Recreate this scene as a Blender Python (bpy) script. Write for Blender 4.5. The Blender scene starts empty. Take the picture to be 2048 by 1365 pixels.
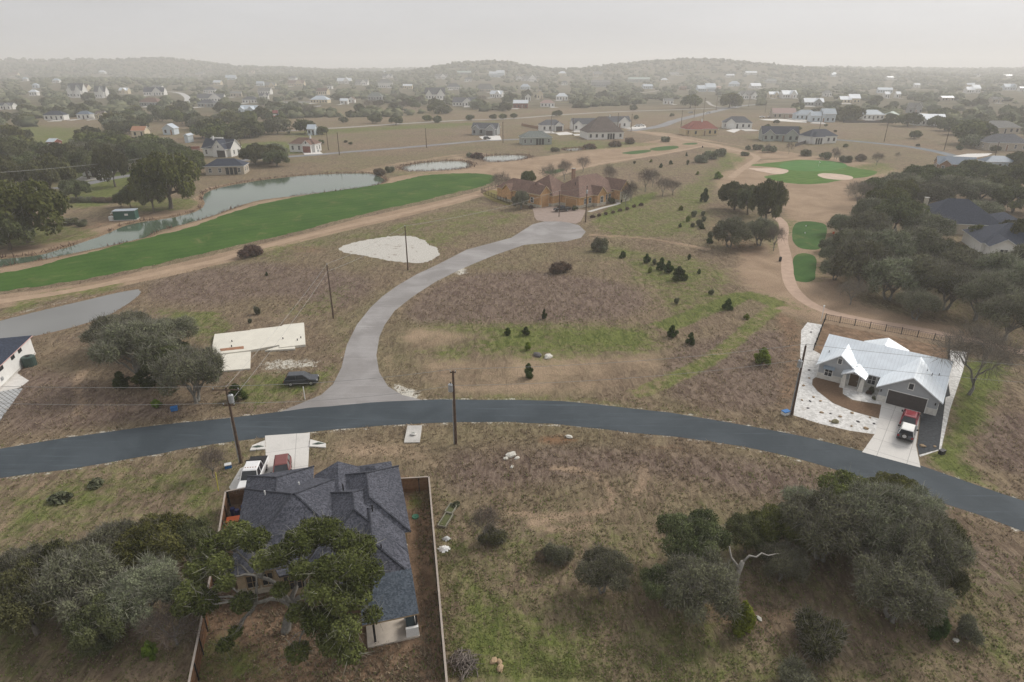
import bpy, bmesh, math, random
import numpy as np
from mathutils import Vector, Matrix

# ------------------------------------------------------------------ camera, sky, sun, exposure
SC = bpy.context.scene
COL = SC.collection
F = 1252.0; PITCH = math.radians(23.7); CH = 44.0
SP, CP = math.sin(PITCH), math.cos(PITCH)
cam_d = bpy.data.cameras.new('camera'); cam = bpy.data.objects.new('camera', cam_d); COL.objects.link(cam)
cam_d.sensor_width = 36.0; cam_d.lens = 36.0 * F / 2048.0
cam_d.clip_start = 0.5; cam_d.clip_end = 40000
cam.location = (0, 0, CH); cam.rotation_euler = (math.radians(90) - PITCH, 0, 0)
SC.camera = cam
W = bpy.data.worlds.new("World"); SC.world = W; W.use_nodes = True
nt = W.node_tree; nt.nodes.clear()
wo = nt.nodes.new('ShaderNodeOutputWorld'); bg = nt.nodes.new('ShaderNodeBackground')
sky = nt.nodes.new('ShaderNodeTexSky'); sky.sky_type = 'NISHITA'; sky.sun_disc = False
SUN_EL, SUN_AZ = math.radians(38), math.radians(55)
sky.sun_elevation = SUN_EL; sky.sun_rotation = SUN_AZ
sky.dust_density = 5.0; sky.air_density = 1.0
hs = nt.nodes.new('ShaderNodeHueSaturation'); hs.inputs['Saturation'].default_value = 0.12
mx = nt.nodes.new('ShaderNodeMixRGB'); mx.inputs[0].default_value = 0.8
mx.inputs[2].default_value = (6.05, 6.1, 6.3, 1)
nt.links.new(sky.outputs[0], hs.inputs['Color']); nt.links.new(hs.outputs[0], mx.inputs[1])
cn = nt.nodes.new('ShaderNodeTexNoise'); cn.inputs['Scale'].default_value = 2.2; cn.inputs['Detail'].default_value = 5
ctc = nt.nodes.new('ShaderNodeTexCoord'); cmp_ = nt.nodes.new('ShaderNodeMapping'); cmp_.inputs['Scale'].default_value = (1, 1, 5)
nt.links.new(ctc.outputs['Generated'], cmp_.inputs['Vector']); nt.links.new(cmp_.outputs[0], cn.inputs['Vector'])
cr = nt.nodes.new('ShaderNodeMapRange'); nt.links.new(cn.outputs[0], cr.inputs[0])
for i_, v_ in enumerate((.3, .7, .90, 1.07)): cr.inputs[i_+1].default_value = v_
cv_ = nt.nodes.new('ShaderNodeHueSaturation'); nt.links.new(cr.outputs[0], cv_.inputs['Value']); nt.links.new(mx.outputs[0], cv_.inputs['Color'])
nt.links.new(cv_.outputs[0], bg.inputs[0]); bg.inputs[1].default_value = 0.064
nt.links.new(bg.outputs[0], wo.inputs[0])
sun_d = bpy.data.lights.new('sun', 'SUN'); sun_d.energy = 1.5; sun_d.angle = math.radians(24); sun_d.color = (1, 0.94, 0.86)
sun = bpy.data.objects.new('sun', sun_d); COL.objects.link(sun)
sdir = Vector((math.sin(SUN_AZ) * math.cos(SUN_EL), math.cos(SUN_AZ) * math.cos(SUN_EL), math.sin(SUN_EL)))
sun.rotation_euler = sdir.to_track_quat('Z', 'Y').to_euler()
SC.view_settings.view_transform = 'Standard'; SC.view_settings.look = 'None'
SC.view_settings.exposure = 0.9; SC.view_settings.gamma = 1.0
SC.render.engine = 'CYCLES'
SC.cycles.use_denoising = True
SC.cycles.max_bounces = 5; SC.cycles.diffuse_bounces = 2; SC.cycles.glossy_bounces = 2
SC.cycles.transmission_bounces = 2; SC.cycles.volume_bounces = 3; SC.cycles.transparent_max_bounces = 6
HAZE_DENSITY = 0.00035

R = random.Random(7)
NR = np.random.default_rng(7)
ANCH = []      # (phrase, x, y): landmarks used to describe trees and poles
AUTO = []      # objects whose label is completed at the end

# ------------------------------------------------------------------ photo pixel -> ground
def hgt(x, y):
    """height of the far terrain (flat to 820 m)"""
    x = np.asarray(x, float); y = np.asarray(y, float)
    d = np.sqrt(x * x + y * y)
    k = np.clip((d - 820) / 1600, 0, 1)
    n = (np.sin(x / 210 + 1.3) * np.cos(y / 260 + .4) * 6 + np.sin(x / 83 + y / 121) * 2.5 + np.sin(x / 470 - y / 330 + 2) * 6)
    h = k * (n + 7)
    def hill(cx, cy, sx, sy, H):
        return H * np.exp(-(((x - cx) / sx) ** 2) ** 1.3 - ((y - cy) / sy) ** 2)
    h = h + hill(-130, 2500, 200, 420, 42) + hill(110, 2350, 260, 380, 14) - hill(-130, 2500, 60, 200, 3)
    h = h + hill(560, 2450, 330, 420, 33) + hill(1000, 2300, 480, 420, 20) + hill(1500, 2300, 700, 400, 8)
    h = h + hill(-1850, 3300, 420, 450, 55) + hill(-2550, 3300, 380, 420, 52) + hill(-1000, 2900, 900, 500, 20)
    h = h + hill(2200, 3000, 1100, 500, 18) + 10 * np.clip((d - 2600) / 1500, 0, 1)
    return h

def G(px, py, h=0.0):
    u = (px - 1024) / F; v = (py - 682.5) / F
    den = SP + v * CP
    z = h
    if py < 215:
        # march the sight line until it meets the terrain
        dx, dy, dz = u, CP - v * SP, -den
        t0 = 300.0; t = t0; last = t0
        while t < 9000:
            if CH + dz * t <= float(hgt(dx * t, dy * t)) + h:
                break
            last = t; t *= 1.01
        t = (t + last) / 2
        return (dx * t, dy * t, float(hgt(dx * t, dy * t)) + h)
    d = (CH - z) / den
    return (u * d, d * (CP - v * SP), z)

def depth(p):
    return p[1] * CP + (CH - p[2]) * SP
def mpp(p):           # metres per photo pixel at a point
    return depth(p) / F
def G2(p): return G(p[0], p[1])[:2]
def P2(pts): return [G2(p) for p in pts]

# ------------------------------------------------------------------ object helpers
def tag(o, label=None, cat=None, group=None, kind=None):
    if label: o['label'] = label
    if cat: o['category'] = cat
    if group: o['group'] = group
    if kind: o['kind'] = kind
    return o
def empty(name, loc, rz=0.0, label=None, cat=None, group=None):
    o = bpy.data.objects.new(name, None); COL.objects.link(o)
    o.location = loc; o.rotation_euler = (0, 0, rz); o.empty_display_size = 0.5
    return tag(o, label, cat, group)
def link_mesh(name, me, parent=None, loc=None):
    o = bpy.data.objects.new(name, me); COL.objects.link(o)
    if parent is not None: o.parent = parent
    if loc is not None: o.location = loc
    return o
def copy_tree(root, loc, rz, scale=(1, 1, 1)):
    c = root.copy(); COL.objects.link(c); c.location = loc; c.rotation_euler = (0, 0, rz); c.scale = scale
    for ch in root.children:
        d = ch.copy(); COL.objects.link(d); d.parent = c
        for g in ch.children:
            e = g.copy(); COL.objects.link(e); e.parent = d
    return c

class MB:
    def __init__(s): s.v = []; s.f = []; s.m = []
    def add(s, vs, fs, m=0):
        b = len(s.v); s.v += [tuple(p) for p in vs]
        for f in fs: s.f.append([b + i for i in f]); s.m.append(m)
        return s
    def box(s, x0, x1, y0, y1, z0, z1, m=0):
        return s.add([(x0,y0,z0),(x1,y0,z0),(x1,y1,z0),(x0,y1,z0),(x0,y0,z1),(x1,y0,z1),(x1,y1,z1),(x0,y1,z1)],
                     [(0,3,2,1),(4,5,6,7),(0,1,5,4),(1,2,6,5),(2,3,7,6),(3,0,4,7)], m)
    def obox(s, c, sx, sy, sz, rz=0, m=0, tilt=0):
        M = Matrix.Translation(c) @ Matrix.Rotation(rz, 4, 'Z') @ Matrix.Rotation(tilt, 4, 'X')
        vs = [M @ Vector((a*sx/2, b*sy/2, d*sz/2)) for d in (-1,1) for a,b in ((-1,-1),(1,-1),(1,1),(-1,1))]
        return s.add(vs, [(0,3,2,1),(4,5,6,7),(0,1,5,4),(1,2,6,5),(2,3,7,6),(3,0,4,7)], m)
    def prism(s, poly, z0, z1, m=0):
        n = len(poly)
        a = sum(poly[i][0]*poly[(i+1)%n][1]-poly[(i+1)%n][0]*poly[i][1] for i in range(n))
        if a < 0: poly = poly[::-1]
        vs = [(p[0],p[1],z0) for p in poly] + [(p[0],p[1],z1) for p in poly]
        fs = [tuple(range(n))[::-1], tuple(range(n, 2*n))] + [(i,(i+1)%n,n+(i+1)%n,n+i) for i in range(n)]
        return s.add(vs, fs, m)
    def tube(s, pts, rad, n=6, m=0, cap=True):
        pts = [Vector(p) for p in pts]; rings = []
        if not hasattr(rad, '__len__'): rad = [rad]*len(pts)
        for i, p in enumerate(pts):
            t = (pts[min(i+1,len(pts)-1)] - pts[max(i-1,0)])
            if t.length < 1e-6: t = Vector((0,0,1))
            t.normalize(); a = t.orthogonal().normalized()
            if abs(t.z) < .95: a = t.cross(Vector((0,0,1))).normalized()
            else: a = t.cross(Vector((1,0,0))).normalized()
            b = t.cross(a)
            rings.append([p + (a*math.cos(k*2*math.pi/n) + b*math.sin(k*2*math.pi/n))*rad[i] for k in range(n)])
        vs = [q for r in rings for q in r]; fs = []
        for i in range(len(pts)-1):
            for k in range(n): fs.append((i*n+k, i*n+(k+1)%n, (i+1)*n+(k+1)%n, (i+1)*n+k))
        if cap: fs += [tuple(range(n))[::-1], tuple(range((len(pts)-1)*n, len(pts)*n))]
        return s.add(vs, fs, m)
    def build(s, name, mats, parent=None, smooth=False, loc=None):
        me = bpy.data.meshes.new(name); me.from_pydata(s.v, [], s.f)
        if not isinstance(mats, (list, tuple)): mats = [mats]
        for a in mats: me.materials.append(a)
        if len(mats) > 1: me.polygons.foreach_set('material_index', s.m)
        if smooth: me.polygons.foreach_set('use_smooth', [True]*len(s.f))
        me.update()
        return link_mesh(name, me, parent, loc)

def npmesh(name, V, Fc, mats, fm=None, tint=None):
    """V (n,3), Fc (m,k) equal-size faces"""
    me = bpy.data.meshes.new(name); V = np.asarray(V, np.float32); Fc = np.asarray(Fc, np.int32)
    k = Fc.shape[1]
    me.vertices.add(len(V)); me.vertices.foreach_set('co', V.ravel())
    me.loops.add(Fc.size); me.loops.foreach_set('vertex_index', Fc.ravel())
    me.polygons.add(len(Fc)); me.polygons.foreach_set('loop_start', np.arange(len(Fc), dtype=np.int32)*k)
    for a in mats: me.materials.append(a)
    if fm is not None: me.polygons.foreach_set('material_index', np.asarray(fm, np.int32))
    if tint is not None:
        at = me.attributes.new('tint', 'FLOAT', 'POINT'); at.data.foreach_set('value', np.asarray(tint, np.float32))
    me.update(calc_edges=True)
    return me

# ------------------------------------------------------------------ materials
def node_mat(name):
    m = bpy.data.materials.new(name); m.use_nodes = True; t = m.node_tree
    b = t.nodes['Principled BSDF']; b.inputs['Specular IOR Level'].default_value = 0.25
    return m, t, b
def N(t, kind, **kw):
    n = t.nodes.new(kind)
    for k, v in kw.items():
        if k in ('operation', 'blend_type', 'wave_type', 'feature', 'attribute_name', 'bands_direction', 'noise_dimensions', 'data_type', 'attribute_type', 'distance', 'clamp', 'use_clamp', 'interpolation_type', 'wave_profile'): setattr(n, k, v)
        else: n.inputs[k.replace('_', ' ')].default_value = v
    return n
def noise(t, vec, scale, detail=4, rough=.55, dist=0.0):
    n = N(t, 'ShaderNodeTexNoise', Scale=scale, Detail=detail, Roughness=rough, Distortion=dist)
    if vec is not None: t.links.new(vec, n.inputs['Vector'])
    return n.outputs[0]
def mapr(t, src, a, b, c=0.0, d=1.0):
    n = t.nodes.new('ShaderNodeMapRange'); n.interpolation_type = 'SMOOTHSTEP'
    for i, v in enumerate((a, b, c, d)): n.inputs[i+1].default_value = v
    t.links.new(src, n.inputs[0]); return n.outputs[0]
def mixc(t, fac, a, b, blend='MIX'):
    n = t.nodes.new('ShaderNodeMixRGB'); n.blend_type = blend
    for i, v in ((0, fac), (1, a), (2, b)):
        if isinstance(v, (int, float)): n.inputs[i].default_value = v
        elif isinstance(v, (tuple, list)): n.inputs[i].default_value = (*v, 1)
        else: t.links.new(v, n.inputs[i])
    return n.outputs[0]
def mth(t, op, a, b=0.0):
    n = t.nodes.new('ShaderNodeMath'); n.operation = op
    for i, v in ((0, a), (1, b)):
        if isinstance(v, (int, float)): n.inputs[i].default_value = v
        else: t.links.new(v, n.inputs[i])
    return n.outputs[0]
def vscale(t, vec, s, rot=0.0):
    n = t.nodes.new('ShaderNodeMapping'); n.inputs['Scale'].default_value = s; n.inputs['Rotation'].default_value = (0, 0, rot)
    t.links.new(vec, n.inputs['Vector']); return n.outputs[0]
def obj_co(t):
    return t.nodes.new('ShaderNodeTexCoord').outputs['Object']
def bump(t, b, src, strength=.4, dist=.1):
    n = t.nodes.new('ShaderNodeBump'); n.inputs['Strength'].default_value = strength; n.inputs['Distance'].default_value = dist
    t.links.new(src, n.inputs['Height']); t.links.new(n.outputs[0], b.inputs['Normal'])

_mc = {}
def M(name, col, rough=.8, var=.12, scale=2.0, metal=0.0, spec=.25, detail=5, bmp=0.0, second=None):
    """plain surface with weathering noise"""
    key = (name,)
    if key in _mc: return _mc[key]
    m, t, b = node_mat(name); co = obj_co(t)
    n1 = noise(t, co, scale, detail, .6); n2 = noise(t, co, scale*7.3, 3, .6)
    lo = tuple(c*(1-var*1.6) for c in col); hi = tuple(min(1, c*(1+var)) for c in col)
    if second: hi = second
    f = mth(t, 'MULTIPLY_ADD', n1, .65); f = mth(t, 'ADD', mth(t, 'MULTIPLY', n1, .65), mth(t, 'MULTIPLY', n2, .35))
    c = mixc(t, mapr(t, f, .3, .7), lo, hi)
    t.links.new(c, b.inputs['Base Color'])
    b.inputs['Roughness'].default_value = rough; b.inputs['Metallic'].default_value = metal
    b.inputs['Specular IOR Level'].default_value = spec
    if bmp: bump(t, b, n2, .5, bmp)
    _mc[key] = m; return m
def shingle(name, col, col2):
    key = (name,)
    if key in _mc: return _mc[key]
    m, t, b = node_mat(name); co = obj_co(t)
    br = t.nodes.new('ShaderNodeTexBrick'); t.links.new(vscale(t, co, (1, 1, 1)), br.inputs['Vector'])
    br.inputs['Color1'].default_value = (*col, 1); br.inputs['Color2'].default_value = (*col2, 1)
    br.inputs['Mortar'].default_value = (*[c*.55 for c in col], 1); br.inputs['Scale'].default_value = 1.0
    br.inputs['Brick Width'].default_value = .42; br.inputs['Row Height'].default_value = .19; br.inputs['Mortar Size'].default_value = .02
    br.offset = .5
    vo = t.nodes.new('ShaderNodeTexVoronoi'); vo.inputs['Scale'].default_value = 6.5; t.links.new(co, vo.inputs['Vector'])
    n1 = noise(t, co, .35, 3)
    c = mixc(t, .55, br.outputs[0], mixc(t, mapr(t, vo.outputs['Color'], .15, .85), tuple(x*.6 for x in col), tuple(x*1.5 for x in col2)))
    c = mixc(t, mapr(t, n1, .35, .7, 0, .35), c, tuple(x*.8 for x in col))
    t.links.new(c, b.inputs['Base Color']); b.inputs['Roughness'].default_value = .85
    bump(t, b, vo.outputs['Distance'], .3, .03)
    _mc[key] = m; return m
def seam(name, col, axis='X', pitch=.42, rough=.45):
    """standing-seam metal"""
    key = (name, axis)
    if key in _mc: return _mc[key]
    m, t, b = node_mat(name); co = obj_co(t)
    w = t.nodes.new('ShaderNodeTexWave'); w.wave_type = 'BANDS'; w.bands_direction = axis; w.wave_profile = 'SIN'
    w.inputs['Scale'].default_value = 2*math.pi/pitch/20*1.0; t.links.new(co, w.inputs['Vector'])
    line = mapr(t, w.outputs[0], .86, .98)
    n1 = noise(t, co, .6, 4)
    c = mixc(t, mapr(t, n1, .3, .7), tuple(x*.9 for x in col), col)
    c = mixc(t, mth(t, 'MULTIPLY', line, .2), c, tuple(x*.55 for x in col))
    t.links.new(c, b.inputs['Base Color']); b.inputs['Roughness'].default_value = rough; b.inputs['Metallic'].default_value = .15
    bump(t, b, line, .5, .04)
    _mc[key] = m; return m
def leafmat(name, dark, light, trans=.18):
    m, t, b = node_mat(name); t.nodes.remove(b)
    at = t.nodes.new('ShaderNodeAttribute'); at.attribute_name = 'tint'
    oi = t.nodes.new('ShaderNodeObjectInfo')
    c = mixc(t, at.outputs['Fac'], dark, light)
    hsn = t.nodes.new('ShaderNodeHueSaturation')
    t.links.new(mapr(t, oi.outputs['Random'], 0, 1, .475, .52), hsn.inputs['Hue'])
    t.links.new(mth(t, 'ADD', mth(t, 'MULTIPLY', oi.outputs['Random'], .5), .75), hsn.inputs['Value'])
    t.links.new(c, hsn.inputs['Color'])
    d = t.nodes.new('ShaderNodeBsdfDiffuse'); tr = t.nodes.new('ShaderNodeBsdfTranslucent'); ms = t.nodes.new('ShaderNodeMixShader')
    ms.inputs[0].default_value = trans
    t.links.new(hsn.outputs[0], d.inputs[0]); t.links.new(hsn.outputs[0], tr.inputs[0])
    t.links.new(d.outputs[0], ms.inputs[1]); t.links.new(tr.outputs[0], ms.inputs[2])
    t.links.new(ms.outputs[0], t.nodes['Material Output'].inputs[0])
    return m

GLASS = M('dark_glass', (.03, .035, .042), rough=.12, var=.3, scale=.8, spec=.6)
CONC = M('concrete', (.62, .60, .57), rough=.85, var=.09, scale=.9)
CONC2 = M('old_concrete', (.5, .48, .45), rough=.9, var=.14, scale=.7)
WHITE = M('white_paint', (.74, .74, .72), rough=.6, var=.05, scale=1)
WTRIM = M('white_trim', (.7, .7, .68), rough=.5, var=.04)
BLACKM = M('black_metal', (.02, .02, .022), rough=.5, var=.2)
WOODP = M('pole_wood', (.11, .075, .055), rough=.9, var=.3, scale=3)
GALV = M('galvanised', (.45, .47, .49), rough=.4, var=.1, metal=.5)
TYRE = M('tyre_rubber', (.02, .02, .02), rough=.8, var=.2)
ALLOY = M('alloy', (.5, .5, .51), rough=.3, var=.08, metal=.6)
STONEW = M('white_limestone', (.62, .6, .55), rough=.9, var=.12, scale=3)
STONE = M('limestone', (.52, .47, .38), rough=.9, var=.22, scale=3, bmp=.03)
# ------------------------------------------------------------------ polygons
def catmull(P, closed=True, step=1.2):
    P = [np.array(p, float) for p in P]; n = len(P); out = []
    rng = range(n) if closed else range(n-1)
    for i in rng:
        if closed: p0, p1, p2, p3 = P[(i-1) % n], P[i], P[(i+1) % n], P[(i+2) % n]
        else: p0, p1, p2, p3 = P[max(i-1, 0)], P[i], P[i+1], P[min(i+2, n-1)]
        L = np.linalg.norm(p2-p1)
        t1 = max(np.linalg.norm(p1-p0), 1e-6)**.5; t2 = max(L, 1e-6)**.5; t3 = max(np.linalg.norm(p3-p2), 1e-6)**.5
        m1 = (p2-p1) - t2*((p2-p0)/(t1+t2) - (p1-p0)/t1) if t1 > 1e-2 else (p2-p1)
        m2 = (p2-p1) + t2*((p3-p2)/t3 - (p3-p1)/(t2+t3)) if t3 > 1e-2 else (p2-p1)
        k = max(1, int(min(L, 400)/step))
        for j in range(k):
            s = j/k
            out.append((2*s**3-3*s**2+1)*p1 + (s**3-2*s**2+s)*m1 + (-2*s**3+3*s**2)*p2 + (s**3-s**2)*m2)
    if not closed: out.append(P[-1])
    return [tuple(p) for p in out]
def sdist(poly, X, Y):
    """signed distance (inside positive) from points to polygon"""
    poly = np.array(poly); n = len(poly); d = np.full(X.shape, 1e18); ins = np.zeros(X.shape, bool)
    for i in range(n):
        x1, y1 = poly[i]; x2, y2 = poly[(i+1) % n]; ex, ey = x2-x1, y2-y1; L = ex*ex+ey*ey+1e-12
        t = np.clip(((X-x1)*ex+(Y-y1)*ey)/L, 0, 1)
        d = np.minimum(d, (X-x1-t*ex)**2+(Y-y1-t*ey)**2)
        c = ((y1 > Y) != (y2 > Y)) & (X < ex*(Y-y1)/(ey if abs(ey) > 1e-12 else 1e-12)+x1)
        ins ^= c
    d = np.sqrt(d); return np.where(ins, d, -d)
def ribbon(center, w, closed=False, step=2.0):
    """center: [(x,y)] world, w width or list of widths"""
    n0 = len(center)
    if not hasattr(w, '__len__'): w = [w]*n0
    C = [(p[0], p[1], wi) for p, wi in zip(center, w)]
    C = np.array(catmull([np.array(c) for c in C], False, step))
    T = np.gradient(C[:, :2], axis=0); T /= np.linalg.norm(T, axis=1)[:, None]+1e-9
    Nn = np.stack([-T[:, 1], T[:, 0]], 1)
    A = C[:, :2]+Nn*C[:, 2:3]/2; B = C[:, :2]-Nn*C[:, 2:3]/2
    return [tuple(p) for p in A] + [tuple(p) for p in B[::-1]]
SHEETS = []
def sheet(name, poly, mat, z, jit=0.0, **kw):
    """flat sheet lying on the ground; poly in world coordinates"""
    if jit:
        rr = random.Random(len(poly))
        poly = [(p[0]+rr.uniform(-jit, jit), p[1]+rr.uniform(-jit, jit)) for p in poly]
    b = MB(); a = sum(poly[i][0]*poly[(i+1)%len(poly)][1]-poly[(i+1)%len(poly)][0]*poly[i][1] for i in range(len(poly)))
    if a < 0: poly = poly[::-1]
    far = max(p[1] for p in poly)
    if far > 800:
        b.add([(p[0], p[1], z + float(hgt(p[0], p[1]))) for p in poly], [tuple(range(len(poly)))])
    else:
        b.add([(p[0], p[1], z) for p in poly], [tuple(range(len(poly)))])
    bmx = bmesh.new(); tmp = bpy.data.meshes.new(name); tmp.from_pydata(b.v, [], b.f); bmx.from_mesh(tmp)
    bmesh.ops.triangulate(bmx, faces=bmx.faces[:]); bmx.to_mesh(tmp); bmx.free(); tmp.materials.append(mat)
    o = link_mesh(name, tmp); SHEETS.append(poly)
    kw.setdefault('kind', 'structure'); tag(o, **kw); return o

# ------------------------------------------------------------------ outlines traced on the ground
ROAD = [(-60,905),(0,898),(137,875),(273,857),(410,841),(530,828),(581,821),(700,809),(780,803),(844,800),(919,800),(1022,801),(1124,803),(1193,810),(1261,817),(1380,832),(1485,850),(1587,869),(1727,903),(1843,932),(1929,962),(2048,1002),(2200,1062),
        (2200,1130),(2048,1064),(1963,1031),(1861,999),(1792,977),(1690,946),(1587,916),(1485,894),(1380,877),(1261,865),(1158,853),(1056,846),(919,845),(810,849),(680,859),(625,865),(513,877),(410,891),(273,916),(137,939),(0,956),(-60,967)]
ROADW = P2(ROAD)
LEFT = [(564,822.5),(642,790),(666,769),(683,735),(694,690),(714,650),(741,616),(765,593),(796,571),(834,549),(871,532),(933,500),(1022,476),(1066,449),(1090,443),(1124,442),(1158,451),(1172,464),(1162,476),(1134,483),(1083,487),(1049,490),(988,511),(947,528),(919,540),(871,564),(827,592),(789,622),(769,650),(759,674),(752,711),(759,745),(776,773),(803,790),(845,800.5),(845,806),(700,816),(564,829)]
STREETW = P2(LEFT)
FAIR = [(-60,560),(0,547),(65,535),(171,507),(273,481),(376,456),(444,432),(513,411),(600,393),(700,378),(782,366),(851,351),(919,347),(965,348),(988,352),(985,364),(960,374),(919,384),(817,408),(700,435),(590,465),(478,490),(380,513),(273,538),(137,564),(0,583),(-60,592)]
POND1 = [(-60,525),(0,517),(68,511),(137,493),(205,470),(256,449),(290,442),(342,435),(393,422),(410,408),(407,394),(420,381),(478,367),(581,353),(650,348),(738,347),(762,355),(769,362),(748,370),(700,378),(615,388),(513,401),(478,411),(410,435),(342,454),(308,463),(290,473),(205,493),(103,514),(0,533),(-60,543)]
POND2 = [(803,335),(851,325),(919,322),(940,328),(933,335),(885,340),(824,342)]
POND3 = [(965,314),(988,311),(1049,311),(1052,316),(1005,323),(977,323)]
POND4 = [(1126,300),(1140,297),(1162,296),(1160,300),(1140,302)]
POND5 = [(-60,655),(0,640),(85,619),(171,599),(239,583),(275,577),(281,583),(256,605),(222,626),(154,650),(65,671),(0,680),(-60,690)]
GRAVEL1 = [(676,497),(700,488),(731,481),(782,473),(820,473),(844,479),(858,490),(878,500),(873,515),(851,525),(782,522),(731,513),(690,505)]
CART1 = [(-60,611),(0,603),(137,583),(273,556),(380,533),(440,520),(500,502),(560,486),(640,466),(700,452),(800,429),(900,404),(955,390)]
CART1B = [(1120,350),(1152,339),(1205,327),(1261,318),(1320,309),(1380,298),(1409,292)]
CART2 = [(1250,258),(1300,266),(1348,275),(1416,287),(1464,299),(1502,308),(1514,316),(1498,329),(1478,343),(1462,356)]
CART3 = [(1553,435),(1565,446),(1568,462),(1565,480),(1570,505),(1574,528),(1576,552),(1586,578),(1610,602),(1650,622),(1724,640),(1826,657),(1912,675),(2014,698),(2120,722)]
GREENA = [(1500,331),(1530,327),(1560,324),(1604,320),(1656,324),(1690,331),(1720,338),(1752,343),(1735,354),(1700,358),(1671,363),(1649,367),(1604,369),(1560,364),(1528,354),(1555,349),(1575,343),(1555,336)]
GREENB = [(1626+68*math.cos(a), 332+11*math.sin(a)) for a in [k*math.pi/9 for k in range(18)]]
BUNK1 = [(1498,337),(1520,337),(1550,337),(1574,340),(1573,346),(1555,349),(1530,345),(1510,341)]
BUNK2 = [(1636,349),(1650,347),(1680,349),(1702,353),(1703,359),(1680,360),(1655,358),(1640,354)]
TEE1 = [(1589,450),(1600,444),(1620,443),(1645,447),(1653,454),(1651,475),(1645,495),(1630,500),(1605,498),(1589,488)]
TEE2 = [(1588,515),(1598,508),(1612,507),(1626,511),(1632,518),(1631,545),(1628,560),(1612,565),(1592,562),(1586,545)]
GR1 = [(1244,307),(1262,303),(1295,300),(1303,302),(1290,306),(1262,309)]
GR2 = [(1299,299),(1320,294),(1350,292),(1358,295),(1340,300),(1312,302)]
GR3 = [(1364,289),(1380,286),(1393,286),(1392,289),(1376,290)]
GR4 = [(1088,344),(1110,340),(1128,338),(1122,344),(1100,348)]
TANS = [
 [(690,383),(782,356),(851,343),(905,338),(990,326),(1100,311),(1190,299),(1300,283),(1348,276),(1420,286),(1480,298),(1515,312),(1505,330),(1480,345),(1440,300),(1409,294),(1380,300),(1261,321),(1152,341),(1070,372),(1000,385),(985,352)],
 [(1440,345),(1470,340),(1500,325),(1560,318),(1640,312),(1740,326),(1800,345),(1700,380),(1735,420),(1690,440),(1650,490),(1680,560),(1750,615),(1900,650),(2000,690),(1900,690),(1720,665),(1640,650),(1560,625),(1500,590),(1468,545),(1480,510),(1540,480),(1560,420),(1440,380)],
 [(-60,600),(0,590),(137,572),(273,545),(478,498),(590,472),(700,442),(817,415),(919,392),(985,372),(1010,360),(1030,368),(955,396),(800,437),(700,460),(600,485),(478,520),(273,567),(0,618),(-60,625)],
 [(-60,505),(0,500),(100,485),(200,455),(300,430),(390,395),(420,375),(500,362),(420,395),(410,420),(300,450),(200,480),(100,508),(0,522)],
 [(0,536),(103,518),(205,497),(290,477),(342,458),(410,438),(478,414),(513,404),(640,388),(760,368),(700,382),(513,414),(444,436),(376,460),(273,484),(171,511),(0,550)],
 [(1460,320),(1510,300),(1430,285),(1300,270),(1260,262),(1330,266),(1480,292),(1600,308),(1760,335),(1700,335),(1560,318)],
]
TAN2 = [
 [(790,655),(900,655),(960,670),(930,695),(850,708),(800,700)],
 [(830,712),(930,712),(1080,700),(1220,706),(1328,700),(1322,770),(1180,795),(900,795),(845,775)],
 [(758,640),(790,610),(850,575),(900,560),(800,640),(790,700),(800,760),(840,795),(790,780),(765,750),(756,700)],
 [(640,872),(860,885),(905,930),(870,952),(790,925),(640,935)],
 [(700,345),(830,320),(960,305),(1040,325),(1000,330),(900,345),(800,350)],
]
BARES = [
 [(452,990),(500,940),(800,950),(860,960),(895,1400),(370,1400)],
 [(1645,645),(1897,695),(1893,760),(1620,745)],
 [(1550,620),(1600,640),(1600,700),(1580,830),(1560,820),(1570,700)],
 [(380,430),(250,445),(150,470),(100,480),(250,430)],
 [(1300,1160),(1500,1180),(1720,1260),(1560,1290),(1350,1250)],
 [(100,1150),(300,1150),(330,1260),(200,1310),(120,1250)],
 [(1420,440),(1540,500),(1500,520),(1430,490)],
 [(560,490),(640,490),(660,505),(600,510)],
]
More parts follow.
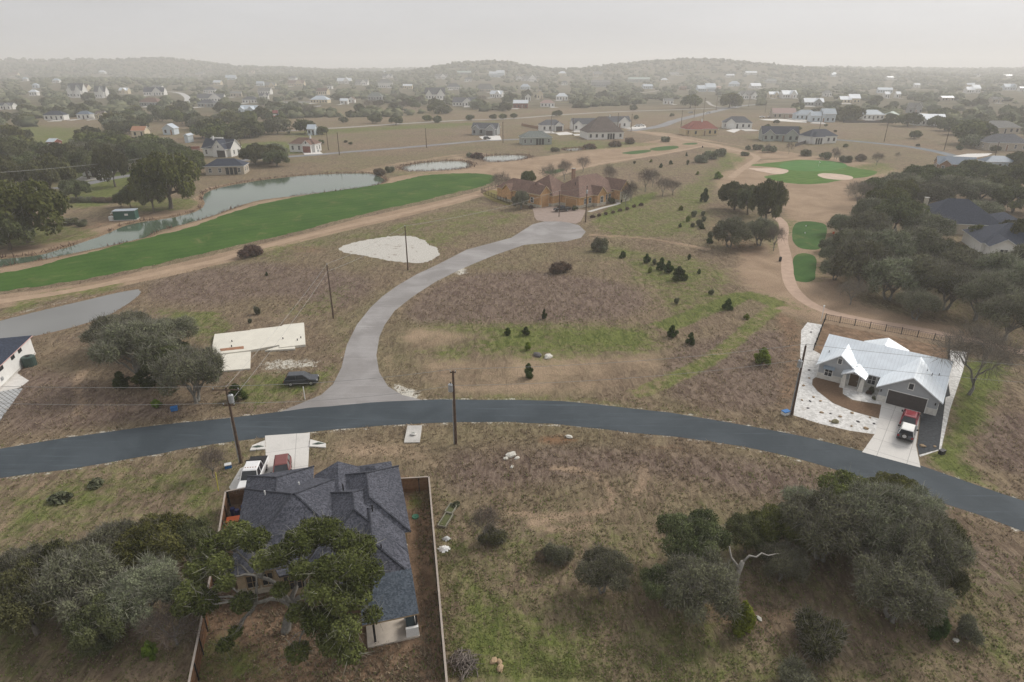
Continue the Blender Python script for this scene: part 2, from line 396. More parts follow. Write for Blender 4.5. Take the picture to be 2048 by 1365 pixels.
GREENS = [
 ([(-100,930),(500,900),(1000,1000),(1500,1000),(2200,1150),(2200,1500),(-100,1500)], .5, 6),
 ([(1560,900),(2060,1100),(2060,1365),(1700,1365)], .35, 6),
 ([(60,940),(200,925),(420,905),(430,930),(200,960),(60,975)], .6, 2),
 ([(870,655),(960,648),(1320,655),(1325,690),(1300,706),(1180,715),(1060,720),(1000,712),(880,722),(835,708),(900,688),(960,672)], 1.0, 6),
 ([(850,700),(1000,700),(1200,715),(1320,705),(1325,740),(1150,750),(900,745)], .35, 6),
 ([(0,985),(230,940),(440,920),(462,985),(440,1090),(300,1010),(100,1060),(0,1110)], .75, 3),
 ([(380,1330),(420,1250),(520,1290),(560,1365),(380,1365)], .8, 1.5),
 ([(-20,1210),(70,1240),(70,1340),(0,1400),(-20,1400)], 1.0, 3),
 ([(820,985),(850,985),(850,1020),(815,1015)], .9, 1),
 ([(900,1100),(1000,1160),(1100,1210),(1250,1260),(1280,1400),(890,1400)], .85, 4),
 ([(1060,1330),(1600,1290),(1900,1260),(2048,1300),(2048,1400),(1000,1400)], .6, 5),
 ([(1935,715),(2010,720),(1975,850),(1940,935),(1990,975),(2060,1000),(1985,985),(1900,955),(1855,930),(1895,850)], 1.0, 2),
 ([(1280,775),(1360,745),(1440,700),(1500,650),(1545,615),(1565,625),(1500,675),(1430,722),(1340,765),(1290,785)], .55, 2),
 ([(1190,490),(1330,500),(1480,540),(1470,600),(1400,640),(1320,645),(1280,590),(1230,540)], .7, 6),
 ([(1180,425),(1300,400),(1430,330),(1450,330),(1430,400),(1400,470),(1300,480),(1200,470)], .72, 6),
 ([(1200,425),(1245,400),(1310,385),(1310,400),(1240,430),(1190,450)], 1.0, 2),
 ([(470,745),(520,742),(640,740),(690,640),(640,620),(690,655),(670,760),(600,800),(470,815)], .8, 2),
 ([(280,620),(430,622),(480,640),(430,690),(330,640)], .8, 2),
 ([(60,590),(260,560),(240,580),(100,605),(0,640),(0,620)], .8, 2),
 ([(480,500),(700,468),(900,420),(1060,430),(960,470),(900,500),(840,540),(700,480),(620,510),(540,520)], .62, 4),
 ([(540,630),(620,600),(700,560),(660,640)], .6, 3),
 ([(1440,860),(1480,848),(1590,872),(1740,908),(1730,925),(1560,885)], 1.0, 1),
 ([(850,790),(1200,795),(1560,850),(1200,812),(850,802)], .6, 1.5),
 ([(0,250),(170,255),(240,270),(240,290),(170,300),(0,290)], .85, 20),
 ([(150,345),(290,345),(270,395),(160,420),(120,400)], .95, 5),
 ([(0,450),(120,450),(220,470),(100,490),(0,495)], .8, 4),
 ([(250,395),(400,400),(380,420),(280,425)], .8, 3),
 ([(460,290),(560,282),(640,300),(560,312),(480,310)], .9, 8),
 ([(560,265),(700,255),(1000,243),(1000,249),(700,268),(590,280)], .8, 15),
 ([(1110,280),(1250,283),(1330,288),(1160,302),(1080,300)], .7, 6),
 ([(1480,315),(1560,290),(1480,330)], .5, 4), ([(1440,300),(1500,318),(1470,338),(1440,345)], .75, 4),
 ([(1690,335),(1760,325),(1800,340),(1740,352)], .8, 5),
 ([(1590,505),(1660,500),(1650,570),(1600,575)], .5, 3), ([(1545,440),(1600,440),(1560,500),(1540,520)], .6, 2),
 ([(1500,560),(1560,590),(1640,620),(1620,640),(1540,610)], .6, 3),
 ([(1700,470),(2048,470),(2048,690),(1900,650),(1760,600)], .35, 8),
 ([(760,330),(800,340),(900,345),(860,352),(760,352)], .6, 4),
 ([(1200,690),(1300,690),(1310,712),(1220,712)], .6, 3),
]
PURPLE = [
 ([(850,575),(1000,540),(1200,555),(1300,585),(1280,630),(1200,645),(880,648),(800,640)], 1.0, 4),
 ([(300,560),(480,525),(640,530),(760,560),(700,620),(560,600),(420,615),(280,600)], .9, 5),
 ([(0,720),(200,760),(420,830),(100,870),(0,885)], .8, 3),
 ([(880,905),(1200,885),(1480,910),(1700,960),(1560,1010),(1300,960),(900,990)], .9, 3),
 ([(1900,1050),(2060,1090),(2060,1260),(1900,1180)], .8, 4),
 ([(1330,700),(1480,660),(1580,660),(1560,830),(1330,800)], .8, 3),
 ([(1990,820),(2060,820),(2060,960),(1960,930)], .9, 2),
 ([(880,1000),(1000,990),(1250,1000),(1100,1150),(900,1100)], .5, 5),
]
RUST = [
 ([(1070,872),(1130,868),(1175,885),(1120,892),(1080,888)], .9, 1),
 ([(1240,890),(1330,885),(1420,905),(1330,905)], .6, 1),
 ([(1850,1020),(2048,1100),(2048,1130),(1880,1050)], .5, 2),
 ([(0,1050),(110,970),(100,960),(0,1090)], .4, .8),
 ([(560,265),(640,262),(700,268),(600,272)], .4, 10),
 ([(1030,275),(1090,250),(1110,262),(1040,283)], .5, 8),
]
WHITEG = [
 ([(778,768),(800,768),(842,786),(838,800),(800,796)], 1.0, .8),
 ([(515,725),(560,715),(640,718),(645,735),(560,745),(520,742)], .75, 1.5),
 ([(505,735),(640,740),(640,755),(510,765)], .4, 1.5),
 ([(925,530),(905,545),(920,552),(940,545)], .9, 1),
 ([(0,632),(100,606),(200,588),(200,592),(110,612),(0,640)], .6, 1.5),
 ([(1000,915),(1035,912),(1035,930),(1005,930)], .6, .7),
 ([(1010,1160),(1040,1165),(1030,1195),(1005,1190)], .5, .7),
 ([(690,878),(740,872),(800,880),(800,900),(700,900)], .35, 1),
 ([(1300,470),(1380,455),(1370,470),(1310,480)], .3, 3),
]
# ------------------------------------------------------------------ ground sheet
def axis(segs):
    out = []
    for a, b, st in segs: out += list(np.arange(a, b, st))
    return out
ys = axis([(-900, -100, 100), (-100, 20, 15), (20, 130, .9), (130, 230, 1.4), (230, 420, 2.2), (420, 820, 6)])
y = 820
while y < 9500: ys.append(y); y += max(12, y*.014)
ys.append(9500)
xp = axis([(0, 90, 1.0), (90, 190, 1.8), (190, 420, 4), (420, 900, 9)]); x = 900
while x < 8600: xp.append(x); x += max(16, x*.022)
xp.append(8800)
xs = np.array([-a for a in xp[:0:-1]] + xp); ys = np.array(ys)
GX, GY = np.meshgrid(xs, ys); nx, ny = len(xs), len(ys)
fx, fy = GX.ravel(), GY.ravel()
GZ = hgt(fx, fy)
PONDW = [catmull(P2(p), True, 3) for p in (POND1, POND2, POND3, POND4, POND5)]
def region(poly, feather):
    P = np.array(poly); m = feather+1
    return (fx > P[:,0].min()-m) & (fx < P[:,0].max()+m) & (fy > P[:,1].min()-m) & (fy < P[:,1].max()+m)
bank = np.zeros(fx.size)
for k, p in enumerate(PONDW):
    s = region(p, 10); d = sdist(p, fx[s], fy[s])
    GZ[s] = np.where(d > -.6, np.minimum(GZ[s], np.clip(-(d+.6)*.4, -1.6, 0)), GZ[s])
    bank[s] = np.maximum(bank[s], np.clip(1-np.abs(d+.8)/ (2.6 if k < 4 else 1.2), 0, 1))
A = np.zeros((fx.size, 4)); B = np.zeros((fx.size, 4))
def paint(arr, ch, poly, val, feather, smooth=True):
    w = P2(poly)
    if smooth: w = catmull(w, True, 4)
    s = region(w, feather); d = sdist(w, fx[s], fy[s])
    f = np.clip(.5+d/(2*feather), 0, 1)*val
    arr[s, ch] = np.maximum(arr[s, ch], f)
for p, v, f in GREENS: paint(A, 0, p, v, f)
for i, p in enumerate(TANS): paint(A, 1, p, 1.0, (2.0, 4.5, 1.0, 1.0, 1.0, 3.0)[i])
for p in TAN2: paint(A, 1, p, .56, 3.0)
for i, p in enumerate(BARES): paint(A, 2, p, .95 if i < 3 else .6, .4 if i < 2 else 2.5, i > 1)
A[:, 0] *= 1-.85*np.clip(A[:, 2]-.5, 0, 1)*2
for i_ in (6, 8): paint(A, 0, *GREENS[i_])
for ln, w_, ch, vv in (([(1265,790),(1340,760),(1400,730),(1450,698),(1500,655),(1548,618)], 2.6, 0, .85), ([(1262,786),(1338,756),(1398,726),(1448,694),(1498,651),(1546,614)], .7, 1, .9), ([(1275,792),(1345,764),(1405,734),(1455,702),(1504,659),(1550,621)], .7, 1, .9), ([(1560,612),(1500,590),(1440,610),(1340,650),(1320,655)], 4, 0, 1.0), ([(1200,530),(1300,510),(1440,540),(1480,570)], 3, 1, .5), ([(1180,470),(1300,478),(1420,500)], 2, 1, .7)):
    q = ribbon(catmull(P2(ln), False, 3), w_); s = region(q, 3); d = sdist(q, fx[s], fy[s]); A[s, ch] = np.maximum(A[s, ch], np.clip(vv+d*.9, 0, vv)*(d > -1.5))
for p, v, f in PURPLE: paint(A, 3, p, v, f)
for p, v, f in RUST: paint(B, 0, p, v, f)
for p, v, f in WHITEG: paint(B, 1, p, v, f)
s = region(ROADW, 3); d = sdist(ROADW, fx[s], fy[s]); B[s, 1] = np.maximum(B[s, 1], np.clip(.9+d/1.3, 0, .6)*(d < .3))
s = region(STREETW, 3); d = sdist(STREETW, fx[s], fy[s]); B[s, 1] = np.maximum(B[s, 1], np.clip(.8+d/1.1, 0, .42)*(d < .3))
B[:, 2] = bank
for line in ([(1100,935),(1190,950),(1225,985),(1215,1020),(1160,1030)], [(1010,1020),(1080,1035),(1150,1032)], [(1060,1050),(1130,1062),(1190,1050)], [(0,1065),(40,1010),(90,960)], [(150,830),(165,800),(150,775),(170,740)], [(225,985),(238,960),(245,930)], [(1280,925),(1290,960),(1270,990)]):
    c = catmull(P2(line), False, 2)
    for q in (ribbon(c, .55),):
        s = region(q, 1.5); d = sdist(q, fx[s], fy[s]); A[s, 1] = np.maximum(A[s, 1], np.clip(.75+d*.8, 0, .8))
dd = np.sqrt(fx**2+fy**2)
B[:, 3] = np.clip((dd-480)/500, 0, 1)
Fq = (np.arange(ny-1)[:, None]*nx+np.arange(nx-1)[None, :]).ravel()
Fq = np.stack([Fq, Fq+1, Fq+nx+1, Fq+nx], 1)

def ground_mat():
    m, t, b = node_mat('field_ground'); co = obj_co(t)
    a1 = t.nodes.new('ShaderNodeAttribute'); a1.attribute_name = 'cover_a'
    a2 = t.nodes.new('ShaderNodeAttribute'); a2.attribute_name = 'cover_b'
    sa = t.nodes.new('ShaderNodeSeparateColor'); t.links.new(a1.outputs['Color'], sa.inputs[0])
    sb = t.nodes.new('ShaderNodeSeparateColor'); t.links.new(a2.outputs['Color'], sb.inputs[0])
    big = noise(t, co, .018, 5, .6, .6); mid = noise(t, co, .09, 6, .65, .8); fine = noise(t, co, .7, 6, .7, .4)
    st = noise(t, vscale(t, co, (1, .33, 1), .5), 1.1, 5, .75, 1.2); tiny = noise(t, co, 4.0, 4, .75)
    # matted dry grass: mauve-brown through straw
    c = mixc(t, mapr(t, st, .3, .72), (.105, .075, .055), (.26, .2, .135))
    c = mixc(t, mapr(t, mid, .4, .65, 0, .7), c, mixc(t, mapr(t, st, .3, .7), (.16, .118, .08), (.29, .222, .15)))
    c = mixc(t, mapr(t, mth(t, 'ADD', mth(t, 'MULTIPLY', big, .6), mth(t, 'MULTIPLY', mid, .4)), .42, .62, 0, .48), c, mixc(t, mapr(t, st, .3, .7), (.075, .085, .032), (.19, .185, .09)))
    pv = mth(t, 'ADD', a1.outputs['Alpha'], mth(t, 'SUBTRACT', mid, .5))
    c = mixc(t, mapr(t, pv, .3, .95, 0, .85), c, mixc(t, mapr(t, st, .33, .68), (.09, .06, .052), (.225, .17, .138)))
    # mown tan turf
    tv = mth(t, 'ADD', sa.outputs[1], mth(t, 'ADD', mth(t, 'MULTIPLY', mth(t, 'SUBTRACT', fine, .5), .6), mth(t, 'MULTIPLY', mth(t, 'SUBTRACT', mid, .5), .9)))
    c = mixc(t, mapr(t, tv, .3, .8), c, mixc(t, mapr(t, mth(t, 'ADD', mth(t, 'MULTIPLY', mid, .6), mth(t, 'MULTIPLY', tiny, .4)), .35, .65), (.245, .175, .12), (.36, .265, .185)))
    # bare soil
    bv = mth(t, 'ADD', sa.outputs[2], mth(t, 'SUBTRACT', fine, .5))
    c = mixc(t, mapr(t, bv, .35, .8), c, mixc(t, mapr(t, fine, .35, .65), (.135, .09, .06), (.26, .175, .115)))
    # green cover, broken up
    gv = mth(t, 'ADD', sa.outputs[0], mth(t, 'ADD', mth(t, 'MULTIPLY', mth(t, 'SUBTRACT', mid, .5), 1.1), mth(t, 'MULTIPLY', mth(t, 'SUBTRACT', fine, .5), 1.6)))
    gf = mapr(t, gv, .35, 1.0, 0, .92)
    c = mixc(t, gf, c, mixc(t, mapr(t, st, .3, .7), (.055, .08, .016), (.165, .19, .055)))
    rv = mth(t, 'ADD', sb.outputs[0], mth(t, 'SUBTRACT', fine, .5))
    c = mixc(t, mapr(t, rv, .35, .9, 0, .6), c, (.22, .11, .06))
    # reeds and mud round the ponds
    kv = mth(t, 'ADD', sb.outputs[2], mth(t, 'MULTIPLY', mth(t, 'SUBTRACT', fine, .5), .8))
    c = mixc(t, mapr(t, kv, .3, .8), c, mixc(t, mapr(t, tiny, .35, .65), (.10, .07, .045), (.28, .2, .13)))
    # far woodland floor
    c = mixc(t, mapr(t, sb.outputs[2], 2, 3), c, c)
    wf = mapr(t, mth(t, 'ADD', a2.outputs['Alpha'], mth(t, 'MULTIPLY', mth(t, 'SUBTRACT', noise(t, co, .006, 4), .5), 1.4)), .35, .8, 0, .8)
    c = mixc(t, wf, c, mixc(t, mapr(t, noise(t, co, .03, 4), .35, .65), (.055, .055, .032), (.13, .115, .075)))
    # limestone chips
    wv = mth(t, 'ADD', sb.outputs[1], mth(t, 'ADD', mth(t, 'MULTIPLY', mth(t, 'SUBTRACT', fine, .5), 1.4), mth(t, 'SUBTRACT', tiny, .5)))
    c = mixc(t, mapr(t, wv, .5, .85), c, mixc(t, tiny, (.42, .39, .33), (.62, .6, .54)))
    hsv = t.nodes.new('ShaderNodeHueSaturation'); hsv.inputs['Value'].default_value = 1.2; hsv.inputs['Saturation'].default_value = 1.0; t.links.new(c, hsv.inputs['Color']); c = hsv.outputs[0]
    # mottling
    c = mixc(t, mapr(t, tiny, .25, .75, .35, 0), c, tuple([.035, .028, .02]))
    t.links.new(c, b.inputs['Base Color']); b.inputs['Roughness'].default_value = 1; b.inputs['Specular IOR Level'].default_value = .05
    hb = mth(t, 'ADD', st, mth(t, 'MULTIPLY', tiny, .5))
    bump(t, b, hb, .9, .22)
    return m
GMAT = ground_mat()
gme = npmesh('ground', np.stack([fx, fy, GZ], 1), Fq, [GMAT])
for nm, arr in (('cover_a', A), ('cover_b', B)):
    at = gme.attributes.new(nm, 'FLOAT_COLOR', 'POINT'); at.data.foreach_set('color', arr.astype(np.float32).ravel())
tag(link_mesh('ground', gme), 'dry brown and green fields running to wooded hills', kind='structure')

# ------------------------------------------------------------------ water
def water_mat(name, col, rough):
    m, t, b = node_mat(name); co = obj_co(t)
    c = mixc(t, mapr(t, noise(t, co, .03, 3), .35, .65), col, tuple(min(1, x*1.25) for x in col))
    t.links.new(c, b.inputs['Base Color']); b.inputs['Roughness'].default_value = rough
    b.inputs['Specular IOR Level'].default_value = .55; b.inputs['IOR'].default_value = 1.33
    bump(t, b, noise(t, co, 1.2, 3), .12, .03)
    return m
WAT = water_mat('pond_water', (.07, .1, .068), .08); WAT2 = water_mat('shallow_water', (.2, .21, .17), .12); WAT5 = water_mat('grey_pond_water', (.17, .17, .165), .3)
def grow(poly, d):
    P = np.array(poly); c = P.mean(0); out = []
    n = len(P); ar = sum(P[i][0]*P[(i+1)%n][1]-P[(i+1)%n][0]*P[i][1] for i in range(n)); sg = 1 if ar > 0 else -1
    for i in range(n):
        tt = P[(i+1) % n]-P[i-1]; L = np.linalg.norm(tt)+1e-9
        out.append(tuple(P[i]+sg*np.array([tt[1], -tt[0]])/L*d))
    return out
for i, (p, wm, lb) in enumerate(zip(PONDW, (WAT, WAT2, WAT2, WAT2, WAT5), ('long curved pond beside the fairway', 'small pale pond beyond the long pond', 'narrow pond behind the small pale pond', 'thin strip of water below the hipped house', 'flat grey pond at the field edge'))):
    o = sheet('pond_water', grow(p, .25), wm, -.22, label=lb)
SHEETS_POND = 5

# ------------------------------------------------------------------ roads and pads
def asphalt(name, col, col2, streak=.5, rot=0.0):
    m, t, b = node_mat(name); co = obj_co(t)
    st_ = noise(t, vscale(t, co, (.05, 1, 1), .12), 1.6, 4, .7); n1 = noise(t, co, .12, 5, .6, .5); n2 = noise(t, co, 2.4, 5, .8); n3 = noise(t, co, 11, 3, .8)
    c = mixc(t, mapr(t, n1, .35, .68), col, col2)
    c = mixc(t, mapr(t, n2, .55, .8, 0, streak), c, tuple(min(1, x*1.7) for x in col2))
    c = mixc(t, mapr(t, st_, .55, .75, 0, streak*.9), c, tuple(min(1, x*1.9) for x in col2)); c = mixc(t, mapr(t, st_, .45, .25, 0, .35), c, tuple(x*.6 for x in col))
    c = mixc(t, mapr(t, n3, .3, .7, .18, 0), c, tuple(x*.5 for x in col))
    t.links.new(c, b.inputs['Base Color']); b.inputs['Roughness'].default_value = .82
    bump(t, b, n3, .3, .02); return m
ASPH = asphalt('dark_asphalt', (.040, .052, .062), (.062, .077, .09), .6)
ASPH2 = asphalt('worn_chipseal', (.235, .222, .215), (.33, .315, .31), .3)
ASPH3 = asphalt('far_asphalt', (.17, .17, .18), (.24, .24, .25), .3)
sheet('side_street', STREETW, ASPH2, .012, .07, label='worn pale grey street curving up to the turning circle')
sheet('road', catmull(ROADW[:len(ROADW)//2], False, 2.5) + catmull(ROADW[len(ROADW)//2:], False, 2.5), ASPH, .02, .13, label='dark asphalt road crossing the picture')
def line_sheet(name, pts, w, mat, z, label, jit=0.0):
    return sheet(name, ribbon(P2(pts), w), mat, z, jit, label=label)
DIRT = M('dirt_track', (.36, .26, .18), rough=1, var=.12, scale=.5)
PATHM = M('cart_path_concrete', (.43, .31, .235), rough=.95, var=.1, scale=.6)
line_sheet('dirt_track', CART1, 3.0, DIRT, .010, 'sandy track along the near edge of the fairway', .15)
line_sheet('dirt_track', CART1B, 2.6, DIRT, .010, 'sandy track behind the brown stone house', .15)
line_sheet('dirt_track', CART2, 3.4, DIRT, .014, 'wide sandy track curving past the red roofed house', .2)
line_sheet('cart_path', CART3, 2.7, PATHM, .012, 'pinkish cart path winding past the two tees', .03)
line_sheet('side_road', [(110,378),(167,369),(225,357),(284,348),(340,341),(390,334),(440,328),(485,321),(560,315),(643,309),(700,304),(780,298),(851,292),(920,286),(964,282),(1010,280),(1040,279)], 6.5, ASPH3, .012, 'grey road behind the ponds on the left')
line_sheet('side_road', [(560,263),(620,259),(680,256),(785,249),(926,241),(1014,238),(1125,230),(1231,224),(1380,219),(1466,215)], 6.5, M('pale_road', (.33, .31, .29), var=.08), .010, 'thin pale road across the far fields')
line_sheet('side_road', [(1262,262),(1290,258),(1319,253),(1354,241),(1413,227),(1480,213),(1520,209)], 9, ASPH3, .016, 'grey road rising past the red roofed house')
line_sheet('side_road', [(1603,274),(1640,277),(1688,281),(1732,285),(1811,293),(1860,301),(1899,310),(1925,318)], 6.5, asphalt('blue_asphalt', (.1, .12, .14), (.15, .17, .19)), .012, 'dark road behind the green on the right')
line_sheet('side_road', [(336,184),(356,186),(372,193),(376,201),(366,212)], 9, M('pale_concrete_road', (.45, .44, .43), var=.06), .010, 'pale curved street in the distant estate')
line_sheet('side_road', [(1268,187),(1300,184),(1340,180),(1380,181),(1412,184)], 6, M('pale_road', (.33, .31, .29)), .010, 'pale lane on the far slope')
line_sheet('side_road', [(1413,203),(1440,214),(1478,216),(1380,218)], 4, M('pale_road', (.33, .31, .29)), .014, 'pale lane forking by the far junction')
# golf
def turf(name, a, b_, sc=.25):
    m, t, b = node_mat(name); co = obj_co(t)
    f = mth(t, 'ADD', mth(t, 'MULTIPLY', noise(t, co, sc*.3, 4, .6), .5), mth(t, 'MULTIPLY', noise(t, co, 1.6, 5, .7), .5))
    c = mixc(t, mapr(t, f, .38, .62), a, b_)
    c = mixc(t, mapr(t, noise(t, co, .12, 6, .7, .6), .52, .74, 0, .5), c, (.2, .18, .08))
    wv_ = t.nodes.new('ShaderNodeTexWave'); wv_.inputs['Scale'].default_value = .085; wv_.inputs['Distortion'].default_value = .6; t.links.new(vscale(t, co, (1, 1, 1), .95), wv_.inputs['Vector'])
    c = mixc(t, mapr(t, wv_.outputs[0], .35, .65, 0, .16), c, tuple(min(1, x*1.35) for x in b_))
    t.links.new(c, b.inputs['Base Color']); b.inputs['Roughness'].default_value = 1; b.inputs['Specular IOR Level'].default_value = .05
    bump(t, b, noise(t, co, 3, 3), .3, .05); return m
FAIRM = turf('fairway_turf', (.034, .08, .017), (.062, .118, .026)); GRN = turf('green_turf', (.06, .15, .04), (.085, .19, .055), .6); APR = turf('apron_turf', (.055, .12, .022), (.09, .16, .035), .6); TEEM = turf('tee_turf', (.038, .088, .026), (.06, .12, .034), .5)
SAND = M('bunker_sand', (.52, .4, .32), rough=1, var=.12, scale=.4)
sheet('fairway', catmull(P2(FAIR), True, 1.5), FAIRM, .008, .6, label='long dark green fairway beside the pond')
sheet('golf_apron', catmull(P2(GREENA), True, 1.2), APR, .008, .12, label='bright green apron round the putting green')
sheet('putting_green', catmull(P2(GREENB), True, 1.5), GRN, .016, label='oval putting green with a flag')
for q, lb in ((BUNK1, 'sand bunker on the near left of the green'), (BUNK2, 'sand bunker on the near right of the green')): sheet('sand_bunker', catmull(P2(q), True, 1), SAND, .020, .05, label=lb)
sheet('tee_box', catmull(P2(TEE1), True, 1), TEEM, .008, .06, label='green tee nearer the putting green')
sheet('tee_box', catmull(P2(TEE2), True, 1), TEEM, .008, .06, label='green tee nearer the white roofed house')
for q, lb in ((GR1, 'narrow green strip on the far fairway'), (GR2, 'longest strip of the far tees'), (GR3, 'small far tee beside the track'), (GR4, 'green patch behind the brown stone house')): sheet('tee_box', catmull(P2(q), True, 2), TEEM, .010, .1, label=lb)
# gravel

m, t, b = node_mat('white_rock'); co = obj_co(t)
vo = t.nodes.new('ShaderNodeTexVoronoi'); vo.inputs['Scale'].default_value = 3.0; t.links.new(co, vo.inputs['Vector'])
c = mixc(t, mapr(t, vo.outputs['Color'], 0, 1), (.46, .45, .43), (.68, .67, .65)); c = mixc(t, mapr(t, noise(t, co, .5, 4), .6, .75, 0, .25), c, (.35, .3, .25))
t.links.new(c, b.inputs['Base Color']); b.inputs['Roughness'].default_value = .95; bump(t, b, vo.outputs['Distance'], .5, .05); WROCK = m
m, t, b = node_mat('white_gravel'); co = obj_co(t)
g1 = noise(t, co, .35, 6, .7, .8); g2 = noise(t, co, 3, 5, .8)
c = mixc(t, mapr(t, g2, .3, .7), (.36, .34, .3), (.6, .58, .54)); c = mixc(t, mapr(t, g1, .56, .68, 0, .75), c, (.2, .15, .11)); t.links.new(c, b.inputs['Base Color']); b.inputs['Roughness'].default_value = 1; bump(t, b, g2, .8, .12); WGR = m
sheet('gravel_patch', catmull(P2(GRAVEL1), True, .8), WGR, .008, .45, label='ragged white gravel patch in the field')
sheet('gravel_yard', P2([(562,204),(640,204),(642,213),(600,216),(568,215)]), M('grey_yard', (.3, .3, .32)), .006, label='grey yard in front of the pale blue roofed house')
def jointed(name, rot, cell, col=(.58, .56, .53)):
    m, t, b = node_mat(name); co = obj_co(t); k = t.nodes.new('ShaderNodeTexBrick'); k.offset = 0
    for q, v in (('Scale', 1), ('Brick Width', cell), ('Row Height', cell), ('Mortar Size', .035)): k.inputs[q].default_value = v
    k.inputs['Color1'].default_value = (*col, 1); k.inputs['Color2'].default_value = (*[x*1.06 for x in col], 1); k.inputs['Mortar'].default_value = (*[x*.6 for x in col], 1)
    t.links.new(vscale(t, co, (1, 1, 1), rot), k.inputs['Vector'])
    c = mixc(t, mapr(t, noise(t, co, .5, 6, .7, .6), .5, .75, 0, .35), k.outputs[0], tuple(x*.68 for x in col)); c = mixc(t, mapr(t, noise(t, co, 5, 4, .7), .35, .65, .12, 0), c, (.25, .24, .22))
    t.links.new(c, b.inputs['Base Color']); b.inputs['Roughness'].default_value = .85; return m
DRV1, DRV2 = jointed('jointed_concrete', -math.radians(15.5), 4.2), jointed('broom_concrete', math.radians(37), 3.2)
# right house lot
sheet('rock_bed', catmull(P2([(1615,645),(1644,650),(1640,665),(1627,701),(1640,708),(1645,740),(1636,752),(1625,759),(1624,770),(1635,783),(1666,807),(1707,824),(1758,838),(1750,869),(1700,862),(1640,848),(1587,831),(1592,790),(1600,730)]), True, 6), WROCK, .008, label='white rock bed wrapping the front of the white roofed house')
sheet('mulch_bed', catmull(P2([(1627,759),(1645,754),(1665,760),(1685,773),(1683,786),(1703,802),(1763,812),(1756,834),(1707,822),(1666,805),(1636,782),(1626,770)]), True, 1), M('mulch', (.15, .095, .06), rough=1, var=.25, scale=4), .012, label='brown mulch bed curving before the porch')
sheet('rock_bed', P2([(1686,774),(1690,766),(1752,768),(1766,806),(1763,810),(1705,800),(1686,788)]), WROCK, .008, label='white rock bed between porch and garage')
sheet('driveway', P2([(1764,803),(1841,823),(1836,860),(1832,892),(1841,936),(1724,905),(1750,868),(1758,836)]), DRV2, .030, label='pale concrete driveway of the white roofed house')
sheet('dark_gravel', P2([(1843,823),(1871,795),(1868,757),(1895,757),(1900,792),(1891,795),(1878,899),(1838,910),(1834,892)]), M('black_gravel', (.055, .06, .066), rough=.95, var=.3, scale=3), .008, label='dark gravel strip beside the driveway')
sheet('rock_bed', P2([(1897,701),(1934,705),(1926,742),(1900,820),(1882,900),(1840,914),(1838,910.5),(1878,899.5),(1891.5,795),(1900.5,792),(1895.5,757)]), WROCK, .012, label='white rock strip along the right of the dark gravel')
# front house slabs
sheet('driveway', P2([(530,872),(620,866),(616,942),(560,955),(503,950),(466,990),(458,975),(480,938),(512,922),(532,922)]), DRV1, .030, label='white concrete driveway of the grey shingled house')
# brown stone house driveway, walk
sheet('driveway', catmull(P2([(1065,418),(1078,413),(1100,411),(1125,416),(1172,421),(1168,430),(1152,448),(1122,443.5),(1090,443.5),(1074,441),(1068,428)]), True, 4), M('brown_pavers', (.30, .235, .2), var=.12, scale=.8), .026, label='broad brown driveway above the turning circle')
sheet('walkway', ribbon(P2([(1178,424),(1205,416),(1238,407),(1232,403),(1255,398)]), 1.5, step=3), CONC2, .014, label='pale walkway before the brown stone house')
sheet('lawn', catmull(P2([(966,387),(985,380),(1020,398),(1020,412),(990,404)]), True, 3), turf('pale_lawn', (.16, .14, .05), (.26, .21, .09)), .006, label='yellow lawn inside the black fence')
for q, lb in (([(604,302),(636,300),(646,308),(609,310)], 'white driveway of the brown roofed house with a parked car'),
              ([(1110,266),(1134,264),(1150,269),(1118,271)], 'white driveway below the dark roofed house'),
              ([(1146,269),(1168,268),(1168,271),(1150,272)], 'small white pad beside the big hipped house'),
              ([(1452,262),(1475,256),(1482,260),(1468,266)], 'white driveway of the grey roofed house'),
              ([(1518,239),(1560,238),(1613,242),(1613,246),(1530,241)], 'white drive before the brownish pink roof'),
              ([(1905,313),(1935,308),(1985,307),(1975,312),(1930,319)], 'white driveway of the tan walled house'),
              ([(1985,322),(2048,318),(2060,325),(1990,329)], 'white pad beside the blue roof at the right edge'),
              ([(958,274),(975,270),(1000,272),(1003,280),(985,281),(965,279)], 'white circular drive of the dark grey house'),
              ([(1262,254),(1292,252),(1292,256),(1266,258)], 'white pad where two cars are parked'),
              ([(5,740),(30,744),(58,762),(40,776),(0,784),(0,760)], 'white concrete apron by the white walled building'),
              ([(163,353),(190,356),(210,357),(170,363),(150,360)], 'pale driveway under the pond side oaks'),
              ([(262,340),(284,346),(270,350)], 'pale pad by the road under the oaks'),
              ([(1858,498),(1880,494),(1925,520),(1890,523)], 'white terrace among the oaks')):
    sheet('driveway', P2(q), CONC2 if 'pale' in lb else CONC, .02, label=lb)
mp, t, b = node_mat('cellular_pavers'); co = obj_co(t)
ck = t.nodes.new('ShaderNodeTexBrick'); ck.inputs['Scale'].default_value = 1; ck.inputs['Brick Width'].default_value = .8; ck.inputs['Row Height'].default_value = .5; ck.inputs['Mortar Size'].default_value = .06
ck.inputs['Color1'].default_value = (.36, .37, .38, 1); ck.inputs['Color2'].default_value = (.44, .45, .46, 1); ck.inputs['Mortar'].default_value = (.16, .16, .15, 1)
t.links.new(vscale(t, co, (1, 1, 1), .6), ck.inputs['Vector']); t.links.new(ck.outputs[0], b.inputs['Base Color'])
sheet('paved_drive', P2([(0,784),(18,779),(46,777),(0,842),(-20,866),(-20,790)]), mp, .016, label='grey block paved drive at the left edge')

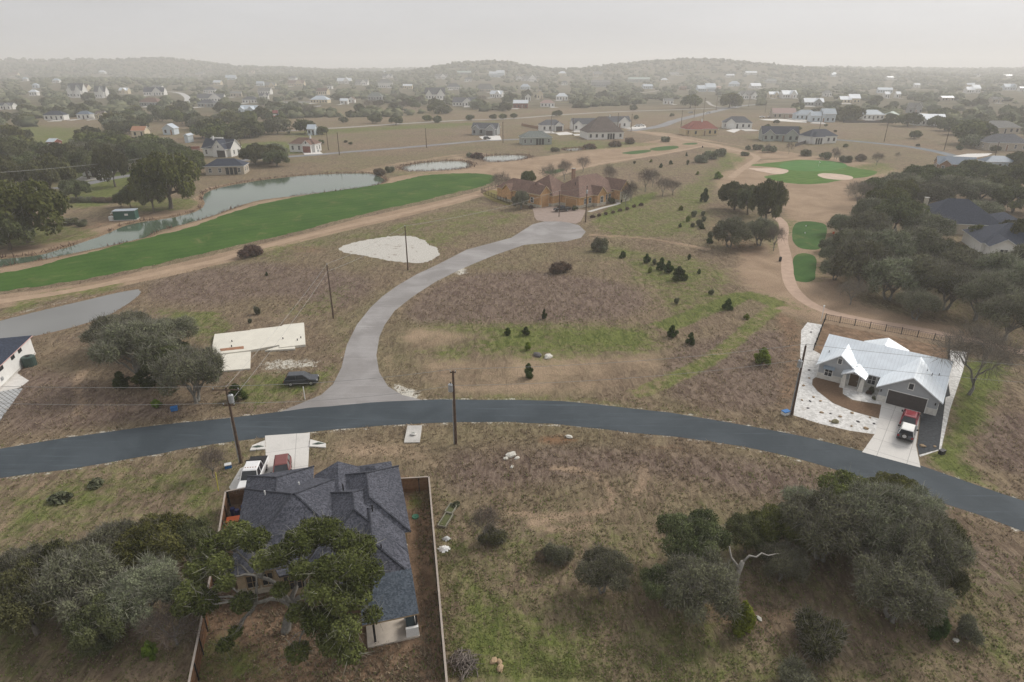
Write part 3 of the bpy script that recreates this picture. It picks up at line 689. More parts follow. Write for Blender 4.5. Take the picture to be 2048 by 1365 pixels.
# ------------------------------------------------------------------ dry grass tufts (uncountable)
def tufts(n, seed):
    r = np.random.default_rng(seed)
    # sample by picture area so that density suits the distance
    d = 34 + 150*r.random(n)**1.5; a = (r.random(n)-.5)*2.1
    X = np.sin(a)*d*1.15; Y = np.cos(a)*d*1.02
    keep = np.ones(n, bool)
    for p in SHEETS:
        P = np.array(p)
        s = (X > P[:,0].min()) & (X < P[:,0].max()) & (Y > P[:,1].min()) & (Y < P[:,1].max()) & keep
        if s.any():
            idx = np.where(s)[0]; keep[idx[sdist(p, X[idx], Y[idx]) > -.15]] = False
    for q, mg in ((P2(TAN2[0]), 0), (P2(TAN2[1]), 0), (P2(TANS[1]), 0), (P2(TANS[2]), 0), (P2(BARES[1]), 0), (P2([(470,940),(640,925),(800,920),(830,1060),(840,1290),(720,1290),(600,1210),(460,1150)]), 0)):
        keep &= ~(sdist(q, X, Y) > mg)
    # clumping
    cl = np.sin(X*.7+1.1*np.sin(Y*.31))*np.cos(Y*.53+1.7*np.sin(X*.23))+.5*np.sin(X*2.1+Y*1.3)
    keep &= r.random(n) < np.clip(.5+.3*cl, .1, 1)
    X, Y = X[keep], Y[keep]; n = len(X)
    ix = np.clip(np.searchsorted(xs, X), 0, nx-1); iy = np.clip(np.searchsorted(ys, Y), 0, ny-1); ii = iy*nx+ix
    green = A[ii, 0]; tan = A[ii, 1]; pur = A[ii, 3]
    h = (.08+.24*r.random(n))*(1-.65*np.clip(green+tan, 0, 1))*(1+.5*pur); w = .08+.12*r.random(n)
    V = []; T = []
    for k in range(3):
        an = r.random(n)*6.283; lx = np.cos(an); ly = np.sin(an); le = h*(r.random(n)-.5)*2.6
        ox = (r.random(n)-.5)*.4; oy = (r.random(n)-.5)*.4
        z = np.zeros(n)
        V.append(np.stack([np.stack([X+ox-lx*w/2, Y+oy-ly*w/2, z], 1), np.stack([X+ox+lx*w/2, Y+oy+ly*w/2, z], 1), np.stack([X+ox-ly*le+lx*w*.3, Y+oy+lx*le+ly*w*.3, h], 1)], 1))
        tv = r.random(n)*.5+np.where(green > r.random(n)*.9, 1.5, 0)
        T.append(np.repeat(tv[:, None], 3, 1))
    V = np.concatenate(V).reshape(-1, 3); T = np.concatenate(T).ravel()
    return V, np.arange(len(V)).reshape(-1, 3), T
V, Fc, T = tufts(190000, 3)
m, t, b = node_mat('dry_grass'); t.nodes.remove(b)
at = t.nodes.new('ShaderNodeAttribute'); at.attribute_name = 'tint'
c = mixc(t, mapr(t, at.outputs['Fac'], 0, .5), (.21, .165, .12), (.38, .305, .215)); c = mixc(t, mapr(t, at.outputs['Fac'], 1.2, 1.4), c, (.19, .21, .08))
d_ = t.nodes.new('ShaderNodeBsdfDiffuse'); t.links.new(c, d_.inputs[0]); d2 = t.nodes.new('ShaderNodeBsdfTranslucent'); t.links.new(c, d2.inputs[0]); ms = t.nodes.new('ShaderNodeMixShader'); ms.inputs[0].default_value = .4; t.links.new(d_.outputs[0], ms.inputs[1]); t.links.new(d2.outputs[0], ms.inputs[2]); t.links.new(ms.outputs[0], t.nodes['Material Output'].inputs[0])
tag(link_mesh('dry_grass', npmesh('dry_grass', V, Fc, [m], tint=T)), 'rough dry grass tufts over the fields', kind='stuff')
# ------------------------------------------------------------------ houses
def add_hip(b, x0, x1, y0, y1, z, pitch, over=.45, m=0, fm=1, axis=None):
    x0 -= over; x1 += over; y0 -= over; y1 += over; w, d = x1-x0, y1-y0
    ax = axis or ('x' if w >= d else 'y'); half = (d if ax == 'x' else w)/2; h = half*pitch; f = .16
    z1 = z + f - over*pitch*.35
    if ax == 'x': half = min(half, w/2*.98); r = [(x0+half, (y0+y1)/2), (x1-half, (y0+y1)/2)]
    else: half = min(half, d/2*.98); r = [((x0+x1)/2, y0+half), ((x0+x1)/2, y1-half)]
    v = [(x0,y0,z1),(x1,y0,z1),(x1,y1,z1),(x0,y1,z1),(*r[0],z1+h),(*r[1],z1+h)]
    fs = [(0,1,5,4),(1,2,5),(2,3,4,5),(3,0,4)] if ax == 'x' else [(0,1,4),(1,2,5,4),(2,3,5),(3,0,4,5)]
    b.add(v, fs, m)
    b.add([(x0,y0,z1-f),(x1,y0,z1-f),(x1,y1,z1-f),(x0,y1,z1-f),(x0,y0,z1),(x1,y0,z1),(x1,y1,z1),(x0,y1,z1)],
          [(0,3,2,1),(0,1,5,4),(1,2,6,5),(2,3,7,6),(3,0,4,7)], fm)
    return z1+h
def add_gable(b, x0, x1, y0, y1, z, pitch, axis='x', over=.45, m=0, fm=1):
    f = .16
    if axis == 'y':
        tb = MB(); h = add_gable(tb, y0, y1, -x1, -x0, z, pitch, 'x', over, m, fm)
        b0 = len(b.v); b.v += [(-p[1], p[0], p[2]) for p in tb.v]; b.f += [[b0+i for i in q] for q in tb.f]; b.m += tb.m; return h
    yc = (y0+y1)/2; half = (y1-y0)/2+over; h = ((y1-y0)/2)*pitch; zr = z+h+.05; ze = zr-half*pitch
    X0, X1 = x0-over, x1+over
    P = lambda X: [(X, yc-half, ze), (X, yc, zr), (X, yc+half, ze), (X, yc+half, ze+f), (X, yc, zr+f*1.1), (X, yc-half, ze+f)]
    v = P(X0)+P(X1)
    b.add(v, [(5,11,10,4), (4,10,9,3)], m)
    b.add(v, [(0,1,7,6),(1,2,8,7),(2,3,9,8),(0,6,11,5),(5,4,1,0),(4,3,2,1),(6,7,10,11),(7,8,9,10)], fm)
    return zr+f
def gable_wall(b, x0, x1, y0, y1, z0, z, pitch, axis, m=0):
    if axis == 'x':
        h = (y1-y0)/2*pitch; yc = (y0+y1)/2
        A_ = [(x0,y0,z0),(x0,y1,z0),(x0,y1,z),(x0,yc,z+h),(x0,y0,z)]; B_ = [(x1,p[1],p[2]) for p in A_]
    else:
        h = (x1-x0)/2*pitch; xc = (x0+x1)/2
        A_ = [(x1,y0,z0),(x0,y0,z0),(x0,y0,z),(xc,y0,z+h),(x1,y0,z)]; B_ = [(p[0],y1,p[2]) for p in A_]
    b.add(A_+B_, [(0,1,2,3,4),(9,8,7,6,5),(0,5,6,1),(1,6,7,2),(2,7,8,3),(3,8,9,4),(4,9,5,0)], m)

FACE = {'S': (0, -1), 'N': (0, 1), 'E': (1, 0), 'W': (-1, 0)}
def window(root, x, y, z, face, w=1.2, h=1.4, lod=0, frame=None, bars=1, pane=None, name='window'):
    fr = frame or WTRIM; pn = pane or GLASS
    rz = {'S': 0, 'E': math.pi/2, 'N': math.pi, 'W': -math.pi/2}[face]
    if lod >= 2:
        o = MB().box(-w/2, w/2, -.05, .04, -h/2, h/2).build(name, pn, root)
    else:
        b = MB(); t = .1
        b.box(-w/2-t, -w/2, -.09, .03, -h/2-t, h/2+t); b.box(w/2, w/2+t, -.09, .03, -h/2-t, h/2+t)
        b.box(-w/2, w/2, -.087, .03, h/2, h/2+t); b.box(-w/2, w/2, -.11, .03, -h/2-t, -h/2)
        for k in range(bars):
            xx = -w/2+w*(k+1)/(bars+1); b.box(xx-.03, xx+.03, -.07, .03, -h/2, h/2)
        if h > 1: b.box(-w/2, w/2, -.065, .03, -.025, .025)
        o = b.build(name, fr, root)
        p = MB().box(-w/2, w/2, -.03, .02, -h/2, h/2).build('pane', pn, o)
    o.location = (x, y, z); o.rotation_euler = (0, 0, rz); return o
def flat_door(root, x, y, face, w=1.0, h=2.1, mat=None, name='door', panels=0, trim=None, handle=False):
    rz = {'S': 0, 'E': math.pi/2, 'N': math.pi, 'W': -math.pi/2}[face]
    b = MB(); b.box(-w/2, w/2, -.05, .03, 0, h, 0)
    t = .1; b.box(-w/2-t, -w/2, -.08, .03, 0, h+t, 1); b.box(w/2, w/2+t, -.08, .03, 0, h+t, 1); b.box(-w/2, w/2, -.077, .03, h, h+t, 1)
    for k in range(1, panels): b.box(-w/2, w/2, -.058, .02, h*k/panels-.012, h*k/panels+.012, 0)
    o = b.build(name, [mat or BLACKM, trim or WTRIM], root); o.location = (x, y, 0.01); o.rotation_euler = (0, 0, rz)
    if handle: MB().box(w/2-.16, w/2-.1, -.12, -.05, .95, 1.1).build('handle', GALV, o)
    return o
def house(name, label, loc, rz, blocks, roof, wall, group=None, fascia=None, base=None, cat='house', found=True):
    """blocks: (x0,x1,y0,y1,eave,kind,axis,pitch[,over][,z0])"""
    root = empty(name, loc, rz, label, cat, group)
    wb, rb = MB(), MB()
    for i, bl in enumerate(blocks):
        x0, x1, y0, y1, ev, kind, ax, pt = bl[:8]; ov = bl[8] if len(bl) > 8 else .45; z0 = bl[9] if len(bl) > 9 else -.3
        e = .004*i
        if kind == 'hip':
            if z0 < ev-.3: wb.box(x0+e, x1-e, y0+e, y1-e, z0, ev-e)
            add_hip(rb, x0, x1, y0, y1, ev+e, pt, ov+e, 0, 1, ax)
        elif kind == 'gable':
            if z0 < ev-.3: gable_wall(wb, x0+e, x1-e, y0+e, y1-e, z0, ev-e, pt, ax)
            add_gable(rb, x0, x1, y0, y1, ev+e, pt, ax, ov+e, 0, 1)
        elif kind == 'shed':      # slopes down towards -y
            if z0 < ev-.3: wb.box(x0+e, x1-e, y0+e, y1-e, z0, ev-e)
            d = (y1-y0+2*ov)*pt
            X0, X1, Y0, Y1 = x0-ov, x1+ov, y0-ov, y1+ov
            rb.add([(X0,Y0,ev),(X1,Y0,ev),(X1,Y1,ev+d),(X0,Y1,ev+d),(X0,Y0,ev+.15),(X1,Y0,ev+.15),(X1,Y1,ev+d+.15),(X0,Y1,ev+d+.15)],
                   [(4,5,6,7)], 0)
            rb.add([(X0,Y0,ev),(X1,Y0,ev),(X1,Y1,ev+d),(X0,Y1,ev+d),(X0,Y0,ev+.15),(X1,Y0,ev+.15),(X1,Y1,ev+d+.15),(X0,Y1,ev+d+.15)],
                   [(0,3,2,1),(0,1,5,4),(1,2,6,5),(2,3,7,6),(3,0,4,7)], 1)
    if wb.v: wb.build('wall', wall, root)
    rf = rb.build('roof', [roof, fascia or WTRIM], root)
    if base:
        b = MB()
        for i, bl in enumerate(blocks):
            if (bl[9] if len(bl) > 9 else -.3) < .5 and bl[5] != 'shed':
                b.box(bl[0]-.06-.003*i, bl[1]+.06+.003*i, bl[2]-.06-.003*i, bl[3]+.06+.003*i, -.3, base[1]+.002*i)
        b.build('stone_skirt', base[0], root)
    return root, rf
def chimney(rf, x, y, z0, z1, mat=None, s=.8):
    b = MB(); b.box(x-s/2, x+s/2, y-s/2*.8, y+s/2*.8, z0, z1, 0); b.box(x-s/2-.08, x+s/2+.08, y-s/2*.8-.08, y+s/2*.8+.08, z1, z1+.15, 1)
    b.build('chimney', [mat or WHITE, CONC2], rf)

DARKS = shingle('charcoal_shingle', (.075, .08, .09), (.12, .125, .14))
BLUS = shingle('blue_black_shingle', (.022, .03, .05), (.04, .05, .075))
BROS = shingle('brown_shingle', (.13, .078, .06), (.20, .125, .098))
DBRS = shingle('dark_brown_shingle', (.10, .08, .07), (.16, .13, .115))
GREYS = shingle('grey_shingle', (.14, .14, .135), (.21, .21, .2))
TEALS = shingle('teal_grey_shingle', (.13, .15, .14), (.19, .21, .2))
REDS = shingle('red_tile', (.20, .065, .05), (.29, .1, .075))
PINKS = M('pink_brown_metal', (.33, .22, .2), rough=.5, var=.08)
LBLUE = seam('pale_blue_metal', (.50, .56, .62)); GBLUE = seam('grey_blue_metal', (.24, .29, .34)); DBLUE = seam('slate_blue_metal', (.13, .17, .22))
WMET = seam('white_metal', (.72, .76, .8)); GREENMET = seam('grey_green_metal', (.35, .42, .38))
CREAM = M('cream_wall', (.58, .5, .36), var=.06); WWALL = M('white_wall', (.7, .69, .66), var=.05); GWALL = M('grey_green_wall', (.33, .36, .33), var=.08)
TANW = M('tan_stone_wall', (.42, .37, .3), var=.16, scale=2.5); YELW = M('yellow_wall', (.55, .44, .26), var=.08); BRICKW = M('brown_brick', (.3, .19, .13), var=.2, scale=3)
GREYW = M('grey_wall', (.3, .31, .31), var=.08); PALEB = M('pale_blue_wall', (.52, .58, .62), var=.05); BROWNW = M('red_brown_wall', (.2, .07, .05), var=.2)

def auto_house(px, py, wpx, style, roof, wall, rzd, label, garage=0, chim=0, group=None, d=None, cat='house', phrase=None, patio=0, eave=2.8, pitch=.45, flip=1):
    p = G(px, py); s = mpp(p); wm = wpx*s*.93; rr = random.Random(int(px*31+py))
    far = p[1]; lod = 2 if far > 400 else (1 if far > 250 else 0)
    rz = math.radians(rzd)
    wl = wm/(abs(math.cos(rz))+.55*abs(math.sin(rz))); D = d or min(max(wl*.55, 7), 15); hw = wl/2
    g = 1 if flip > 0 else -1
    def bx(a, b_, *rest): return (min(a*g, b_*g), max(a*g, b_*g), *rest)
    if style == 'hip': B_ = [(-hw, hw, 0, D, eave, 'hip', None, pitch)]
    elif style == 'hip2': B_ = [(-hw, hw, 1.5, D+1, eave, 'hip', None, pitch), bx(-hw*.85, -hw*.15, -1.5, D*.6, eave, 'hip', 'y', pitch)]
    elif style == 'hipgable': B_ = [(-hw, hw, 1, D+1, eave, 'hip', None, pitch), bx(hw*.15, hw*.8, -1.6, D*.5, eave, 'gable', 'y', pitch*1.2)]
    elif style == 'gable': B_ = [(-hw, hw, 0, D, eave, 'gable', 'x', pitch)]
    elif style == 'gable2': B_ = [(-hw, hw, 1, D+1, eave, 'gable', 'x', pitch), bx(-hw*.1, hw*.8, -1.4, D*.5, eave, 'gable', 'y', pitch*1.2)]
    elif style == 'twin': B_ = [(-hw, hw, 1, D+1, eave, 'gable', 'x', pitch), bx(-hw*.95, -hw*.35, -1.2, D*.5, eave, 'gable', 'y', pitch*1.2), bx(hw*.2, hw*.9, -2.2, D*.5, eave, 'gable', 'y', pitch*1.2)]
    elif style == 'front': B_ = [(-hw, hw, 0, D, eave, 'gable', 'y', pitch)]
    elif style == 'barn': B_ = [(-hw, hw, 0, D, eave, 'gable', 'x', pitch*.6, .2)]
    elif style == 'step': B_ = [bx(-hw, hw*.1, 0, D*.8, eave, 'gable', 'x', pitch), bx(-hw*.05, hw, 1.5, D+1.5, eave+1.0, 'gable', 'x', pitch)]
    nm = {'barn': 'metal_barn'}.get(style, 'house')
    root, rf = house(nm, label, p, rz, B_, roof, wall, group, fascia=(WTRIM if wall in (WWALL, CREAM, PALEB) else None), cat=cat)
    base = [bl for bl in B_]
    # windows on the long walls, doors
    front = min(base, key=lambda q: q[2]); main = base[0]
    n = max(2, int(wl/3.6)); gx = None
    if garage:
        gx = g*hw*.5 if style in ('hipgable', 'gable2', 'twin') else g*hw*.62
        yy = [q for q in base if q[0] <= gx <= q[1]]; yy = min(q[2] for q in yy)
        flat_door(root, gx, yy, 'S', min(4.8, hw*.6), 2.3, garage if not isinstance(garage, int) else DARKD, 'garage_door', 4)
    for i in range(n):
        x = -hw+wl*(i+.5)/n
        if gx is not None and abs(x-gx) < 3.1: continue
        cov = [q for q in base if q[0]+.6 < x < q[1]-.6]
        if not cov: continue
        y0 = min(q[2] for q in cov)
        if patio and abs(x-patio*hw) < 2.6: continue
        if i == n//2 and not patio: flat_door(root, x, y0, 'S', 1.1, 2.2, BLACKM if rr.random() < .6 else BRICKW)
        else: window(root, x, y0, 1.5, 'S', 1.1 if lod < 2 else 1.4, 1.4, lod)
    if patio:
        x = patio*hw; y0 = min(q[2] for q in base if q[0] <= x <= q[1])
        b = MB(); b.box(x-2.6, x+2.6, y0-.07, y0+.1, .05, 2.35); b.build('patio_opening', GLASS, root)
        for k in (-2.6, -.85, .85, 2.6): MB().box(x+k-.14, x+k+.14, y0-.3, y0-.02, 0, 2.5).build('porch_post', wall, root)
    if lod < 2:
        for sx, fc in ((main[0], 'W'), (main[1], 'E')):
            for k in range(2): window(root, sx, main[2]+(main[3]-main[2])*(.3+.4*k), 1.5, fc, 1.0, 1.3, lod)
    if 'gable' in style or style == 'twin':
        fr = base[-1]
        if fr[6] == 'y' and lod < 2: window(root, (fr[0]+fr[1])/2, fr[2], eave+.75, 'S', .6, .8, lod, bars=0)
    if chim:
        zt = eave+min(D, wl)*.5*pitch; chimney(rf, chim*hw, D*.55, eave, zt+1.0)
    if 480 < far and cat == 'house':
        c_, s_ = math.cos(rz), math.sin(rz); sx = rr.choice((-1, 1)); zz = .25
        pad = [(sx*hw*.1, -1), (sx*hw*.8, -1), (sx*hw*1.5, -5-D*.8), (sx*hw*.4, -7-D*1.2)]; q = [(p[0]+x*c_-y*s_, p[1]+x*s_+y*c_) for x, y in pad]
        b = MB(); z0_ = max(float(hgt(*a)) for a in q)+zz; cx_ = sum(a[0] for a in q)/4; cy_ = sum(a[1] for a in q)/4
        if sum(q[i][0]*q[(i+1)%4][1]-q[(i+1)%4][0]*q[i][1] for i in range(4)) < 0: q = q[::-1]
        b.prism([(a[0]-cx_, a[1]-cy_) for a in q], -3, 0); o_ = b.build('driveway', CONC2); o_.location = (cx_, cy_, z0_); tag(o_, 'pale drive in front of a distant house', kind='structure')
    root.scale = (1, 1, 1.0 if far < 230 else 1.3 if far < 330 else 1.5 if far < 900 else 1.9)
    if phrase: ANCH.append((phrase, p[0], p[1]))
    return root
DARKD = M('dark_garage_door', (.07, .06, .058), rough=.6, var=.1)
BRD = M('brown_garage_door', (.22, .09, .07), rough=.6, var=.1)
TAND = M('wood_tan_door', (.42, .25, .12), rough=.6, var=.12)
GE = 'houses scattered through the distant woods'
GM = 'houses beyond the golf course'
AH = [
 # near and middle distance: px,py(base centre),w,style,roof,wall,rz,label, kw
 (433,314,74,'gable2',BLUS,WWALL,-12,'white farmhouse with a blue black roof and white chimney behind the brick house',dict(garage=1,chim=-.45,pitch=.6,phrase='the white farmhouse',group=GM)),
 (451,350,84,'hip',BLUS,TANW,8,'hipped brick house with a dark roof standing on the bank of the long pond',dict(patio=.35,phrase='the pond side brick house',group=GM,pitch=.42)),
 (604,305,62,'hipgable',BROS,WWALL,-8,'white house with a brown roof, brown garage door and a car on its drive',dict(garage=BRD,chim=.5,phrase='the brown roofed white house',group=GM)),
 (623,271,16,'gable',LBLUE,PALEB,0,'small pale blue house just behind the brown roofed one',dict(group=GM)),
 (968,271,60,'twin',DARKS,GREYW,-12,'dark grey house beside its white circular drive',dict(garage=1,phrase='the dark grey house',group=GM)),
 (1074,290,70,'hip',TEALS,GWALL,10,'grey green hipped house with a covered patio above the far ponds',dict(patio=.2,phrase='the grey green hipped house',group=GM,pitch=.4)),
 (1106,263,54,'hipgable',DARKS,WWALL,14,'white house with a charcoal roof and wide garage above a white drive',dict(garage=1,phrase='the charcoal roofed white house',group=GM)),
 (1172,261,60,'twin',DARKS,WWALL,8,'white house with two pale front gables left of the big hipped roof',dict(phrase='the two gabled white house',group=GM)),
 (1238,256,58,'gable2',DARKS,WWALL,12,'white house with a dark roof just behind the big hipped roof',dict(phrase='the dark roofed white house',group=GM,chim=-.6)),
 (1211,279,86,'hip',DBRS,WWALL,10,'big pale house under a tall dark brown hipped roof',dict(patio=.3,phrase='the big hipped house',group=GM,pitch=.62,d=19)),
 (1405,272,74,'hip2',REDS,YELW,6,'yellow house with a red tiled hip roof and chimney beside the sandy track',dict(phrase='the red roofed yellow house',chim=.1,group=GM,pitch=.5)),
 (1474,258,66,'hipgable',DARKS,WWALL,-14,'white gabled house with a grey roof behind the red roofed house',dict(garage=WHITE,phrase='the grey roofed gabled house',group=GM,flip=-1)),
 (1560,283,80,'twin',BLUS,GWALL,-10,'grey green house with dark solar black roof beyond the putting green',dict(phrase='the grey green gabled house',group=GM)),
 (1648,288,76,'hip2',BLUS,WWALL,14,'white stucco house with a blue black hip roof and arched porch beyond the green',dict(phrase='the white stucco house',group=GM,patio=-.55)),
 (1568,237,50,'gable',PINKS,TANW,-6,'tan house under a brownish pink metal roof',dict(garage=BRICKW,phrase='the brownish pink roof',group=GM,d=12)),
 (1612,240,48,'hip',GBLUE,PALEB,-8,'pale blue house with a grey blue metal hip roof',dict(phrase='the pale blue hipped house',group=GM)),
 (1646,245,54,'step',GBLUE,PALEB,-6,'stepped pale blue barn house under grey blue metal roofs',dict(phrase='the stepped pale blue house',group=GM,eave=3.4)),
 (1746,240,46,'hip',GBLUE,WWALL,0,'white house with a grey blue roof half hidden by round oaks',dict(phrase='the grey blue roofed white house',group=GM)),
 (1786,240,21,'hip',GREENMET,CREAM,0,'small cream house between two oaks on the right',dict(group=GM)),
 (1860,252,64,'twin',WMET,WWALL,-12,'rambling white metal roofed house behind oaks on the right',dict(phrase='the rambling white metal roof',group=GM)),
 (2006,268,74,'hip2',GREYS,TANW,-6,'long tan house with a grey roof by the right edge',dict(phrase='the long tan house',group=GM,pitch=.4)),
 (2012,302,88,'hip',DARKS,TANW,-10,'tan walled house with a dark hip roof and garage at the right edge',dict(garage=TANW,phrase='the tan walled house',group=GM,flip=-1)),
 (1910,346,78,'twin',DBLUE,BRICKW,-22,'wood gabled house with slate blue metal roofs in front of the dark road',dict(phrase='the slate blue metal roof',group=GM,pitch=.5)),
 (1997,341,60,'hip',DBLUE,PALEB,-8,'slate blue hip roof among oaks near the right edge',dict(phrase='the slate blue hip roof',group=GM)),
 (1995,388,20,'gable',LBLUE,PALEB,-20,'small light blue roof peeping out of the oaks on the right',dict(group=GM)),
 (374,286,8,'front',LBLUE,PALEB,0,'tiny pale blue garden building left of the white farmhouse',dict(group=GM,cat='shed')),
 (104,300,16,'barn',LBLUE,BROWNW,0,'red walled shed between the oaks at the left',dict(group=GM,cat='shed',phrase='the red walled shed')),
 (185,353,52,'hipgable',DBRS,WWALL,-4,'low white house hidden behind the pond side oaks',dict(garage=1,phrase='the low hidden white house',group=GM)),
 (247,344,40,'hip',GREYS,TANW,8,'tan house screened by oaks near the left road',dict(group=GM)),
 (278,275,28,'gable',M('orange_tile',(.4,.2,.12)),CREAM,0,'small orange roofed house among the left oaks',dict(phrase='the orange roofed house',group=GM)),
 (338,270,24,'front',LBLUE,PALEB,0,'pale gabled house between oaks right of the orange roof',dict(group=GM)),
 # distant
 (12,220,28,'gable2',DARKS,WWALL,0,'white gabled house at the left edge of the distant estate',{}),
 (109,241,42,'hip',BLUS,WWALL,6,'white house with a blue black hip roof and chimney left of the oaks',dict(chim=0,phrase='the chimneyed blue hip roof')),
 (168,239,28,'hip',DBLUE,WWALL,0,'dark roofed house right of the chimneyed hip roof',{}),
 (199,239,17,'gable2',DBRS,CREAM,0,'small pale gabled house beside the distant dark roof',{}),
 (152,195,32,'twin',DARKS,WWALL,0,'tall white house with steep gables above the tree belt',dict(eave=5,phrase='the tall white gabled house',pitch=.8)),
 (201,196,24,'gable2',DARKS,WWALL,0,'white steep gabled house right of the tall one',dict(eave=4.5,pitch=.8)),
 (297,213,50,'hip',BROS,GREYW,-10,'long house with a brown roof near the pale curved street',dict(phrase='the long brown roof')),
 (308,192,44,'gable2',BLUS,WWALL,8,'dark blue roofed house behind the long brown roof',{}),
 (203,148,14,'hip',WMET,WWALL,0,'tiny white roof far up the left hillside',{}),
 (112,166,14,'hip',LBLUE,WWALL,0,'tiny pale roof low on the left hillside',{}),
 (50,163,10,'hip',LBLUE,WWALL,0,'tiny pale house at the far left',{}),
 (421,204,58,'gable2',DARKS,WWALL,10,'white walled house with a dark roof right of the curved street',dict(phrase='the curved street house')),
 (412,215,40,'hip',DARKS,GREYW,-8,'grey walled house in front of the curved street',{}),
 (500,207,32,'hip',DARKS,WWALL,0,'white house with a dark hip roof left of the grey yard',{}),
 (528,200,20,'gable2',DARKS,WWALL,10,'pale gabled house just right of the dark hip roof',{}),
 (638,207,40,'hip',LBLUE,CREAM,-6,'house with a bright pale blue metal roof behind the grey yard',dict(phrase='the pale blue metal roof')),
 (495,228,42,'twin',LBLUE,PALEB,-10,'pale blue and white house among the left oaks',dict(phrase='the pale blue and white house')),
 (419,187,24,'hip',DARKS,WWALL,0,'small dark roofed house above the curved street',{}),
 (520,172,15,'gable',LBLUE,PALEB,0,'small blue house on the far left slope',{}),
 (540,176,22,'gable2',GREYS,CREAM,0,'cream house beside the small blue one',{}),
 (592,173,34,'gable2',BROS,CREAM,0,'brown roofed house with a cream gable on the far slope',dict(phrase='the far cream gable')),
 (688,167,30,'gable2',WMET,WWALL,0,'white metal roofed house on the far slope',{}),
 (723,171,26,'gable2',GREYS,WWALL,0,'grey roofed house with one white gable on the far slope',{}),
 (771,176,34,'hip',GREYS,WWALL,8,'tall grey hip roofed house with white columns',dict(eave=5,phrase='the tall grey hip roof')),
 (774,157,20,'gable2',DARKS,WWALL,0,'small dark roofed house high above the grey hip roof',{}),
 (750,201,30,'hip',TEALS,GREYW,0,'teal grey roof half hidden by trees in the middle',{}),
 (703,206,14,'front',BROS,WWALL,0,'small brown roofed white cottage in the distant trees',{}),
 (688,209,16,'gable',WMET,WWALL,0,'low pale roof beside the brown roofed cottage',{}),
 (871,199,44,'twin',DARKS,WWALL,6,'white house with a big triangular gable in the middle distance',dict(phrase='the big white gable',eave=3.6,pitch=.6)),
 (927,213,52,'gable2',DARKS,WWALL,-8,'white house with a dark roof and chimney above the tree row',dict(chim=0,phrase='the chimneyed white house')),
 (908,180,30,'hip',DARKS,WWALL,6,'low white house with a dark roof in the middle distance',{}),
 (970,185,40,'hip',GREYS,TANW,0,'broad grey pyramid roofed house on the middle slope',dict(phrase='the grey pyramid roof',pitch=.6)),
 (993,155,34,'step',WMET,PALEB,-6,'large pale blue white metal roofed house high on the slope',dict(eave=5,phrase='the large white roof')),
 (928,149,30,'barn',GREENMET,GREYW,0,'long grey green barn high on the slope',dict(cat='barn')),
 (882,158,26,'gable2',GREYS,WWALL,0,'grey and white house left of the green barn slope',{}),
 (815,178,20,'barn',WMET,CREAM,0,'low cream shed on the middle slope',dict(cat='barn')),
 (1041,217,32,'gable',WMET,BROWNW,-4,'red brown house with a bright white metal roof',dict(phrase='the red brown house',eave=3.6)),
 (1095,214,30,'hip',PINKS,WWALL,0,'white house with a pinkish roof',dict(phrase='the pinkish roof')),
 (1080,198,14,'front',GREYS,CREAM,0,'narrow pale house with a tall chimney',dict(chim=.3,eave=4)),
 (1056,202,12,'front',GREYS,WWALL,0,'little white gable behind the red brown house',{}),
 (1053,163,46,'twin',GREYS,WWALL,0,'wide white house with several gables on the far slope',{}),
 (1202,174,40,'barn',GREYS,GREYW,0,'long grey apartment block on the far right slope',dict(eave=5,cat='building')),
 (1278,165,46,'barn',GREENMET,GWALL,0,'long pale green roofed block on the far right slope',dict(eave=4,cat='building')),
 (1329,165,14,'hip',WMET,CREAM,0,'little white roof right of the pale green block',{}),
 (1337,209,20,'gable',GREYS,WWALL,0,'low white bungalow by the far crossroads',{}),
 (1366,181,15,'barn',BROS,BRICKW,0,'small brick building on the far lane',dict(cat='building')),
 (1414,184,44,'step',LBLUE,PALEB,8,'pale blue roofed house left of the pink water tank',dict(phrase='the house by the water tank')),
 (1498,199,38,'twin',GREYS,WWALL,8,'white house with sharp gables behind the far crossroads',dict(phrase='the sharp gabled white house')),
 (1548,197,22,'gable2',WMET,CREAM,6,'cream house with a white roof in the far right estate',{}),
 (1580,197,34,'gable2',WMET,WWALL,6,'white roofed house right of the cream one',{}),
 (1628,212,42,'gable2',WMET,GREYW,-8,'grey house with a pale metal roof above the pink roof',{}),
 (1700,207,44,'step',WMET,CREAM,-8,'wide house with bright white metal roofs in the right distance',dict(phrase='the bright white metal roofs')),
 (1503,149,24,'barn',WMET,WWALL,0,'long thin white barn on the far hill',dict(cat='barn')),
 (1461,156,17,'barn',WMET,WWALL,0,'short white barn below the far hill',dict(cat='barn')),
 (1543,166,22,'barn',TEALS,GREYW,0,'teal roofed barn in the hazy woods',dict(cat='barn')),
 (1774,197,10,'gable',WMET,WWALL,0,'tiny white roof right of the bright metal roofs',{}),
 (1796,197,9,'gable',WMET,WWALL,0,'second tiny white roof right of the bright metal roofs',{}),
 (1834,175,12,'gable',WMET,WWALL,0,'tiny pale roof in the hazy right woods',{}),
 (1830,227,28,'gable2',GREYS,GREYW,-10,'steep grey gabled house behind the rambling white roof',dict(eave=4,pitch=.7)),
 (1947,187,30,'step',WMET,WWALL,0,'pale row of white roofs in the right distance',{}),
 (2021,181,25,'gable2',LBLUE,PALEB,0,'pale blue roofed house near the far right edge',{}),
 (2045,183,14,'barn',WMET,WWALL,0,'white barn cut by the right edge',dict(cat='barn')),
 (1895,203,26,'barn',WMET,TANW,0,'low pale shed row in the right woods',dict(cat='barn')),
 (1995,206,22,'gable2',GREYS,TANW,0,'grey roofed house deep in the right woods',{}),
]
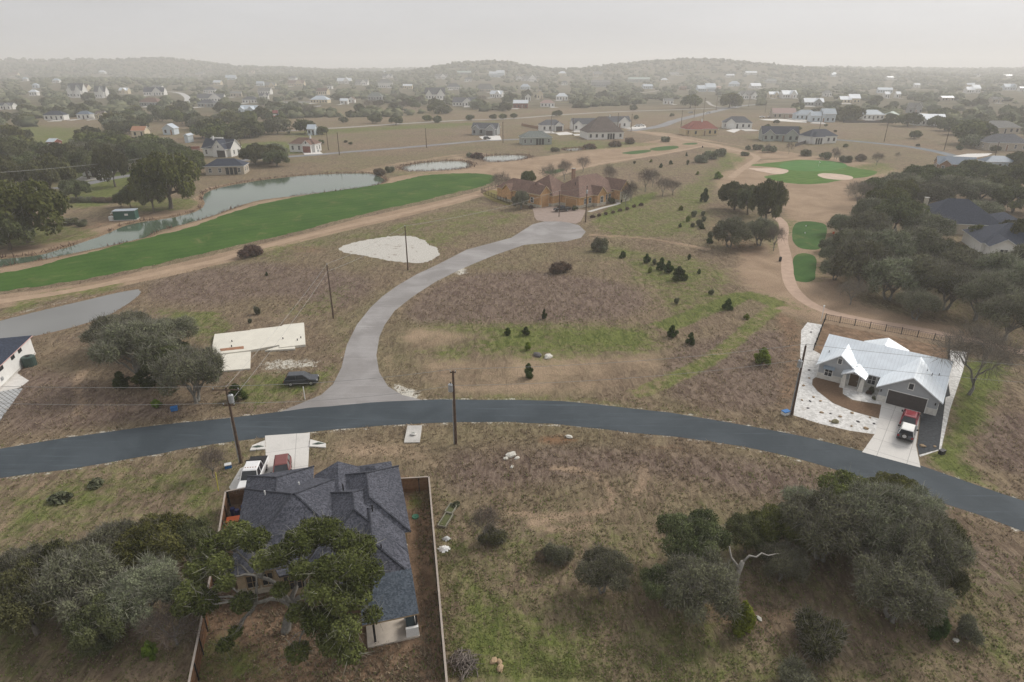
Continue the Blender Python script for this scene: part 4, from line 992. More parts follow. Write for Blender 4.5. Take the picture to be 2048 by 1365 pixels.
for h in AH:
    px, py, wpx, st, rf, wl, rzd, lb, kw = h
    kw = dict(kw); kw.setdefault('group', GE)
    auto_house(px, py, wpx, st, rf, wl, rzd, lb, **kw)

_done = [(h[0], h[1]) for h in AH]
_rr = random.Random(21); _k = 0
for _ in range(400):
    if _k >= 34: break
    px, py = _rr.uniform(20, 2030), 146+58*_rr.random()**.8
    if any(abs(px-a)*.6 < 26 and abs(py-b_) < 9 for a, b_ in _done) or (540 < px < 660 and py > 190) or (330 < px < 400 and py > 180): continue
    if 1230 < px < 1560 and py > 188: continue
    _done.append((px, py)); _k += 1
    rk, wk = _rr.choice(((WMET, WWALL), (LBLUE, PALEB), (GREYS, WWALL), (DARKS, WWALL), (BROS, CREAM), (WMET, CREAM), (GREYS, TANW)))
    nm_ = {WMET: 'white roofed', LBLUE: 'pale blue roofed', GREYS: 'grey roofed', DARKS: 'dark roofed', BROS: 'brown roofed'}[rk]
    q_ = auto_house(px, py, _rr.uniform(11, 24)*(1 if py < 180 else 1.35), _rr.choice(('hip', 'gable', 'gable2', 'barn', 'step')), rk, wk, _rr.uniform(-20, 20), 'x', group=GE)
    q_.name = 'house'; AUTO.append((q_, 'tiny '+nm_+' house', q_.location.x, q_.location.y))

# ------------------------------------------------------------------ grey shingled house in front
o1 = (-20.0, 48.0); A1 = math.radians(15.5)
FGR = shingle('front_roof_shingle', (.038, .043, .058), (.088, .09, .11)); TANF = M('tan_fascia', (.36, .27, .17), var=.1); STUC = M('beige_stone_wall', (.5, .4, .27), var=.15, scale=2)
fg, fgr = house('house', 'large house with grey shingled hip roofs behind the spreading live oak', (o1[0], o1[1], 0), A1,
    [(-5.9, 4.4, -4.0, 8.2, 2.75, 'hip', 'x', .46), (-5.85, .25, 2.0, 10.5, 2.75, 'hip', 'y', .46), (1.2, 5.6, 3.0, 8.9, 2.75, 'gable', 'y', .5),
     (3.2, 9.4, -2.3, 8.05, 2.75, 'hip', 'y', .62), (5.9, 8.7, 4.0, 9.2, 2.75, 'hip', 'y', .5), (.9, 8.7, -5.0, 5.5, 2.75, 'hip', 'y', .56), (3.6, 8.8, -8.0, 2.0, 2.75, 'hip', 'y', .6)],
    FGR, STUC, fascia=TANF, base=(STONE, .9))
ANCH.append(('the grey shingled house', -20, 48))
# patio: slab, shed roof, posts, outdoor kitchen
pr = MB(); X0, X1, Y0, Y1, z0, z1 = 4.7, 9.25, -12.9, -8.2, 2.75, 3.25
pr.add([(X0,Y0,z0),(X1,Y0,z0),(X1,Y1,z1),(X0,Y1,z1),(X0,Y0,z0+.14),(X1,Y0,z0+.14),(X1,Y1,z1+.14),(X0,Y1,z1+.14)], [(4,5,6,7)], 0)
pr.add([(X0,Y0,z0),(X1,Y0,z0),(X1,Y1,z1),(X0,Y1,z1),(X0,Y0,z0+.14),(X1,Y0,z0+.14),(X1,Y1,z1+.14),(X0,Y1,z1+.14)], [(0,3,2,1),(0,1,5,4),(1,2,6,5),(2,3,7,6),(3,0,4,7)], 1)
pr.build('patio_roof', [shingle('patio_shingle', (.045, .06, .08), (.075, .09, .11)), TANF], fg)
MB().box(4.9, 9.2, -12.7, -8.1, -.1, .16).build('patio_slab', M('patio_concrete', (.56, .5, .43), var=.08), fg)
for x in (5.55,): MB().box(x-.09, x+.09, -12.35, -12.17, .16, 2.8).build('post', BLACKM, fg)
MB().box(8.95, 9.13, -12.35, -12.17, .16, 2.8).build('post', BLACKM, fg)
kt = MB().box(8.1, 9.15, -12.6, -12.38, .16, 1.1).box(8.95, 9.15, -12.37, -10.6, .16, 1.1).box(8.1, 8.94, -10.8, -10.6, .16, 1.1).build('kitchen_counter', WHITE, fg)
MB().box(8.2, 8.93, -12.3, -11.2, .16, 1.02).build('grill', M('grill_black', (.02, .03, .035), rough=.3), kt)
# bay window section and deck side
MB().prism([(-2.4,-3.9),(-1.9,-5.0),(.2,-5.0),(.65,-3.9)], -.2, 2.55).build('bay_wall', STUC, fg)
MB().prism([(-2.7,-3.8),(-2.1,-5.35),(.4,-5.35),(.95,-3.8)], 2.56, 2.76).build('bay_roof', FGR, fg)
for x in (-1.4, -.35): window(fg, x, -5.02, 1.5, 'S', .8, 1.6, 0, TANF)
for x in (-4.6, -3.3): window(fg, x, -4.02, 1.5, 'S', .9, 1.4, 0, TANF)
for y in (-5.8, -1.5, 3.2): window(fg, 8.82 if y < -2.4 else 9.42, y, 1.6, 'E', 1.1, 1.2, 0, TANF)
for y in (-1.0, 4.6): window(fg, -5.92, y, 1.6, 'W', 1.1, 1.2, 0, TANF)
flat_door(fg, -2.8, 10.52, 'N', 4.8, 2.3, DARKD, 'garage_door', 4, TANF)
flat_door(fg, 3.4, 8.92, 'N', 1.3, 2.3, BRD, 'door', 0, TANF, True)
# roof vents, ridge caps and valley flashing
for x, y, z in ((-3.8, 5.0, 4.3), (.2, -.6, 4.5), (3.9, 2.6, 5.3), (-.6, 6.3, 3.8), (6.5, -1.6, 5.4), (6.9, -6.0, 4.3)):
    MB().tube([(x, y, z-.3), (x, y, z+.45)], .07, 8).build('vent_pipe', WTRIM if x < 0 else BLACKM, fgr)
for a in (((4.72, .1, 6.1), (4.72, -4.6, 5.4)), ):
    pass
RC = M('dark_ridge_cap', (.045, .045, .05), rough=.9)  # plain near-black ridge cap material, assigned to no mesh
cap = MB()
def capseg(p, q):
    cap.tube([p, q], .11, 5)
hA = 2.75+.16-.45*.46*.35
yc = 2.1; zt = hA+(6.1+.45)*.46
capseg((-5.9-.45+6.55, yc, zt), (4.4+.45-6.55+1.3, yc, zt)) if False else None
def hipcaps(x0, x1, y0, y1, ev, ax, pt, ov, e):
    x0 -= ov; x1 += ov; y0 -= ov; y1 += ov; w, d = x1-x0, y1-y0; half = (d if ax == 'x' else w)/2; h = half*pt; z1 = ev+.16-ov*pt*.35
    if ax == 'x': half = min(half, w/2*.98); r = [(x0+half, (y0+y1)/2, z1+h), (x1-half, (y0+y1)/2, z1+h)]; co = [(x0,y0,z1),(x0,y1,z1)],[(x1,y0,z1),(x1,y1,z1)]
    else: half = min(half, d/2*.98); r = [((x0+x1)/2, y0+half, z1+h), ((x0+x1)/2, y1-half, z1+h)]; co = [(x0,y0,z1),(x1,y0,z1)],[(x0,y1,z1),(x1,y1,z1)]
    capseg(r[0], r[1])
    for k in (0, 1):
        for c in co[k]: capseg(c, r[k])
hipcaps(-5.9, 4.4, -4.0, 8.2, 2.75, 'x', .46, .45, 0); hipcaps(3.2, 9.4, -2.3, 8.05, 2.762, 'y', .62, .462, 0); hipcaps(.9, 8.7, -5.0, 5.5, 2.77, 'y', .56, .47, 0); hipcaps(3.6, 8.8, -8.0, 2.0, 2.774, 'y', .6, .474, 0); hipcaps(-5.85, .25, 2.0, 10.5, 2.754, 'y', .46, .454, 0)
cap.build('ridge_cap', shingle('ridge_shingle', (.03, .034, .046), (.055, .058, .072)), fgr)

# ------------------------------------------------------------------ white metal roofed house on the right
o2 = G(1767, 805); A2 = math.radians(-37)
SID = M('grey_siding', (.37, .385, .40), rough=.7, var=.05)
WMY = seam('bright_seam_metal', (.84, .9, .95), 'X', .45, .35)
h2, h2r = house('house', 'grey sided house with a bright white standing seam metal roof and wide garage', (o2[0], o2[1], 0), A2,
    [(-9.6, 6.2, 3.6, 13.2, 2.35, 'gable', 'x', .55, .4), (-9.55, -4.2, 2.6, 8.3, 2.35, 'gable', 'y', .78, .45), (-.9, 6.3, 0, 8.3, 2.35, 'gable', 'y', .66, .45),
     (-5.9, -3.2, 1.3, 4.0, 2.2, 'gable', 'y', .5, .3, 2.1), (-5.5, .5, 13.1, 16.2, 2.2, 'gable', 'y', .42, .25, 2.1)], WMY, SID, fascia=M('white_fascia', (.7, .73, .75), var=.03), base=(STONEW, .95))
ANCH.append(('the white roofed house', 55, 82))
flat_door(h2, 2.6, -.07, 'S', 4.7, 2.15, DARKD, 'garage_door', 4)
window(h2, 2.7, 0, 3.4, 'S', .55, .85, 0, bars=0); window(h2, -6.9, 2.6, 3.5, 'S', .5, .8, 0, bars=0)
window(h2, -8.1, 2.55, 1.35, 'S', 1.0, 1.2, 0); window(h2, -2.35, 3.55, 1.4, 'S', .95, 1.35, 0); window(h2, -3.75+2.6-.05, 3.56, 1.4, 'S', .01, .01, 0) if False else None
window(h2, -1.25, 3.55, 1.4, 'S', .7, 1.35, 0)
window(h2, 6.25, 6.5, 1.5, 'E', 1.1, 1.2, 0)
flat_door(h2, -4.55, 2.56, 'S', 1.2, 2.05, M('brown_door', (.1, .07, .045), rough=.4), 'door', 3, WTRIM, True)
b = MB()
for x in (-5.75, -3.35):
    b.add([(x-.38,1.25,-.1),(x+.38,1.25,-.1),(x+.38,2.0,-.1),(x-.38,2.0,-.1),(x-.2,1.4,2.15),(x+.2,1.4,2.15),(x+.2,1.85,2.15),(x-.2,1.85,2.15)], [(0,3,2,1),(4,5,6,7),(0,1,5,4),(1,2,6,5),(2,3,7,6),(3,0,4,7)])
b.build('porch_pillars', STONEW, h2)
MB().box(-6.1, -3.0, 1.15, 2.6, -.1, .12).build('porch_step', CONC, h2)
b = MB(); b.add([(-8.9,2.0,1.95),(-7.3,2.0,1.95),(-7.3,2.56,2.3),(-8.9,2.56,2.3),(-8.9,2.0,2.0),(-7.3,2.0,2.0),(-7.3,2.56,2.36),(-8.9,2.56,2.36)], [(0,3,2,1),(4,5,6,7),(0,1,5,4),(1,2,6,5),(2,3,7,6),(3,0,4,7)])
b.build('window_awning', GBLUE, h2)
for x, y, z in ((3.9, 5.2, 3.9), (5.4, 5.6, 3.6), (4.6, 4.8, 3.7), (-9.0, 5.2, 3.4)): MB().tube([(x, y, z-.3), (x, y, z+.4)], .06, 6).build('vent_pipe', BLACKM, h2r)
for x in (-.65, 5.95): MB().box(x-.08, x+.08, -.22, -.06, 1.6, 1.9).build('wall_lamp', BLACKM, h2)
for (x, y) in ((6.36, 9.0), (-9.66, 9.5)): MB().tube([(x, y, 0), (x, y, 2.2)], .05, 6).build('downpipe', WTRIM, h2)

# ------------------------------------------------------------------ brown stone house at the turning circle
C3 = G(1160, 418); A3 = math.radians(43)
ORW = M('orange_brick_wall', (.56, .335, .165), rough=.85, var=.2, scale=1.6)
CRT = M('cream_trim', (.62, .5, .33), var=.05)
h3, h3r = house('house', 'sprawling orange brick house with a brown roof above the turning circle', (C3[0], C3[1], 0), A3,
    [(.2, 24, .6, 15, 3.1, 'hip', 'x', .62), (-8.8, -.6, 11, 32, 3.6, 'hip', 'y', .62), (-8.85, -4.0, 10.2, 16, 4.0, 'gable', 'y', .8),
     (-9.6, -4, 24, 28, 3.6, 'gable', 'x', .8), (-4, 8, 9, 24, 3.1, 'hip', 'x', .6), (7.5, 12.0, -1.2, 5, 3.4, 'gable', 'y', .85),
     (18, 23.6, -2.6, 6, 3.9, 'gable', 'y', .85), (22, 28, 3, 12, 2.9, 'hip', 'x', .5)], BROS, ORW, fascia=CRT, base=(STONE, .8))
ANCH.append(('the brown stone house', 24, 222)); h3.scale = (1, 1, 1.15)
flat_door(h3, -6.5, 10.15, 'S', 3.3, 3.6, TAND, 'garage_door', 5, CRT)
flat_door(h3, .13, 4.2, 'W', 4.8, 2.4, TAND, 'garage_door', 4, CRT)
flat_door(h3, -2.2, 10.97, 'S', 1.2, 2.3, TAND, 'door', 0, CRT, True)
for y in (14, 19, 27): window(h3, -8.87, y, 1.9, 'W', 1.3, 1.4, 0)
for x in (3.2, 5.6, 14.2, 16.2): window(h3, x, .55, 1.7, 'S', 1.1, 1.5, 0)
window(h3, 9.75, -1.27, 1.8, 'S', 1.3, 1.7, 0); window(h3, 20.8, -2.67, 2.2, 'S', 1.5, 2.3, 0, bars=1); window(h3, 25.5, 2.95, 1.6, 'S', 1.1, 1.2, 0)
flat_door(h3, 18.95, -2.67, 'S', 1.0, 2.6, BLACKM, 'door', 0, CRT, True)
b = MB(); b.box(17.94, 23.68, -2.72, -2.6, .8, 3.3); b.build('stone_panel', STONE, h3)
chimney(h3r, 9, 11.5, 5, 9.6, BRICKW, 1.1)
for x, y in ((-6.6, 14.5), (4, 6)): MB().tube([(x, y, 5.2), (x, y, 6.6)], .12, 6).build('vent_pipe', BLACKM, h3r)

# ------------------------------------------------------------------ white walled building at the left edge
pa, pb = G(72, 708), G(0, 781); ang = math.atan2(pa[1]-pb[1], pa[0]-pb[0])     # wall runs pb -> pa
hl, hlr = house('house', 'long white walled building with a dark roof cut by the left edge', (pb[0], pb[1], 0), ang,
    [(-9, 13.2, 0, 13.5, 3.15, 'hip', 'x', .36, .3)], BLUS, WHITE, fascia=M('pink_fascia', (.6, .4, .38), var=.05), base=(CONC2, .35))
ANCH.append(('the white walled building', -80, 88))
for x in (2.2, 6.2, 8.8): window(hl, x, 0, 2.6, 'S', .9, .35, 1, BLACKM, bars=0)
MB().box(1.2, 1.6, -.2, 0, 1.0, 1.5).build('meter_box', GALV, hl); MB().box(-.4, -.1, -.18, 0, .5, .8).build('meter_box', GALV, hl)

# ------------------------------------------------------------------ two blue roofed houses inside the right wood
ha, har = house('house', 'house with a tall blue slate hip roof deep in the right wood', (128, 176, 0), math.radians(-14),
    [(-10, 10, 0, 15, 3.0, 'hip', 'x', .72), (8, 17, 3, 12, 3.0, 'hip', 'x', .5)], BLUS, TANW)
chimney(har, -8.5, 6.5, 3, 8.8, STONE, 1.0)
for x in (-7, -3, 2, 6): window(ha, x, -.02, 1.5, 'S', 1.2, 1.4, 1)
hb, hbr = house('house', 'wide dark blue roofed house at the right edge of the wood', (132.5, 151, 0), math.radians(-18),
    [(-14, 16, 0, 14, 3.0, 'hip', 'x', .55), (-13, -7, -3, 5, 3.0, 'gable', 'y', .6)], BLUS, WWALL)
for x in (-4, 0, 4, 9): window(hb, x, -.02, 1.5, 'S', 1.2, 1.4, 1)
window(hb, -10, -3.02, 1.5, 'S', 1.6, 1.6, 1)
ANCH.append(('the tall blue slate roof', 128, 183)); ANCH.append(('the wide dark blue roof', 132, 158))

# green pump shed by the pond
ps = G(229, 442.5); SHG = seam('green_metal_siding', (.05, .13, .11), 'X', .3)
sroot = empty('pump_shed', (ps[0], ps[1], 0), math.radians(12), 'dark green metal pump shed with a pale roof at the pond edge', 'shed')
MB().box(0, 6.2, 0, 3.2, .25, 2.9).build('wall', SHG, sroot)
MB().box(-.15, 6.35, -.15, 3.35, 2.9, 3.05).build('roof', LBLUE, sroot)
MB().box(-.2, 6.4, -.25, 3.3, -.6, .25).build('floor_slab', CONC2, sroot)
MB().box(3.2, 4.2, -.05, 0, 1.5, 2.1).build('vent', WTRIM, sroot)
b = MB(); b.box(-1.6, -.3, .3, 1.5, -.2, 1.3); b.tube([(-.9, .9, 1.3), (-.9, .9, 2.2), (0, .9, 2.4)], .15, 8); b.build('pump_unit', WTRIM, sroot)
ANCH.append(('the green pump shed', ps[0], ps[1]))
# pink water tank
wp = G(1436, 181); b = MB(); rt = 12*mpp(wp)/2
b.tube([(0, 0, 0), (0, 0, rt*1.1), (0, 0, rt*1.35)], [rt, rt, rt*.3], 20)
tk = b.build('water_tank', M('pink_tank', (.5, .36, .3), var=.05)); tk.location = wp
tag(tk, 'pinkish round water tank behind the far pale blue roof', 'water tank')
# foundation slab
osl = G(429, 710)
sl = empty('house_foundation', (osl[0], osl[1], 0), 0, 'bare white concrete house foundation left of the side street', 'foundation')
MB().prism([(-3.3,7.8),(2.2,9.6),(2.3,9.9),(7.3,11.6),(7.4,12.2),(10.9,13.3),(14.2,3.3),(10.2,2.0),(9.8,3.1),(5.5,.9),(-.2,-.9)], -.1, .42).build('slab', M('new_concrete', (.66, .63, .55), var=.05, scale=.5), sl)
MB().prism([(-.4,-.3),(5.75,.85),(8.1,-5.6),(3.5,-6.6),(1.0,-5.0)], -.1, .24).build('garage_slab', M('new_concrete', (.66, .63, .55)), sl)
MB().prism([(8.0,1.1),(9.9,3.0),(12.4,3.1),(12.9,1.9)], -.1, .3).build('porch_slab', M('new_concrete', (.66, .63, .55)), sl)
MB().prism([(.3,1.5),(.9,.5),(4.4,1.5),(3.9,2.6)], .42, .43).build('pit', M('red_soil', (.33, .17, .1), var=.2), sl)
b = MB()
for x, y in ((12.6, 6.0), (12.3, 5.0), (9.6, 5.6), (1.2, 4.4), (2.0, 2.3)): b.tube([(x, y, .4), (x, y, .75)], .09, 6)
b.build('pipe_stubs', BLACKM, sl)
ANCH.append(('the white foundation', osl[0]+4, osl[1]+5))
# ------------------------------------------------------------------ trees
BARK = M('oak_bark', (.16, .14, .115), rough=1, var=.25, scale=4)
BARKP = M('pale_bark', (.2, .19, .17), rough=1, var=.25, scale=5)
L_OAK = leafmat('live_oak_leaf', (.034, .041, .017), (.16, .172, .08))
L_OAKY = leafmat('yellow_green_oak_leaf', (.035, .042, .012), (.165, .175, .06))
L_GREY = leafmat('grey_twigs', (.13, .125, .098), (.34, .33, .27), .1)
L_GREYG = leafmat('grey_green_leaf', (.068, .074, .042), (.25, .262, .165))
L_BARE = leafmat('bare_twigs', (.10, .085, .07), (.22, .19, .165), .05)
L_CED = leafmat('cedar_leaf', (.022, .038, .012), (.085, .12, .035))
L_BRT = leafmat('bright_cedar_leaf', (.07, .1, .015), (.24, .30, .05))
L_BRN = leafmat('brown_brush', (.09, .06, .045), (.24, .17, .12), .1)
L_CAC = leafmat('cactus_pad', (.06, .075, .04), (.2, .22, .14), .05)

def quads(C, Nrm, size, r, aspect=.7):
    n = len(C); up = r.normal(size=(n, 3)); U = np.cross(Nrm, up); U /= np.linalg.norm(U, axis=1)[:, None]+1e-9
    Wv = np.cross(Nrm, U); s = (size*(.6+.8*r.random(n)))[:, None] if np.isscalar(size) else (size*(.6+.8*r.random(n)))[:, None]
    U = U*s*.5; Wv = Wv*s*.5*aspect
    k = r.normal(size=(n, 3))*s*.12
    return np.stack([C-U-Wv*.6, C+U*.2-Wv, C+U+Wv*.4+k, C-U*.3+Wv], 1).reshape(-1, 3)
def tris(C, D, L, w, r):
    n = len(C); S = np.cross(D, r.normal(size=(n, 3))); S /= np.linalg.norm(S, axis=1)[:, None]+1e-9
    w = w*(.6+.8*r.random(n))[:, None]; L = (L*(.5+r.random(n)))[:, None]
    # two-segment bent sliver as a quad
    bend = r.normal(size=(n, 3))*L*.12
    return np.stack([C-S*w/2, C+S*w/2, C+D*L+bend+S*w*.15, C+D*L+bend-S*w*.15], 1).reshape(-1, 3)
def dirs(n, r, up=0.0):
    v = r.normal(size=(n, 3)); v[:, 2] += up; return v/np.linalg.norm(v, axis=1)[:, None]

def crown_mesh(name, clusters, leaves, size, twigs, tlen, tw, mats, seed, squash=.75, shell=.55):
    """clusters: list of (x,y,z,r). leaves/twigs: total counts"""
    r = np.random.default_rng(seed); C = np.array(clusters); wgt = C[:, 3]**2; wgt = wgt/wgt.sum()
    V, T, Mi = [], [], []
    if leaves:
        k = r.choice(len(C), leaves, p=wgt); D = dirs(leaves, r, .25)
        rad = C[k, 3]*(shell+(1-shell)*r.random(leaves)**.6)*(1+.16*np.sin(D[:, 0]*5+k)*np.cos(D[:, 1]*6+2*k))
        P = C[k, :3]+D*rad[:, None]*np.array([1, 1, squash])
        Nn = D*.8+r.normal(size=(leaves, 3))*.55; Nn[:, 2] += .25; Nn /= np.linalg.norm(Nn, axis=1)[:, None]
        V.append(quads(P, Nn, size, r)); ct = r.random(len(C))
        t_ = np.clip(.3*r.random(leaves)+.68*ct[k]+.1*r.normal(size=leaves)+.02, 0, 1)
        T.append(np.repeat(t_, 4)); Mi.append(np.zeros(leaves, int))
    if twigs:
        k = r.choice(len(C), twigs, p=wgt); D = dirs(twigs, r, .3)
        P = C[k, :3]+D*(C[k, 3]*(.25+.6*r.random(twigs)))[:, None]*np.array([1, 1, squash])
        D2 = D+r.normal(size=(twigs, 3))*.45; D2 /= np.linalg.norm(D2, axis=1)[:, None]
        V.append(tris(P, D2, tlen, tw, r)); T.append(np.repeat(r.random(twigs), 4)); Mi.append(np.full(twigs, 1 if leaves else 0, int))
    V = np.concatenate(V)
    return npmesh(name, V, np.arange(len(V)).reshape(-1, 4), mats, np.concatenate(Mi), np.concatenate(T))
def limb(b, p, q, r0, r1, rr, wig=.16, n=6, sides=6):
    p, q = Vector(p), Vector(q); L = (q-p).length; pts, rad = [], []
    off = Vector((0, 0, 0))
    for i in range(n+1):
        t = i/n
        if 0 < i < n: off += Vector((rr.gauss(0, 1), rr.gauss(0, 1), rr.gauss(0, .7)))*L*wig/n*1.3
        pts.append(p.lerp(q, t)+off*math.sin(math.pi*min(t, .98))+Vector((0, 0, L*.10*math.sin(math.pi*t)))); rad.append(r0+(r1-r0)*t)
    b.tube(pts, rad, sides, cap=False); return pts
def oak_clusters(Rc, H, n, seed, low=.32, flat=.55, spread=1.0, crown_r=.36):
    if n > 12: n = int(n*1.5); crown_r *= .74
    rr = random.Random(seed); out = []
    for i in range(n):
        a = i*2.399+rr.uniform(-.3, .3); q = math.sqrt((i+.5)/n)*Rc*.78*spread
        z = H*(low+(1-low)*.82*math.sqrt(max(0, 1-(q/(Rc*1.02))**2))) + rr.uniform(-.06, .06)*H
        out.append((q*math.cos(a)+rr.uniform(-.1, .1)*Rc, q*math.sin(a)+rr.uniform(-.1, .1)*Rc, z-H*.1, Rc*crown_r*rr.uniform(.75, 1.15)))
    if low < .2:
        for i in range(max(3, n//4)):
            a = i*2.6+.7; q = Rc*rr.uniform(.5, .8); out.append((q*math.cos(a), q*math.sin(a), H*rr.uniform(.3, .48), Rc*crown_r*rr.uniform(.8, 1.1)))
    return out
def trunk_mesh(name, clusters, H, r0, seed, mats=BARK, lean=(0, 0), fork=.22, sub=2, multi=1, sides=6):
    rr = random.Random(seed); b = MB()
    for mI in range(multi):
        a0 = mI*6.283/multi; base = Vector((math.cos(a0)*r0*(multi > 1)*1.3, math.sin(a0)*r0*(multi > 1)*1.3, -.25))
        top = Vector((lean[0]+math.cos(a0)*(multi > 1)*H*.1, lean[1]+math.sin(a0)*(multi > 1)*H*.1, H*fork))
        b.tube([base-Vector((0, 0, .1)), base+Vector((0, 0, .3)), base.lerp(top, .6)+Vector((rr.gauss(0, .1), rr.gauss(0, .1), 0)), top], [r0*1.7, r0*1.15, r0*.9, r0*.85], sides+2, cap=False)
        mine = clusters[mI::multi]
        # limbs by sector
        ns = max(3, min(7, len(mine)//2)); sect = [[] for _ in range(ns)]
        for c in mine: sect[int(((math.atan2(c[1]-top.y, c[0]-top.x)+math.pi)/6.2832)*ns) % ns].append(c)
        for s in sect:
            if not s: continue
            cx = sum(c[0] for c in s)/len(s); cy = sum(c[1] for c in s)/len(s); cz = sum(c[2] for c in s)/len(s)
            mid = top.lerp(Vector((cx, cy, cz)), .5)
            limb(b, top-Vector((0, 0, .1)), mid, r0*.62, r0*.38, rr, .15, 5, sides)
            for c in s:
                pts = limb(b, mid, (c[0], c[1], c[2]), r0*.34, r0*.1, rr, .22, 6, max(4, sides-1))
                for _ in range(sub):
                    e = Vector(c[:3])+Vector((rr.gauss(0, 1), rr.gauss(0, 1), rr.gauss(.3, .6))).normalized()*c[3]*.85
                    limb(b, pts[rr.randint(3, 5)], e, r0*.12, r0*.035, rr, .3, 4, 4)
    o = b.build(name, mats, None, smooth=True); me = o.data; bpy.data.objects.remove(o); return me

class Tree:
    def __init__(s, name, crown, trunk, Rr, H, cat='tree', cn='crown'): s.name, s.crown, s.trunk, s.R, s.H, s.cat, s.cn, s.used = name, crown, trunk, Rr, H, cat, cn, None
    def place(s, loc, R_, rz=0.0, label=None, group=None, hz=None, auto=None):
        k = R_/s.R; kz = hz/s.H if hz else k
        if s.used is None:
            root = empty(s.name, loc, rz); 
            if s.trunk: link_mesh('trunk', s.trunk, root)
            link_mesh(s.cn, s.crown, root); s.used = root; root.scale = (k, k, kz)
        else: root = copy_tree(s.used, loc, rz, (k, k, kz))
        for q in ('label', 'group', 'category'):
            if q in root.keys(): del root[q]
        tag(root, label, s.cat, group)
        if auto: AUTO.append((root, auto, loc[0], loc[1]))
        return root
def mk(kind, seed, lod):
    """templates; lod 0 <110 m, 1 <330 m, 2 far"""
    S = {0: 1.0, 1: 1.55, 2: 3.8}[lod]; K = {0: 1.0, 1: .55, 2: .1}[lod]
    if kind in ('oak', 'oaky'):
        R_, H = 6.0, 6.6; cl = oak_clusters(R_, H, 16 if lod < 2 else 9, seed, .3 if lod < 1 else .19, crown_r=.34 if lod < 2 else .42)
        cm = crown_mesh('crown', cl, int(21000*K), .25*S, int(1800*K), .9, .04*S, [L_OAK if kind == 'oak' else L_OAKY, L_GREY], seed)
        return Tree('live_oak_tree', cm, trunk_mesh('trunk', cl, H, .34, seed, BARK, (.3, .1), .24, 1 if lod < 2 else 0, 1, 6 if lod < 2 else 4), R_, H)
    if kind == 'grey':
        R_, H = 5.0, 6.4; cl = oak_clusters(R_, H, 14 if lod < 2 else 8, seed, .22 if lod < 1 else .08, crown_r=.36 if lod < 2 else .45)
        cm = crown_mesh('crown', cl, int(16000*K), .19*S, int(6000*K), .8, .04*S, [L_GREYG, L_GREY], seed, .85, .5)
        return Tree('scrub_elm_tree', cm, trunk_mesh('trunk', cl, H, .22, seed, BARKP, (.2, 0), .16, 2 if lod < 2 else 0, 2 if lod < 2 else 1, 5), R_, H)
    if kind == 'bare':
        R_, H = 4.0, 6.5; cl = oak_clusters(R_, H, 11 if lod < 2 else 7, seed, .3, crown_r=.38)
        cm = crown_mesh('crown', cl, 0, .2, int(6000*max(K*.55, .1)), .95, .026*S, [L_BARE], seed, 1.0)
        return Tree('leafless_tree', cm, trunk_mesh('trunk', cl, H, .16, seed, BARKP, (.1, 0), .2, 4 if lod < 2 else 1, 1, 5), R_, H, cn='branches')
    if kind == 'cedar':
        R_, H = 1.5, 3.4; rr = random.Random(seed); cl = []
        for i in range(15 if lod < 2 else 7):
            t = i/14 if lod < 2 else i/6; q = 1.1*(1-t**2.6)*rr.uniform(.3, 1.05); a = i*2.4+rr.uniform(-.5, .5)
            cl.append((q*math.cos(a), q*math.sin(a), .45+t*2.55, .64*(1-t*.4)*rr.uniform(.7, 1.15)*(1.35 if lod > 1 else 1)))
        cm = crown_mesh('crown', cl, int(7000*max(K, .12)), .15*min(S, 3), 0, 1, .05, [L_CED if seed % 3 else L_BRT], seed, 1.15, .4)
        b = MB(); b.tube([(0, 0, -.2), (0.03, 0, 1.2), (0, .02, 2.6)], [.11, .08, .03], 6); o = b.build('trunk', BARK); me = o.data; bpy.data.objects.remove(o)
        return Tree('cedar_tree', cm, me, R_, H)
    if kind == 'bush':
        R_, H = 2.4, 2.4; rr = random.Random(seed)
        cl = [(rr.uniform(-1.3, 1.3), rr.uniform(-1.3, 1.3), rr.uniform(.5, 1.5), rr.uniform(.7, 1.15)) for _ in range(9)]
        mt = [[L_GREYG, L_GREY], [L_OAK, L_GREY], [L_BRN, L_BARE]][seed % 3]
        cm = crown_mesh('foliage', cl, int(9000*K), .16*S, int(2600*K), .6, .035*S, mt, seed, .85, .3)
        b = MB()
        for k in range(6):
            a = k*1.05; b.tube([(0, 0, -.15), (.5*math.cos(a), .5*math.sin(a), .6), (1.1*math.cos(a), 1.1*math.sin(a), 1.4)], [.06, .04, .015], 5)
        o = b.build('stems', BARK); me = o.data; bpy.data.objects.remove(o)
        T_ = Tree('shrub', cm, me, R_, H, 'bush', 'foliage'); return T_
TT = {}
def tmpl(kind, lod, i):
    n = {'oak': 4, 'oaky': 2, 'grey': 4, 'bare': 3, 'cedar': 6, 'bush': 6}[kind]; k = (kind, lod, i % n)
    if k not in TT: TT[k] = mk(kind, 11+7*(i % n)+(3 if kind == 'grey' else 0), lod) if kind not in ('bush', 'cedar') else mk(kind, i % n, lod)
    return TT[k]
TREES = []
GRP = {'oak': 'live oaks across the fields', 'oaky': 'live oaks across the fields', 'grey': 'grey scrub elms across the fields', 'bare': 'leafless trees across the fields', 'cedar': 'young cedars across the fields', 'bush': 'bushes across the fields'}
NM = {'oak': 'dark live oak', 'oaky': 'yellow green live oak', 'grey': 'grey twiggy elm', 'bare': 'leafless tree', 'cedar': 'green cedar', 'bush': 'scrubby bush'}
